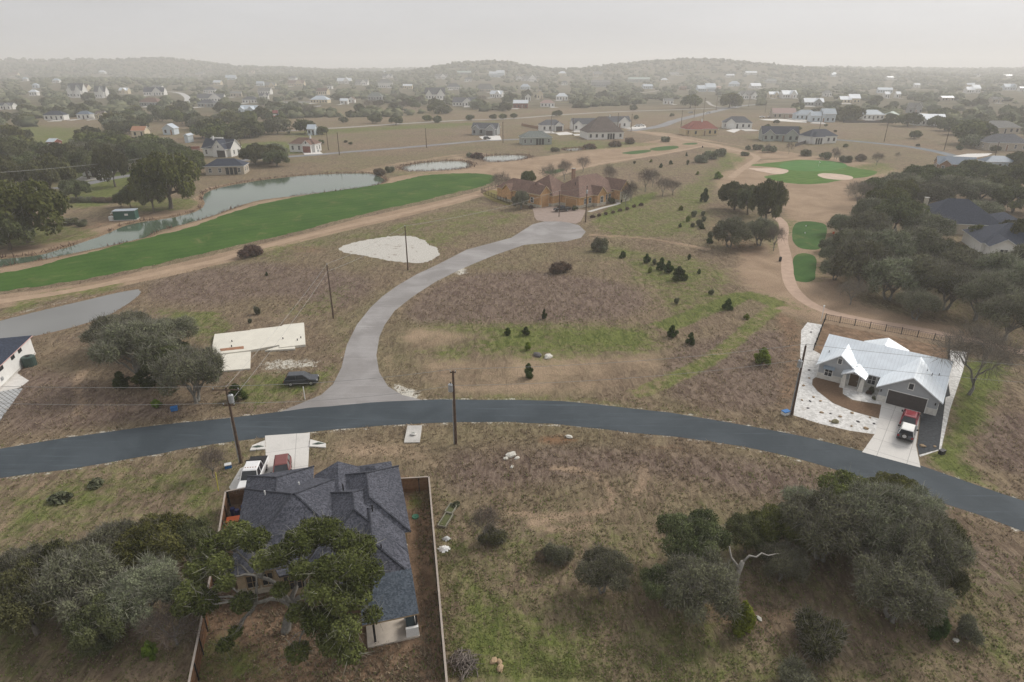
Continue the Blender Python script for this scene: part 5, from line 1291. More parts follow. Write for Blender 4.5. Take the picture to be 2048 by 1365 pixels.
def put(kind, px, py, wpx, hpx=None, label=None, i=None, auto=True, world=None, adj=None):
    p = world or G(px, py); s = mpp(p); d = p[1]; lod = 0 if d < 118 else (1 if d < 330 else 2); R_ = wpx*s/2
    i = R.randrange(100) if i is None else i; T_ = tmpl(kind, lod, i)
    hz = None
    if hpx: hz = hpx*s*1.04
    else: hz = {'oak': 1.22, 'oaky': 1.22, 'grey': 1.2, 'bare': 1.4, 'cedar': 1.8, 'bush': .95}[kind]*R_*R.uniform(.9, 1.1)
    if label: ds = None
    else:
        sz = ('large' if R_ > 6 else 'small' if R_ < 3.2 else 'medium') if kind not in ('cedar', 'bush') else ('large' if R_ > 2 else 'small' if R_ < .9 else 'medium')
        ds = (adj or sz)+' '+NM[kind]
    return T_.place((p[0], p[1], p[2]), R_, R.uniform(0, 6.28), label, GRP[kind], hz, ds)

# -- the big live oak behind the front house (own mesh)
cl = []
def at(px, py, z, r): q = G(px, py, z); cl.append((q[0]-BX, q[1]-BY, z, r))
BX, BY = G(572, 1262)[:2]
for px, py, z, r in ((650,1062,8.4,1.45),(600,1085,8.3,1.5),(690,1085,8,1.35),(560,1110,7.8,1.2),(722,1095,7.6,1.35),(735,1145,6.8,1.35),(715,1190,6,1.25),(700,1130,8,1.5),(655,1140,8.2,1.4),(640,1180,7.2,1.3),(680,1200,6.2,1.4),
    (470,1070,6.6,1.5),(425,1095,6,1.4),(510,1080,7.2,1.25),(395,1140,5.2,1.2),(380,1185,4.6,1.3),(410,1205,4.2,1.2),(365,1215,3.8,.9),(450,1165,5.5,.9),(485,1205,4.4,1.0),(600,1140,7.6,1.0),(560,1180,5,.8),
    (640,1240,5.2,1.4),(690,1255,4.8,1.3),(595,1225,4.6,.9),(665,1285,3.6,1.2),(700,1305,3.0,1.1),(595,1305,2.6,1.0),(450,1290,2.2,.7),(470,1265,2.6,.6),(745,1230,4.6,.8),(715,1165,7,1.1),(620,1060,8,1.2),(440,1130,6.2,1.2),(530,1120,7.4,1.1)):
    at(px, py, z, r)
bigc = crown_mesh('crown', cl, 60000, .185, 2500, .9, .035, [L_OAKY, L_GREY], 5, .7, .5)
bigt = trunk_mesh('trunk', cl, 8.5, .36, 9, BARKP, (.6, .5), .3, 3, 1, 8)
BIG = Tree('live_oak_tree', bigc, bigt, 8.6, 9.5)
BIG.place((BX, BY, 0), 8.6, 0, 'huge spreading live oak with pale limbs covering the back of the shingled house', GRP['oak'], 9.5)
ANCH.append(('the huge spreading oak', BX, BY))

# -- lower left thicket
for k, px, py, w, h, i in (('oak',75,1268,180,140,0),('grey',165,1235,175,150,1),('oaky',320,1140,170,110,1),('oak',385,1120,110,90,2),('oak',130,1200,150,120,3),('grey',300,1235,170,120,0),('oak',225,1290,140,110,1),('bare',355,1290,130,90,0),
    ('oak',20,1235,110,100,2),('grey',60,1190,120,110,2),('grey',235,1150,150,110,3),('oak',200,1305,100,60,0),('bare',250,1200,110,90,1)):
    put(k, px, py, w, h, i=i)
put('cedar', 303, 1312, 34, 40, i=0, label='bright yellow green cedar at the front of the lower left thicket')
ANCH.append(('the lower left thicket', *G(200, 1230)[:2]))
# -- lower right thicket
for k, px, py, w, h, i in (('oak',1378,1130,150,115,1),('grey',1392,1225,175,125,0),('oak',1330,1215,110,90,3),('oak',1490,1105,100,80,0),('oaky',1550,1100,130,90,1),('grey',1640,1120,180,140,1),('grey',1740,1110,200,150,2),('grey',1830,1165,170,150,3),('oaky',1700,1045,170,90,0),
    ('grey',1780,1240,190,130,1),('oak',1850,1130,130,110,2),('grey',1560,1160,110,80,2),('oak',1880,1200,80,90,1),('grey',1620,1060,140,80,3),('grey',1800,1060,160,90,0),('oaky',1780,1010,110,60,1)):
    put(k, px, py, w, h, i=i)
ANCH.append(('the lower right thicket', *G(1650, 1150)[:2]))
put('cedar', 1480, 1262, 66, 75, i=3, label='bright yellow green cedar in the lower right thicket')
put('bush', 1615, 1300, 130, 80, i=1, label='broad green bush below the lower right thicket')
put('cedar', 1870, 1272, 52, 68, i=1, label='dark upright cedar at the right end of the lower right thicket')
put('bush', 1935, 1280, 62, 45, i=0, label='low grey green bush right of the dark upright cedar')
put('bush', 1590, 1372, 90, 50, i=3, label='grey green bush cut by the bottom edge')
put('cedar', 1898, 1094, 24, 24, i=0, label='small yellow green cedar between the right thicket and the road')
put('bare', 970, 1085, 62, 85, i=1, label='leafless sapling with a dark green bush at its foot')
put('bush', 985, 1085, 64, 28, i=4, label='dark green bush at the foot of the leafless sapling')
put('bush', 1122, 1125, 66, 40, i=0, label='grey scrubby bush left of the lower right thicket')
put('grey', 1205, 1185, 125, 90, i=2, label='round grey scrub elm standing alone left of the lower right thicket')
put('bush', 1085, 1118, 36, 24, i=2, label='brown brushy clump beside the grey scrubby bush')
put('bare', 428, 955, 62, 62, i=2, label='bare sapling left of the white pickup truck')
# -- thicket left of the foundation
for k, px, py, w, h, i in (('grey',285,762,160,125,0),('grey',255,700,140,75,1),('grey',395,805,150,118,2),('grey',335,705,130,70,3),('oak',350,770,110,80,2)): put(k, px, py, w, h, i=i)
for px, py, w, h, lb in ((245,775,40,34,'dark cedar at the left foot of the thicket by the foundation'),(300,770,62,44,'broad dark cedar in front of the thicket by the foundation'),(358,712,50,40,'dark cedar behind the thicket by the foundation')): put('cedar', px, py, w, h, label=lb, i=1)
put('cedar', 474, 800, 42, 34, i=2, label='round cedar beside the pole with crossarms'); put('cedar', 313, 814, 24, 17, i=0, label='little green cedar between the thicket and the dark road')
ANCH.append(('the thicket by the foundation', *G(320, 750)[:2]))
# -- single cedars in the fields
for px, py, w, h in ((1246,516,16,14),(1293,526,18,18),(1322,540,20,24),(1336,546,22,24),(1357,560,32,28),(1310,530,12,12),(1378,520,10,12),(1398,548,10,10),(1422,590,12,11),(1352,608,13,13),(1455,620,22,24),(1493,638,14,11),(1088,638,13,20),(1016,669,19,14),(1052,670,21,17),
    (1056,699,19,16),(1057,756,27,31),(1343,674,26,24),(1381,688,22,25),(1523,728,39,35),(516,628,16,17),(501,647,9,10),(534,552,6,9),(1409,404,19,26),(1362,421,13,9),(1435,358,21,14),(1403,458,14,11),(1409,443,13,10),(1422,478,15,15),(1396,452,16,14),(1386,434,16,13),(1375,444,14,12),(1404,432,12,10),(1429,470,10,10),(1418,487,15,12),(1385,455,9,9),(1360,455,8,8),
    (1300,546,12,12),(1268,328,7,6),(1302,325,7,6),(1341,329,9,8),(1374,330,8,10),(1322,336,8,9),(1373,313,4,8),(1405,312,4,5),(1395,350,8,7)):
    put('cedar' if (px+py) % 4 else 'bush', px, py, w, h, i=None if (px+py) % 4 else 1)
put('bush', 1194, 502, 38, 26, i=0, label='dark grey round bush left of the turning circle, the rear of two'); put('bush', 1206, 504, 26, 14, i=3, label='smaller dark grey bush touching the rear round one')
# -- grove by the cart path
for k, px, py, w, h, i, lb in (('oak',1528,452,72,96,1,'tall dark live oak beside the cart path'),('oak',1468,420,78,55,2,'dark live oak at the back left of the cart path grove'),('grey',1458,495,80,62,0,'grey elm at the left front of the cart path grove'),('grey',1518,492,66,58,1,'grey green elm with a slender trunk in the cart path grove'),('bare',1547,502,40,50,1,'slim bare tree leaning by the cart path'),('oak',1495,430,60,58,3,'round live oak between the two dark ones in the cart path grove')):
    put(k, px, py, w, h, i=i, label=lb)
ANCH.append(('the cart path grove', *G(1495, 450)[:2]))
# -- right wood
for k, px, py, w, h in (('grey',1718,575,115,100),('grey',1775,600,120,95),('grey',1700,530,95,80),('grey',1835,600,125,100),('grey',1765,545,115,90),('grey',1835,540,110,90),('grey',1890,620,125,95),('grey',1950,640,130,100),('grey',1985,590,120,90),('grey',2040,620,120,95),
    ('grey',2010,680,130,95),('grey',1915,570,110,80),('oak',1885,540,90,58),('oak',1990,560,95,55),('oak',2030,500,90,65),('grey',1680,470,60,45),('grey',1730,490,95,70),('oak',1790,465,105,70),('grey',1740,450,80,55),('grey',1850,480,90,55),('oaky',1770,430,90,58),('oaky',1800,410,80,50),
    ('oak',1757,398,82,42),('grey',1800,395,95,50),('oak',1848,385,100,55),('grey',1850,415,90,50),('grey',1895,400,95,50),('oak',1905,375,80,42),('grey',1950,405,90,48),('oak',1985,400,80,50),('oak',2030,385,90,55),('oak',2025,425,90,55),('grey',1960,440,80,40),('oak',1945,360,70,40),
    ('oak',1985,368,70,38),('oak',2035,340,60,36),('grey',1655,505,40,30),('grey',1668,560,60,45),('grey',1620+40,528,50,40),('grey',2060,560,100,80),('grey',1830,640,90,60),('bare',1700,610,60,50),('oaky',1960,490,60,40)):
    put(k, px, py, w, h)
put('bare', 1713, 412, 60, 48, i=0, label='pale bare tree standing clear at the edge of the right wood')
put('bare', 1938, 790, 165, 142, i=2, label='big leafless tree over the rock strip right of the white roofed house')
ANCH.append(('the right wood', *G(1800, 560)[:2]))
# -- around the brown stone house
for px, py, w, h in ((1002,393,46,46),(1098,376,38,44),(1128,362,34,40),(1217,376,30,44),(1262,404,28,40),(1251,414,28,40),(1290,385,34,44),(1325,393,36,36),(1345,390,36,28),(1166,345,30,30),(1305,375,30,34)): put('bare', px, py, w, h)
put('oaky', 1056, 372, 34, 30, i=0); put('grey', 1042, 418, 38, 38, i=1); put('bush', 1222, 407, 15, 12, i=1); put('bush', 1150, 421, 14, 9, i=4); put('bush', 1062, 417, 12, 7, i=2); put('bush', 1016, 403, 10, 13, i=1)
for px, py in ((1185,436),(1198,433),(1212,430),(1226,427),(1240,423),(1254,420),(1268,415),(1282,412)): put('bush', px, py, 11, 6, i=2)
# -- left pond side
for k, px, py, w, h, i in (('oaky',60,485,190,125,0),('oak',20,500,120,80,1),('oaky',342,418,130,115,1),('oak',308,425,62,75,1),('oak',262,416,38,44,2),('oak',243,414,30,30,3),('oak',231,374,66,80,0),('oak',178,358,80,60,1),('oak',105,388,110,75,2),('oak',60,372,100,65,3),('oak',15,395,100,80,0),('oak',130,345,90,60,1),
    ('oak',30,340,100,60,2),('oak',300,340,80,60,3),('oaky',380,350,70,50,0),('oak',270,330,60,50,1),('oak',80,335,80,50,0),('oak',200,335,70,50,2),('oak',155,398,60,40,1)):
    put(k, px, py, w, h, i=i)
put('bush', 137, 450, 40, 13, i=1); put('bush', 165, 453, 26, 13, i=3); put('bush', 503, 513, 52, 24, i=2, label='brown brushy shrub at the near edge of the fairway track')
for px in range(150, 235, 14): put('bush', px, 405, 22, 11, i=2 if px > 185 else 0)
for px, py, w in ((1490,312,20),(1515,300,24),(1496,300,16),(1535,305,30),(1610,312,28),(1650,318,30),(1690,325,28),(1720,322,30),(760,350,30),(780,345,24),(955,318,26),(940,316,20),(1112,304,20),(1400,325,34),(1420,318,36),(1440,312,30),(1180,298,26),(1230,294,30),(1260,288,26),(1330,284,22),(1120,545,46)): put('bush', px, py, w, None, i=R.choice((0, 2, 3)))
for px, py, w, h in ((1534,307,12,18),(1577,309,14,24),(1668,320,16,24),(1753,331,26,24),(1793,320,12,14),(1672,322,14,18)): put('bare', px, py, w, h)
# -- rows across the middle distance
for px, py, w in ((792,250,28),(752,247,30),(854,243,20),(875,246,19),(940,241,17),(986,240,16),(1006,240,17),(1028,238,16),(1114,234,20),(1266,221,16),(1272,239,11),(1344,234,10),(687,246,18),(700,235,18),(712,233,16),(1256,203,10),(1291,203,10),(1317,199,10),
    (1534,258,13),(1552,249,13),(1596,262,13),(1651,254,8),(1670,265,7),(1691,295,10),(1380,217,42),(1458,216,46),(1700,243,48),(1815,253,46),(1871,254,32),(1941,289,74),(1774,250,24),(611,268,44),(646,269,26),(643,290,14),(537,301,9),(511,293,9),(499,302,6),(483,313,10),(692,286,8),(701,290,9),
    (1990,305,20),(2035,345,40),(1830,278,24),(1890,262,40),(1916,270,50),(1780,240,20),(1918,300,14),(1835,294,9)):
    put('oak' if R.random() < .8 else 'oaky', px, py, w)
# ------------------------------------------------------------------ scattered mid-distance trees
BLOCK = []
for o in list(COL.objects):
    if o.parent is None and o.get('category') in ('house', 'barn', 'shed', 'building'): BLOCK.append((o.location.x, o.location.y))
BLOCK = np.array(BLOCK)
def clear_of_houses(x, y, py):
    d = math.hypot(x, y); dx = BLOCK[:, 0]-x*(BLOCK[:, 1]/max(y, 1)) ; dy = BLOCK[:, 1]-y
    # not on a house and not hiding its front
    return not bool(np.any((np.abs(dx) < 14) & (dy > -22) & (dy < 22+d*.14)))
OPEN = [P2(q) for q in ([(560,268),(560,255),(700,240),(1010,225),(1250,212),(1390,195),(1450,205),(1500,215),(1600,225),(1500,262),(1330,262),(1100,300),(700,345),(640,300)],
    [(640,262),(820,232),(1010,222),(1010,262),(700,280)], [(1600,268),(1760,245),(1900,262),(1930,300),(1900,320),(1600,300)], [(0,258),(120,255),(230,265),(240,290),(120,290),(0,285)], [(450,285),(560,275),(660,290),(640,318),(480,325)],
    [(330,180),(385,184),(380,212),(340,214)], [(560,201),(645,201),(650,214),(560,214)], [(1240,222),(1400,188),(1560,222),(1500,250)])]
def inside(poly, x, y): return bool(sdist(poly, np.array([x]), np.array([y]))[0] > 0)
cnt = 0
def scatter(n, x0, x1, y0, y1, kinds, w0, w1, chk_open=True):
    global cnt
    k = 0; tries = 0
    while k < n and tries < n*12:
        tries += 1; px = R.uniform(x0, x1); py = y0+(y1-y0)*R.random()**.9
        p = G(px, py)
        if chk_open and any(inside(q, p[0], p[1]) for q in OPEN): continue
        if not clear_of_houses(p[0], p[1], py): continue
        kd = R.choice(kinds); Rm = R.uniform(w0, w1)/2
        put(kd, px, py, 2*Rm/mpp(p)); k += 1; cnt += 1
scatter(74, -10, 560, 258, 335, ['oak', 'oak', 'oaky', 'grey'], 12, 19)
scatter(56, -10, 560, 216, 256, ['oak', 'oak', 'grey', 'oaky'], 10, 17)
scatter(26, 0, 700, 193, 216, ['oak', 'grey'], 11, 18)
scatter(46, 560, 1350, 195, 236, ['oak', 'oak', 'grey', 'bare'], 10, 18)
scatter(24, 1440, 2048, 200, 245, ['oak', 'grey', 'oak'], 10, 17)
scatter(26, 1750, 2060, 230, 300, ['oak', 'oaky', 'grey'], 9, 15)

# ------------------------------------------------------------------ far woodland (one mass)
def icos():
    t = (1+5**.5)/2
    v = np.array([(-1,t,0),(1,t,0),(-1,-t,0),(1,-t,0),(0,-1,t),(0,1,t),(0,-1,-t),(0,1,-t),(t,0,-1),(t,0,1),(-t,0,-1),(-t,0,1)], float); v /= np.linalg.norm(v[0])
    f = [(0,11,5),(0,5,1),(0,1,7),(0,7,10),(0,10,11),(1,5,9),(5,11,4),(11,10,2),(10,7,6),(7,1,8),(3,9,4),(3,4,2),(3,2,6),(3,6,8),(3,8,9),(4,9,5),(2,4,11),(6,2,10),(8,6,7),(9,8,1)]
    vs = list(map(tuple, v)); mid = {}
    def mp_(a, b):
        k = (min(a, b), max(a, b))
        if k not in mid:
            q = (np.array(vs[a])+np.array(vs[b]))/2; q /= np.linalg.norm(q); vs.append(tuple(q)); mid[k] = len(vs)-1
        return mid[k]
    nf = []
    for a, b, c in f:
        ab, bc, ca = mp_(a, b), mp_(b, c), mp_(c, a); nf += [(a, ab, ca), (b, bc, ab), (c, ca, bc), (ab, bc, ca)]
    return np.array(vs), np.array(nf)
IV, IF = icos()
def woodland(n, seed):
    r = np.random.default_rng(seed)
    d = 640*np.exp(r.random(n)*1.98)          # 640 .. 4600 m
    a = (r.random(n)-.5)*1.62; X = np.sin(a)*d; Y = np.cos(a)*d
    den = .5+.5*np.sin(X/95+1.3*np.sin(Y/140))*np.cos(Y/120+1.1*np.sin(X/160))+.25*np.sin(X/37+Y/51)
    keep = r.random(n) < np.clip(.04+.95*den+np.clip((d-1500)/1500, 0, .8), 0, 1)
    for q in OPEN: keep &= ~(sdist(q, X, Y) > 0)
    for hx, hy in BLOCK:
        if hy > 500: dd_ = math.hypot(hx, hy); keep &= ~((np.abs(X*hy/Y-hx) < 16) & (Y > hy-40-dd_*.2) & (Y < hy+20))
    X, Y, d = X[keep], Y[keep], d[keep]; n = len(X)
    rad = (2.6+3.4*r.random(n))*(1+np.clip((d-1500)/3000, 0, 1)*.9); Z = hgt(X, Y)
    Vv = IV[None]*(rad[:, None, None])*np.array([1, 1, .66])*(1+.34*r.normal(size=(n, len(IV), 1)))
    Vv = Vv+np.stack([X, Y, Z+rad*.45], 1)[:, None]
    Ff = (IF[None]+(np.arange(n)*len(IV))[:, None, None]).reshape(-1, 3)
    T = np.repeat(r.random(n), len(IV))+.25*r.normal(size=n*len(IV))
    return Vv.reshape(-1, 3), Ff, np.clip(T, 0, 1)
V, Fc, T = woodland(26000, 5)
LW = leafmat('woodland_crown', (.04, .046, .025), (.15, .145, .09), 0)
tag(link_mesh('woodland', npmesh('woodland', V, Fc, [LW], tint=T)), 'hazy scrub woodland covering the far hills', kind='stuff')
# reeds along the pond banks
def reeds(seed):
    r = np.random.default_rng(seed); P = []
    for k, poly in enumerate(PONDW[:4]):
        Q = np.array(grow(poly, .9)); L = len(Q)
        for i in range(L):
            a, b_ = Q[i], Q[(i+1) % L]; m_ = int(np.linalg.norm(b_-a)*(4.5 if k == 0 else 10))
            if k == 0 and a[1] < 235 and a[0] < -60 and r.random() < .5: continue
            for _ in range(m_): P.append(a+(b_-a)*r.random()+r.normal(size=2)*(.5 if k == 0 else 1.4))
    P = np.array(P); n = len(P); D = dirs(n, r, 2.2); C = np.stack([P[:, 0], P[:, 1], np.full(n, -.1)], 1)
    V = tris(C, D, .8, .2, r); return V, np.repeat(r.random(n), 4)
V, T = reeds(4)
tag(link_mesh('reeds', npmesh('reeds', V, np.arange(len(V)).reshape(-1, 4), [L_BRN], tint=T)), 'brown reeds fringing the ponds', kind='stuff')
# ------------------------------------------------------------------ vehicles
def paint(name, col, rough=.3): return M(name, col, rough=rough, var=.04, spec=.55)
LAMP = M('headlamp', (.6, .6, .6), rough=.15, spec=.6); TAIL = M('tail_lamp', (.3, .02, .02), rough=.2); CHR = M('chrome', (.45, .46, .48), rough=.25, metal=.7)
def vehicle(name, label, px, py, rzd, L=4.7, Wd=1.9, H=1.68, col=None, kind='suv', cat='car', group=None, lod=0, roofcol=None, world=None, hood=1.25, sunroof=False, shade=False, spare=False):
    """x forward; (px,py) = centre on the ground"""
    p = world or G(px, py); root = empty(name, (p[0], p[1], p[2]+.03), math.radians(rzd), label, cat, group)
    h = L/2; w = Wd/2; zb, zm, zh = .34, .92, 1.02; r = .36 if kind != 'jeep' else .42
    if kind in ('pickup', 'jeep'): zb, zm, zh = .5, 1.08, 1.15
    fx, rx = h-.95, -h+(1.0 if kind != 'pickup' else 1.25)
    def arch(cx): return [(cx+(r+.09)*math.cos(a), r+(r+.09)*math.sin(a)) for a in [math.pi*k/6 for k in range(7)]]
    prof = [(h-.05, zb), (h, zb+.25), (h-.06, zm-.1), (h-.25, zm), (h-hood, zh)]
    if kind == 'pickup': prof += [(-h+1.95, zh+.02), (-h+1.9, zh), (-h+.02, zh)]
    else: prof += [(-h+.25, zh+.04)]
    prof += [(-h, zm-.1), (-h+.04, zb)]
    bot = []
    for cx in (rx, fx): bot += [(x, max(z, zb)) for x, z in arch(cx)[::-1]]
    prof = prof+bot
    b = MB(); ys = [(-w, .05), (-w+.09, 0), (w-.09, 0), (w, .05)]; n = len(prof); rings = []
    for y, ins in ys:
        for x, z in prof: b.v.append((x*(1-ins*.35), y, z-(ins if z > .8 else 0)))
    for k in range(3):
        for i in range(n): b.f.append([k*n+i, (k+1)*n+i, (k+1)*n+(i+1) % n, k*n+(i+1) % n]); b.m.append(0)
    b.f.append(list(range(n))[::-1]); b.m.append(0); b.f.append(list(range(3*n, 4*n))); b.m.append(0)
    body = b.build('body', [col], root)
    # greenhouse
    if kind == 'pickup': x0b, x1b, x0t, x1t = -h+2.0, h-hood-.05, -h+2.2, h-hood-.75
    elif kind == 'jeep': x0b, x1b, x0t, x1t = -h+.2, h-hood-.25, -h+.3, h-hood-.5
    else: x0b, x1b, x0t, x1t = -h+.12, h-hood+.1, -h+.65, h-hood-.75
    wi = w-.08; wt = w-.27; zt = H-.05
    g = MB(); g.add([(x0b,-wi,zh-.05),(x1b,-wi,zh-.05),(x1b,wi,zh-.05),(x0b,wi,zh-.05),(x0t,-wt,zt),(x1t,-wt,zt),(x1t,wt,zt),(x0t,wt,zt)], [(0,3,2,1),(4,5,6,7),(0,1,5,4),(1,2,6,5),(2,3,7,6),(3,0,4,7)])
    g.build('windows', GLASS, root)
    rf = MB(); o_ = .03
    rf.add([(x0t-.05,-wt-o_,zt-.02),(x1t+.05,-wt-o_,zt-.02),(x1t+.05,wt+o_,zt-.02),(x0t-.05,wt+o_,zt-.02),(x0t+.05,-wt+.06,zt+.06),(x1t-.08,-wt+.06,zt+.06),(x1t-.08,wt-.06,zt+.06),(x0t+.05,wt-.06,zt+.06)], [(0,3,2,1),(4,5,6,7),(0,1,5,4),(1,2,6,5),(2,3,7,6),(3,0,4,7)])
    for sy in (-1, 1):
        for (xa, xb_) in ((x0b, x0t), (x1b, x1t), ((x0b+x1b)/2-.1, (x0t+x1t)/2)): rf.tube([(xa, sy*(wi+.01), zh-.05), (xb_, sy*(wt+.02), zt)], .045, 4)
    roof = rf.build('roof', roofcol or col, root)
    if sunroof: MB().box(x0t+.35, x1t-.15, -wt+.16, wt-.16, zt+.062, zt+.075).build('sunroof', M('red_tinted_glass', (.25, .04, .05), rough=.1, spec=.7), roof)
    if shade: MB().box(x1b-.3, x1b+.08, -.62, .62, zh-.02, zh+.1).build('sunshade', M('blue_sunshade', (.01, .3, .5), rough=.6), root)
    for cx in (fx, rx):
        for sy in (-1, 1):
            t_ = MB().tube([(cx, sy*(w-.24), r), (cx, sy*(w-.21), r), (cx, sy*(w-.02), r), (cx, sy*(w+.01), r)], [r*.9, r, r, r*.9], 16).build('wheel', TYRE, root)
            if lod < 1: MB().tube([(cx, sy*(w-.1), r), (cx, sy*(w+.02), r)], [r*.62, r*.6], 12).build('rim', ALLOY, t_)
    if lod < 1:
        for sy in (-1, 1):
            MB().box(h-.14, h-.01, sy*(w-.3)-.2, sy*(w-.3)+.2, zm-.27, zm-.1).build('headlight', LAMP, root)
            MB().box(-h-.01, -h+.12, sy*(w-.16)-.12, sy*(w-.16)+.12, zm-.25, zm-.03).build('tail_light', TAIL, root)
            MB().box(x1b-.45, x1b-.2, sy*(w+.12)-.1, sy*(w+.12)+.1, zh-.02, zh+.17).build('mirror', BLACKM if kind != 'pickup' else col, root)
        MB().box(h-.06, h+.06, -w+.25, w-.25, zb-.02, zb+.2).build('bumper', CHR if kind == 'pickup' else BLACKM, root)
        MB().box(h-.03, h+.015, -w+.52, w-.52, zb+.24, zm-.12).build('grille', BLACKM, root)
        MB().box(-h-.07, -h+.05, -w+.2, w-.2, zb, zb+.18).build('rear_bumper', BLACKM, root)
        if kind == 'pickup':
            MB().box(-h+.12, -h+1.85, -w+.12, w-.12, zh-.03, zh+.015).build('bed', BLACKM, root)
        if kind == 'jeep' or spare:
            sp = MB().tube([(-h-.25, .1, zm+.05), (-h-.02, .1, zm+.05)], [.37, .37], 16).build('spare_wheel', TYRE, root)
            MB().tube([(-h-.28, .1, zm+.05), (-h-.2, .1, zm+.05)], .24, 10).build('rim', ALLOY, sp)
    return root
CH_G = paint('charcoal_paint', (.045, .05, .06)); WH_P = paint('white_car_paint', (.72, .72, .72)); MAR = paint('maroon_paint', (.17, .05, .045), .45); RED = paint('red_paint', (.22, .015, .03)); BLK = paint('black_paint', (.018, .018, .02)); SLV = paint('silver_paint', (.42, .43, .44))
vehicle('parked_suv', 'charcoal grey SUV parked on the grass beside the white foundation', 604, 767, 8, 4.9, 1.95, 1.7, CH_G)
def head(pa, pb): a, b_ = G(*pa), G(*pb); return math.degrees(math.atan2(b_[1]-a[1], b_[0]-a[0]))
tx = G(497, 950, .6)
tk = vehicle('pickup_truck', 'white pickup truck with a black flat bed parked beside the shingled house', 0, 0, -83+15.5-16, 6.3, 2.1, 2.05, WH_P, 'pickup', 'pickup truck', world=(-29.9, 60.0, 0), hood=1.5)
MB().box(-3.05, -1.2, -.98, .98, 1.18, 1.3).build('flat_bed', BLACKM, tk); MB().box(-1.3, -1.15, -.95, .95, 1.3, 2.0).build('headache_rack', BLACKM, tk)
b = MB()
for k in range(5): b.box(.35, .45, -.6+k*.28, -.5+k*.28, 2.06, 2.1)
b.build('roof_lights', M('amber_lamp', (.3, .12, .05)), tk)
vehicle('parked_suv', 'maroon SUV with a blue windscreen shade beside the white pickup', 0, 0, -74, 4.8, 1.95, 1.8, MAR, 'suv', world=(-26.9, 61.0, 0), shade=True)
dh = head((1790, 890), (1812, 812))
vehicle('parked_suv', 'dark red SUV with a glass roof parked against the garage door', 1817, 846, 53, 4.6, 1.9, 1.72, RED, 'suv', sunroof=True)
jp = vehicle('jeep', 'open backed off-roader with a white top and spare wheel behind the red SUV', 1811, 874, 53, 4.0, 1.85, 1.85, M('dark_jeep_paint', (.09, .1, .11), rough=.4), 'jeep', 'off-roader', roofcol=WHITE, hood=1.15)
vehicle('pickup_truck', 'black pickup truck on the brown driveway of the brick house', 1124, 423, 200, 5.6, 2.0, 1.9, BLK, 'pickup', 'pickup truck')
for px, py, rz, c, lb, k in ((634, 303, -70, SLV, 'silver car on the white drive of the brown roofed house', 'suv'), (1283, 253, 180, WH_P, 'white truck nearest the dark roofed house on the shared pad', 'pickup'), (1274, 254, 180, WH_P, 'white car beside the white truck on the shared pad', 'suv'),
    (1381, 227, 200, SLV, 'pale van on the far road left of the junction', 'suv'), (1416, 227, 180, WH_P, 'white car at the far junction', 'suv'), (1524, 236, 180, WH_P, 'white truck parked left of the brownish pink roof', 'pickup'), (1541, 235, 180, WH_P, 'white car parked closest to the brownish pink roof', 'suv'),
    (290, 336, 10, SLV, 'silver car in the shade of the left oaks', 'suv'), (234, 318, 0, SLV, 'pale car by the low hidden white house', 'suv'), (974, 279, 30, BLK, 'dark car in front of the dark grey house', 'suv')):
    vehicle('parked_car', lb, px, py, rz, 5.0, 1.95, 1.75, c, k, lod=1, group='cars at the distant houses')
rv = G(437, 286); ro = empty('motorhome', rv, math.radians(5), 'white motorhome parked behind the white farmhouse', 'motorhome')
MB().box(-4.2, 3.2, -1.2, 1.2, .5, 3.2).build('body', WHITE, ro); MB().box(3.2, 4.6, -1.15, 1.15, .5, 2.2).build('cab', WHITE, ro); MB().box(-3.5, 3.0, -1.25, -1.2, 1.7, 2.4).build('window', GLASS, ro)
for x in (-2.8, 3.4): MB().tube([(x, -1.22, .45), (x, -.9, .45)], .45, 12).build('wheel', TYRE, ro)

# ------------------------------------------------------------------ poles and wires
def ray_h(px, pyb, pyt):
    p = G(px, pyb); v = (pyt-682.5)/F; sl = (SP+v*CP)/(CP-v*SP); return CH-p[1]*sl-p[2]
TOPS = {}
def pole(key, px, pyb, pyt, label, arms=(), trans=None, riser=False, r=.17, rz=0.0, group='wooden utility poles'):
    p = G(px, pyb); h = ray_h(px, pyb, pyt); far = p[1] > 150
    root = empty('utility_pole', p, rz, label, 'utility pole', group)
    MB().tube([(0, 0, -.3), (0, 0, h)], [r*1.15, r*.75], 8).build('pole', WOODP, root)
    for z, wd in arms:
        a = MB().box(-wd/2, wd/2, -.19, -.08, h-z-.06, h-z+.06).build('crossarm', WOODP, root)
        b = MB()
        for x in (-wd*.45, wd*.45): b.tube([(x, -.13, h-z+.05), (x, -.13, h-z+.25)], .06, 6)
        b.build('insulator', GALV, a)
    if not arms: MB().tube([(0, 0, h), (0, 0, h+.25)], .07, 6).build('insulator', GALV, root)
    if trans:
        x = trans[1]; t_ = MB().tube([(x, -.1, h-trans[0]-.5), (x, -.1, h-trans[0]-.45), (x, -.1, h-trans[0]+.5), (x, -.1, h-trans[0]+.58)], [.2, .3, .3, .18], 12).build('transformer', GALV, root)
        MB().tube([(x, -.1, h-trans[0]+.55), (x, -.1, h-trans[0]+.85)], .05, 6).build('bushing', BLACKM, t_)
    if riser: MB().tube([(-r-.06, -.02, 0), (-r-.02, -.02, h*.62)], .075, 6).build('conduit', GALV, root)
    TOPS[key] = (p[0], p[1], p[2]+h); return root
pole('a', 912, 888, 742, 'tall wooden pole with a grey transformer and conduit in front of the road', ((.15, .7),), (2.3, -.36), True, .17)
pole('b', 483, 926, 776, 'wooden pole with two crossarms rising behind the white pickup', ((.2, 3.2), (2.2, 1.4)), (1.4, .38), True, .17)
pole('c', 1583, 830, 692, 'wooden pole at the left edge of the white rock bed', (), (2.6, -.36), True, .17)
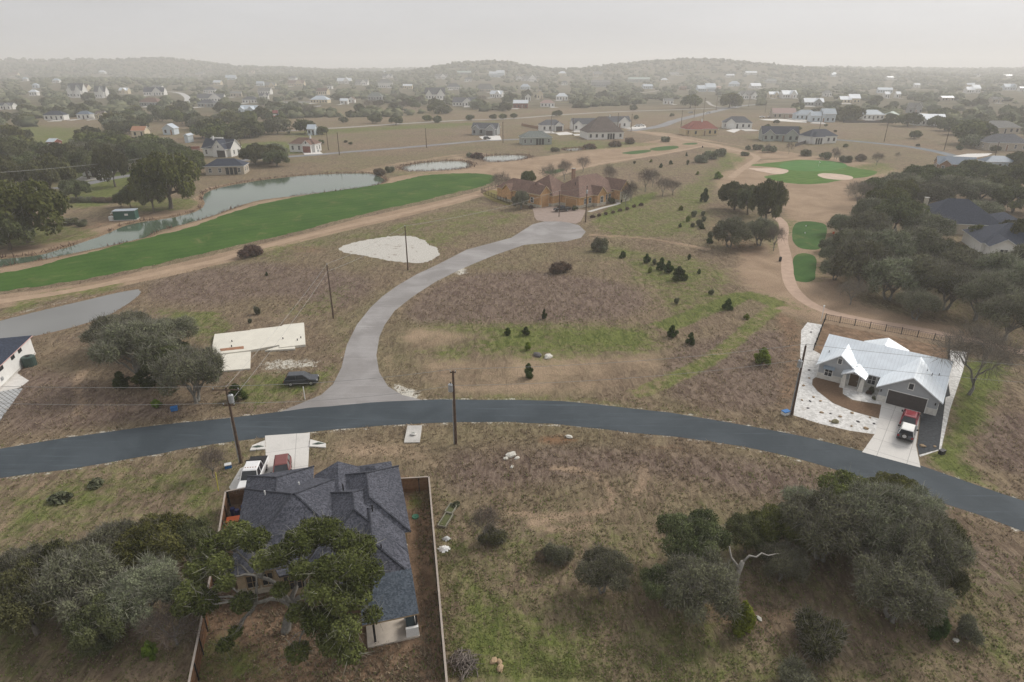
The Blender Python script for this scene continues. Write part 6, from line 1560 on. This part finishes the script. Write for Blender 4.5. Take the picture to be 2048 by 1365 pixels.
pole('d', 667, 637, 530, 'wooden pole in the field above the white foundation', (), None, False, .15)
pole('e', 816, 541, 453, 'wooden pole in front of the ragged white gravel patch', (), None, False, .15)
pole('f', 1118, 434, 382, 'thin pole left of the brown driveway of the brick house', (), None, False, .12)
pole('g', 1171, 445, 372, 'pole with a white transformer at the head of the turning circle', (), (1.8, 0.0), False, .17)
for k, (px, pb_, pt, lb) in enumerate(((853,296,256,'far pole beside the left road above the small ponds'),(1006,286,244,'far pole right of the dark grey house'),(1102,267,232,'far pole in front of the charcoal roofed house'),(1146,272,236,'far pole between the charcoal roof and the two gabled house'),(1235,262,226,'far pole behind the big hipped roof'),
    (1262,264,228,'far pole at the right end of the dark roofed house'),(1362,254,220,'far pole left of the red roofed house'),(1406,238,196,'far pole above the red roofed house'),(1388,236,200,'far pole by the far road, left of the tall one'),(1432,222,192,'far pole at the junction lane'),(1638,265,222,'far pole before the stepped pale blue house'),(1768,284,240,'far pole in the brown field behind the green'),
    (1888,301,256,'far pole near the bend of the dark road'),(1987,323,284,'pole beside the slate blue hip roof'),(486,320,280,'pole right of the white farmhouse'),(657,301,264,'first pole right of the brown roofed white house'),(679,311,265,'second pole right of the brown roofed white house'),(573,215,190,'distant pole by the grey yard'),(1530,226,200,'distant pole in the right estate'),(1497,214,188,'distant pole by the sharp gabled house'))):
    pole('z%d' % k, px, pb_, pt, lb, ((.3, 1.2),) if k % 2 else (), None, False, .2)
WIRE = M('wire_metal', (.32, .32, .31), rough=.5, var=.05)
def wire(a, b_, label, sag=.6, dz=0.0, dz2=None, r=.022, ox=0.0):
    a = TOPS[a] if isinstance(a, str) else a; b_ = TOPS[b_] if isinstance(b_, str) else b_; dz2 = dz if dz2 is None else dz2
    pts = []
    for i in range(17):
        t = i/16; pts.append((a[0]+(b_[0]-a[0])*t+ox, a[1]+(b_[1]-a[1])*t, (a[2]+dz)*(1-t)+(b_[2]+dz2)*t-sag*4*t*(1-t)))
    o = MB().tube(pts, r, 4).build('power_line', WIRE); tag(o, label, 'power line', 'power lines'); return o
wire('b', 'a', 'upper wire between the crossarm pole and the transformer pole', .5, .25); wire('b', 'a', 'lower wire between the crossarm pole and the transformer pole', .6, -2.0)
wire('a', 'c', 'upper wire crossing to the pole by the rock bed', .7, .25); wire('a', 'c', 'lower wire crossing to the pole by the rock bed', .8, -2.0)
ce = TOPS['c']; far_r = (ce[0]+46, ce[1]-9, ce[2]); wire('c', far_r, 'upper wire leaving over the white roofed house', .7, .25); wire('c', far_r, 'lower wire leaving over the white roofed house', .8, -2.0)
cb = TOPS['b']; far_l = (cb[0]-48, cb[1]+2, cb[2]); wire('b', far_l, 'upper wire leaving leftward from the crossarm pole', .6, .2); wire('b', far_l, 'lower wire leaving leftward from the crossarm pole', .7, -2.0)
wire('b', 'd', 'upper wire running back to the field pole', .5, .1); wire('b', 'd', 'lower wire running back to the field pole', .5, -2.0, -1.2)
wire('d', 'e', 'upper wire from the field pole to the gravel patch pole', .6, .2); wire('d', 'e', 'lower wire from the field pole to the gravel patch pole', .7, -1.2)
wire('e', 'f', 'wire from the gravel patch pole towards the brick house', 1.0, .1); wire('f', 'g', 'wire across the brown driveway', .4, 0)
wire(G(-80, 350, 13), 'z14', 'long wire sweeping over the left oaks', 2.5, 0, 0, .05)

# ------------------------------------------------------------------ fences
FW = M('cedar_fence', (.16, .085, .045), rough=.85, var=.25, scale=3); FCAP = M('weathered_cap', (.36, .31, .27), rough=.9, var=.12)
def lw(o, a, x, y): return (o[0]+x*math.cos(a)-y*math.sin(a), o[1]+x*math.sin(a)+y*math.cos(a))
def board_fence(label, pts, h=1.85, gap=2.4, wood=FW, cap=FCAP, side=1):
    root = empty('wooden_fence', (pts[0][0], pts[0][1], 0), 0, label, 'fence'); ox, oy = pts[0]
    bd, cp = MB(), MB()
    for (x0, y0), (x1, y1) in zip(pts[:-1], pts[1:]):
        L = math.hypot(x1-x0, y1-y0); a = math.atan2(y1-y0, x1-x0); n = int(L/.15)
        for i in range(n):
            t = (i+.5)/n; bd.obox((x0+(x1-x0)*t-ox, y0+(y1-y0)*t-oy, h/2+R.uniform(-.02, .02)), .14, .025, h, a)
        for z in (.35, 1.0, 1.6): bd.obox(((x0+x1)/2-ox+math.sin(a)*-.05*side, (y0+y1)/2-oy+math.cos(a)*.05*side, z), L, .05, .09, a)
        cp.obox(((x0+x1)/2-ox, (y0+y1)/2-oy, h+.045), L+.08, .17, .045, a)
        for k in range(int(L/gap)+1):
            t = min(1, k*gap/L); c = (x0+(x1-x0)*t-ox+math.sin(a)*-.1*side, y0+(y1-y0)*t-oy+math.cos(a)*.1*side, h/2)
            MB().obox((0, 0, 0), .09, .09, h, a).build('post', BLACKM, root, loc=c)
    bd.build('boards', wood, root); cp.build('cap_rail', cap, root); return root
board_fence('brown board fence with a pale cap along the left of the shingled house', [lw(o1, A1, -6.0, 10.3), lw(o1, A1, -8.6, 10.1), lw(o1, A1, -8.3, 2.3), lw(o1, A1, -8.0, -22)], side=1)
board_fence('brown board fence with a pale cap along the right of the shingled house', [lw(o1, A1, 9.5, 7.5), lw(o1, A1, 13.0, 6.9), lw(o1, A1, 10.4, -19.5), lw(o1, A1, 10.1, -23)], side=-1)
def rail_fence(label, pts, h=1.3, gap=2.5, mat=BLACKM, pick=.35, name='metal_fence'):
    root = empty(name, (pts[0][0], pts[0][1], 0), 0, label, 'fence'); ox, oy = pts[0]; rl = MB()
    for (x0, y0), (x1, y1) in zip(pts[:-1], pts[1:]):
        L = math.hypot(x1-x0, y1-y0); a = math.atan2(y1-y0, x1-x0)
        for z in (.15, h-.08): rl.obox(((x0+x1)/2-ox, (y0+y1)/2-oy, z), L, .04, .05, a)
        if pick:
            for i in range(int(L/pick)): t = (i+.5)/int(L/pick); rl.obox((x0+(x1-x0)*t-ox, y0+(y1-y0)*t-oy, h/2), .025, .025, h-.1, a)
        for k in range(int(L/gap)+1):
            t = min(1, k*gap/L); MB().box(-.05, .05, -.05, .05, -.1, h+.08).build('post', mat, root, loc=(x0+(x1-x0)*t-ox, y0+(y1-y0)*t-oy, 0))
    rl.build('rails', mat, root); return root
rail_fence('thin black fence round the back yard of the white roofed house', P2([(1627, 701), (1650, 641), (1897, 687), (1894, 757)]))
rail_fence('black picket fence on the left of the brown stone house', P2([(1020, 410), (962, 386), (1003, 374)]), 1.6, 2.6, BLACKM, .25)
board_fence('reddish board fence in front of the orange roofed house', P2([(312, 303), (400, 300)]), 1.9, 6, M('red_fence', (.3, .1, .07)), FCAP)
board_fence('low brown board fence left of the charcoal roofed house', P2([(1043, 252), (1100, 263)]), 1.9, 6, M('brown_fence', (.3, .17, .1)), FCAP)
board_fence('dark board fence under the round oaks', P2([(1686, 246), (1780, 246)]), 1.9, 8, M('dark_fence', (.07, .06, .06)), BLACKM)
board_fence('dark board fence between the gabled and stucco houses', P2([(1590, 294), (1612, 287)]), 1.8, 6, M('dark_fence', (.07, .06, .06)), BLACKM)

# ------------------------------------------------------------------ concrete aprons, culvert, deck
def at1(x, y): return (*lw(o1, A1, x, y), 0)
def wing(label, quad, hole):
    ps_ = [G(*q) for q in quad]; o = ps_[0]; root = empty('culvert_apron', (o[0], o[1], 0), 0, label, 'culvert')
    MB().prism([(p[0]-o[0], p[1]-o[1]) for p in ps_], -.2, .16).build('apron_slab', CONC, root)
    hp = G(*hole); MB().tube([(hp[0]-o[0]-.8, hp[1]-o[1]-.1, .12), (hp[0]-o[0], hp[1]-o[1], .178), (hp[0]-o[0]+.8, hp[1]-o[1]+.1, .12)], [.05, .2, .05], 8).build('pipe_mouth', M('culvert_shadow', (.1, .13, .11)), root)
wing('white sloping culvert apron on the left of the concrete driveway', [(500,903),(505,893),(530,883),(531,900)], (516, 896))
wing('white sloping culvert apron on the right of the concrete driveway', [(621,881),(652,889),(652,897),(619,895)], (637, 890))
cv = G(824, 886); cr = empty('culvert_headwall', (cv[0], cv[1], 0), math.radians(2), 'small concrete culvert headwall at the road edge with a round pipe', 'culvert')
b = MB(); b.add([(-1.0,-.1,.02),(1.0,-.1,.02),(.95,3.4,.1),(-.95,3.4,.1),(-1.0,-.1,.14),(1.0,-.1,.14),(.95,3.4,.5),(-.95,3.4,.5)], [(0,3,2,1),(4,5,6,7),(0,1,5,4),(1,2,6,5),(2,3,7,6),(3,0,4,7)]); b.build('headwall', CONC2, cr)
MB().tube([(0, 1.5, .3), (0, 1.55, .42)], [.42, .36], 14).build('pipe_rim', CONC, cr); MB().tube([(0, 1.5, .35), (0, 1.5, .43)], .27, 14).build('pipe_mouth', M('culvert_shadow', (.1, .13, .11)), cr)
DK = M('red_deck', (.2, .035, .03), rough=.7, var=.2, scale=3)
MB().box(-4.2, .55, -8.7, -5.5, .05, .22).build('deck', DK, fg) if False else None
MB().box(.75, 3.5, -8.7, -5.15, .02, .3).build('deck', DK, fg)

# ------------------------------------------------------------------ small things
def single(name, label, cat, b, mats, loc, rz=0, group=None, smooth=False):
    o = b.build(name, mats, None, smooth); o.location = loc; o.rotation_euler = (0, 0, rz); return tag(o, label, cat, group)
GLID = M('green_plastic', (.06, .2, .13), rough=.5, var=.08)
for q, lb in (((831, 1035), 'round green septic lid beside the shingled house'), ((1878, 767), 'round green septic lid in the dark gravel strip')):
    rt_ = empty('septic_lid', G(*q), 0, lb, 'septic lid'); MB().tube([(0, 0, 0), (0, 0, .16)], [.38, .36], 18).build('lid', GLID, rt_); MB().tube([(0, 0, .16), (0, 0, .22)], .1, 8).build('knob', GLID, rt_)
BLU = M('blue_plastic', (.03, .16, .42), rough=.4, var=.08); ORG = M('orange_plastic', (.62, .12, .03), rough=.45, var=.06); NAVY = M('navy_plastic', (.025, .03, .12), rough=.4, var=.3, scale=6)
for k, (x, y, lb) in enumerate(((-7.55, 6.3, 'orange lidded bin nearer the fence corner'), (-7.6, 5.2, 'orange lidded bin farther down the fence'))):
    rt_ = empty('storage_bin', at1(x, y), A1, lb, 'bin'); MB().box(-.6, .6, -.4, .4, 0, .9).build('bin_body', M('grey_bin', (.1, .09, .08)), rt_); MB().box(-.64, .64, -.45, .45, .9, 1.0).build('lid', ORG, rt_)
for k, (x, y) in enumerate(((-7.4, 8.0), (-6.8, 7.6), (-7.9, 8.4), (-6.75, 6.7), (-6.85, 8.6))):
    b = MB(); b.tube([(0, 0, 0), (0, 0, .7), (0, 0, .85)], [.28, .28, .22], 10); single('water_drum', 'navy blue drum stacked in the fenced corner beside the orange bins', 'drum', b, NAVY, at1(x, y), 0, 'navy blue drums in the fenced corner')
def cooler(q, lb, c1, c2, s=.5):
    rt_ = empty('utility_box', G(*q), .4, lb, 'utility box'); MB().box(-s, s, -s*.7, s*.7, 0, .45).build('box', c1, rt_); MB().box(-s-.03, s+.03, -s*.7-.03, s*.7+.03, .45, .56).build('lid', c2, rt_)
cooler((457, 936), 'blue and white box on the grass left of the pickup', BLU, WHITE, .36); cooler((349, 821), 'bright blue box in the grass below the thicket', BLU, BLU, .42); cooler((1571, 829), 'white and blue box at the foot of the rock bed pole', WHITE, BLU, .5)
cooler((1883, 908), 'black box at the corner of the dark gravel strip', BLACKM, BLACKM, .35)
ac = G(61, 731); rt_ = empty('water_tank', ac, .5, 'dark green tank against the white walled building', 'tank'); MB().tube([(0, 0, 0), (0, 0, 1.5), (0, 0, 1.6)], [.95, .95, .8], 18).build('tank_body', M('dark_green_tank', (.05, .08, .07), rough=.5), rt_); MB().tube([(0, 0, 1.6), (0, 0, 1.72)], .3, 10).build('cap', BLACKM, rt_)
for q, lb in (((1852, 820), 'grey air conditioner unit right of the garage'),):
    rt_ = empty('air_conditioner', G(*q), A2, lb, 'air conditioner'); MB().box(-.42, .42, -.42, .42, 0, .8).build('casing', GALV, rt_); MB().tube([(0, 0, .8), (0, 0, .84)], .33, 14).build('fan_grille', BLACKM, rt_)
b = MB(); b.tube([(0, 0, -.2), (0, 0, 2.0)], .06, 8); b.tube([(0, 0, 2.0), (0, 0, 2.15)], [.06, .01], 8); single('marker_post', 'white marker post in front of the charcoal SUV', 'post', b, WHITE, G(610, 799))
b = MB(); b.tube([(0, 0, 0), (0, .25, 2.3)], .045, 6); single('guy_wire_guard', 'yellow guy wire guard standing left of the pickup', 'guy guard', b, M('yellow_plastic', (.55, .5, .08), rough=.5), G(437, 982))
b = MB(); b.tube([(0, 0, -.2), (0, 0, 2.9)], .06, 6); b.tube([(0, 0, 2.9), (0, 0, 3.2)], [.16, .16], 8); single('birdhouse_pole', 'slim pale pole with a white top beside the cart path', 'pole', b, WTRIM, G(1642, 643))
# golf furniture
fl = empty('golf_flag', G(1637, 333), 0, 'white flag standing on the putting green', 'golf flag'); MB().tube([(0, 0, -.1), (0, 0, 2.3)], .04, 6).build('flagstick', WTRIM, fl); b = MB(); b.add([(0,0,1.5),(.9,.05,1.75),(0,0,2.25),(0,.03,1.5),(.9,.08,1.75),(0,.03,2.25)], [(0,1,2),(5,4,3),(0,3,4,1),(1,4,5,2),(2,5,3,0)]); b.build('flag', WHITE, fl)
for q, lb in (((1560, 523), 'dark litter bin left of the cart path'), ((1405, 296), 'dark litter bin by the far sandy track')):
    rt_ = empty('litter_bin', G(*q), 0, lb, 'litter bin'); MB().tube([(0, 0, 0), (0, 0, 1.0)], .33, 10).build('bin_body', BLACKM, rt_); MB().tube([(0, 0, 1.0), (0, 0, 1.15)], [.36, .2], 10).build('lid', BLACKM, rt_)
rt_ = empty('ball_washer', G(1666, 473), 0, 'orange topped cooler stand at the edge of the right wood', 'cooler'); MB().tube([(0, 0, 0), (0, 0, .7)], .08, 6).build('stand', BLACKM, rt_); MB().tube([(0, 0, .7), (0, 0, 1.3)], .32, 10).build('cooler_drum', ORG, rt_)
for q, lb in (((1612, 453), 'white tee marker at the back of the upper tee'), ((1610, 467), 'white tee marker in the middle of the upper tee')): b = MB(); b.tube([(0, 0, 0), (0, 0, .3)], .17, 8); single('tee_marker', lb, 'tee marker', b, WTRIM, G(*q))
# rocks
def rock(sx, sy, sz, seed):
    rr = random.Random(seed); b = MB(); V_ = IV[:42] if False else IV; b.add([(v[0]*sx*(1+rr.uniform(-.22, .22)), v[1]*sy*(1+rr.uniform(-.22, .22)), (v[2]*.8+.35)*sz*(1+rr.uniform(-.15, .15))) for v in V_], [tuple(f) for f in IF]); return b
RTAN = M('tan_rock', (.36, .26, .16), var=.2, scale=3); RDK = M('dark_rock', (.13, .12, .12), var=.25, scale=3); RWH = M('white_rock_lump', (.6, .58, .52), var=.15, scale=3)
rocks = [(1607,772,.3,0),(1618,741,.3,1),(1618,757,.25,0),(1627,795,.3,0),(1620,803,.28,1),(1604,801,.25,0),(1607,772,.2,0),(1641,803,.3,0),(1616,817,.26,1),(1643,826,.35,0),(1670,845,.75,2),(1680,834,.32,0),(1704,827,.35,0),(1716,844,.3,1),(1748,848,.26,1),(1732,858,.45,0),(1703,853,.25,0),(1660,843,.22,0),(1740,836,.25,0),(1661,828,.24,1),(1622,665,.3,1),(1845,893,.45,0),(1869,894,.28,0)]
for i, (px, py, s, c) in enumerate(rocks):
    single('boulder', ['tan boulder', 'dark boulder', 'large mossy boulder'][c]+(' set in the white rock bed' if c < 2 and px < 1840 else ' in the dark gravel strip' if c < 2 else ' at the front of the white rock bed'), 'boulder', rock(s*.78, s*.6, s*.5, i), [RTAN, RDK, M('mossy_rock', (.19, .17, .1), var=.2)][c], G(px, py), R.random()*3, 'boulders in the white rock bed' if px < 1840 else 'boulders in the dark gravel')
for i, (px, py, s, m_, lb) in enumerate(((1097,715,.9,RWH,'pale boulder in the mown green strip'),(1075,712,.85,RDK,'low dark heap beside the pale boulder'),(1022,912,.75,RWH,'largest pale rock below the road'),(1012,918,.4,RWH,'small pale rock left of the largest one below the road'),(1034,917,.35,RWH,'small pale rock right of the largest one below the road'),(1024,935,.3,RWH,'lone small pale rock lower down the bank'),
    (987,1323,.38,RTAN,'tan stone block nearest the brush pile'),(999,1325,.3,RTAN,'middle tan stone block by the brush pile'),(1000,1338,.4,RTAN,'lowest tan stone block by the brush pile'),(1138,875,.5,RWH,'white rock in the rusty weeds by the road'),(1912,1282,.3,RWH,'white rock under the low grey green bush'),(1518,1238,.3,RWH,'white rock right of the yellow green cedar'))):
    single('boulder', lb, 'boulder', rock(s, s*.7, s*.55, 50+i), m_, G(px, py), R.random()*3)
# planters, bag, brush pile, snag
PLK = M('weathered_plank', (.26, .25, .2), rough=.9, var=.2, scale=4)
for (qa, qb, lb) in (((883, 1056), (899, 1030), 'nearer weathered plank trough in the weeds'), ((897, 1028), (908, 1012), 'farther weathered plank trough in the weeds')):
    a_, b_ = G(*qa), G(*qb); L = math.hypot(b_[0]-a_[0], b_[1]-a_[1]); an = math.atan2(b_[1]-a_[1], b_[0]-a_[0]); rt_ = empty('plank_trough', (a_[0], a_[1], 0), an, lb, 'trough')
    for y in (-.42, .42): MB().box(0, L, y-.03, y+.03, 0, .3).build('side_plank', PLK, rt_)
    for x in (0, L): MB().box(x-.03, x+.03, -.39, .39, 0, .28).build('end_plank', PLK, rt_)
    MB().box(.03, L-.03, -.39, .39, 0, .12).build('soil', M('mossy_soil', (.09, .1, .04)), rt_)
def sheet_heap(s, seed):
    rr = random.Random(seed); b = MB(); n = 9
    for i in range(n):
        for j in range(n): u, v = i/(n-1)-.5, j/(n-1)-.5; k = max(0, 1-4.4*(u*u+v*v)); b.v.append((u*s*(1+rr.uniform(-.15, .15)), v*s*.8*(1+rr.uniform(-.15, .15)), .03+k*.22+rr.uniform(0, .1)*k))
    for i in range(n-1):
        for j in range(n-1):
            if math.hypot((i+.5)/(n-1)-.5, (j+.5)/(n-1)-.5) < .46: b.f.append([i*n+j, (i+1)*n+j, (i+1)*n+j+1, i*n+j+1]); b.m.append(0)
    return b
single('plastic_sheet', 'larger crumpled white plastic sheet beside the right fence', 'plastic sheet', sheet_heap(1.25, 1), WHITE, G(888, 1099)); single('plastic_sheet', 'smaller crumpled plastic scrap beside the right fence', 'plastic sheet', sheet_heap(.9, 2), M('grey_plastic', (.45, .46, .45)), G(893, 1079))
b = MB(); rr = random.Random(4)
for k in range(130):
    a_ = rr.uniform(0, 6.28); q = rr.uniform(0, 1.3); z = max(.05, .85-q*.5)*rr.random(); d_ = rr.uniform(0, 6.28); L = rr.uniform(.5, 1.5); c0 = Vector((q*math.cos(a_), q*math.sin(a_), z)); dv = Vector((math.cos(d_), math.sin(d_), rr.uniform(-.1, .35)))*L/2
    b.tube([c0-dv, c0+Vector((rr.gauss(0, .06), rr.gauss(0, .06), .04)), c0+dv], [.045, .035, .015], 4)
single('brush_pile', 'pile of cut grey branches at the bottom beside the fence', 'brush pile', b, M('dead_wood', (.2, .17, .15), rough=1, var=.3, scale=4), G(926, 1330))
b = MB(); sn = G(1468, 1175); rr = random.Random(8)
b.tube([(0, 0, -.2), (.2, .2, 1.4), (.5, .3, 2.8)], [.3, .24, .2], 8); pts = [(.5, .3, 2.7), (1.1, .5, 3.3), (1.7, .4, 3.2), (2.2, .6, 3.5), (2.8, .5, 3.3), (3.5, .6, 3.4), (4.1, .8, 3.3)]; b.tube(pts, [.12, .1, .085, .07, .06, .045, .02], 6)
b.tube([(.3, .2, 2.0), (-.5, .6, 3.0), (-.7, .9, 4.0)], [.14, .1, .05], 6)
single('dead_tree', 'bleached dead trunk with one long white branch in the lower right thicket', 'dead tree', b, M('bleached_wood', (.33, .31, .28), rough=.95, var=.15, scale=4), sn, 0, None, True)
# prickly pears
def cactus(seed):
    r = np.random.default_rng(seed); n = 190; a = r.random(n)*6.28; q = np.sqrt(r.random(n)); C = np.stack([q*np.cos(a), q*np.sin(a)*.8, (.15+.75*(1-q)*r.random(n)+.2*r.random(n))], 1); D = dirs(n, r, .2); V, Fc = [], []
    up = dirs(n, r, 1.6); S = np.cross(D, up); S /= np.linalg.norm(S, axis=1)[:, None]; U = np.cross(S, D); ring = [(math.cos(k*math.pi/4), math.sin(k*math.pi/4)) for k in range(8)]
    V = np.stack([C+S*(.13*c)+U*(.18*s) for c, s in ring], 1).reshape(-1, 3); return npmesh('pads', V, np.arange(len(V)).reshape(-1, 8), [L_CAC], tint=np.repeat(r.random(n), 8))
cm_ = cactus(3); ct = MB().tube([(0, 0, -.1), (0, 0, .4)], .12, 6).build('stem', BARK); cst = ct.data; bpy.data.objects.remove(ct); CT = Tree('prickly_pear', cm_, cst, 1.0, 1.0, 'cactus', 'pads')
CT.place(G(122, 1000), 1.25, 0, 'larger prickly pear clump on the slope below the dark road', 'prickly pears', 1.0); CT.place(G(193, 970), 1.0, 2, 'smaller prickly pear clump nearer the dark road', 'prickly pears', .85); CT.place(G(912, 1012), .55, 1, 'small spiky clump at the end of the plank troughs', 'prickly pears', .6)
# garden bed plants
put('bush', 1744, 786, 15, 13, i=1, label='dark green ornamental shrub in the bed between porch and garage'); put('bush', 1737, 789, 12, 9, i=2, label='red brown ornamental shrub in the bed between porch and garage'); put('bush', 1747, 800, 11, 8, i=0, label='grey green clump by the garage corner')
# far flags
fp = G(560, 252); f_ = empty('flagpole', fp, 0, 'tall flagpole with two flags among the left trees', 'flagpole'); MB().tube([(0, 0, 0), (0, 0, 12)], .12, 6).build('pole', GALV, f_)
MB().box(-4.5, -.1, -.03, .03, 9.6, 11.8).build('flag', M('red_white_flag', (.5, .2, .2), var=.3, scale=1.2), f_); b = MB(); b.box(-1.6, -.1, -.03, .03, 6.6, 8.8, 0); b.box(-4.2, -1.6, -.03, .03, 7.7, 8.8, 1); b.box(-4.2, -1.6, -.03, .03, 6.6, 7.69, 2); b.build('flag', [M('navy_cloth', (.03, .04, .15)), WHITE, M('red_cloth', (.4, .04, .04))], f_)
# ------------------------------------------------------------------ haze
hm = bpy.data.materials.new('haze_air'); hm.use_nodes = True; t = hm.node_tree; t.nodes.clear()
out = t.nodes.new('ShaderNodeOutputMaterial'); pv = t.nodes.new('ShaderNodeVolumePrincipled')
pv.inputs['Color'].default_value = (1.0, .995, .99, 1); pv.inputs['Density'].default_value = HAZE_DENSITY; pv.inputs['Anisotropy'].default_value = .2
t.links.new(pv.outputs[0], out.inputs['Volume'])
hz = MB().box(-8700, 8700, -850, 9400, -12, 150).build('haze', hm); tag(hz, 'thin grey haze lying over the whole valley', kind='stuff')

# ------------------------------------------------------------------ labels of the many trees and poles
ORD = ['nearest', 'second nearest', 'third nearest', 'fourth nearest', 'fifth nearest', 'sixth nearest', 'seventh nearest', 'eighth nearest', 'ninth nearest', 'tenth nearest', 'eleventh nearest', 'twelfth nearest', 'thirteenth nearest', 'fourteenth nearest', 'fifteenth nearest', 'sixteenth nearest', 'seventeenth nearest', 'eighteenth nearest']
def sxy(x, y):
    z = max(y*CP+CH*SP, 1); return 1024+F*x/z, 682.5+F*((CH*CP-y*SP)/z)
anch = [(ph, *sxy(x, y)) for ph, x, y in ANCH]
buckets = {}
for o, desc, x, y in AUTO:
    u, v = sxy(x, y)
    ph, au, av = min(anch, key=lambda a: (a[1]-u)**2+((a[2]-v)*2.2)**2)
    du, dv = u-au, (v-av)*2.2
    if abs(du) > abs(dv): rel = 'left of' if du < 0 else 'right of'
    else: rel = 'in front of' if dv > 0 else 'behind'
    buckets.setdefault((desc, rel, ph), []).append((du*du+dv*dv, o))
for (desc, rel, ph), L in buckets.items():
    L.sort(key=lambda q: q[0])
    for k, (_, o) in enumerate(L):
        if len((desc+' '+ph).split()) > 12: ph = ph.replace('the pond side brick house', 'the brick house')
        o['label'] = f'{desc} {rel} {ph}' if len(L) == 1 else f'{ORD[min(k, len(ORD)-1)]} {desc} {rel} {ph}'
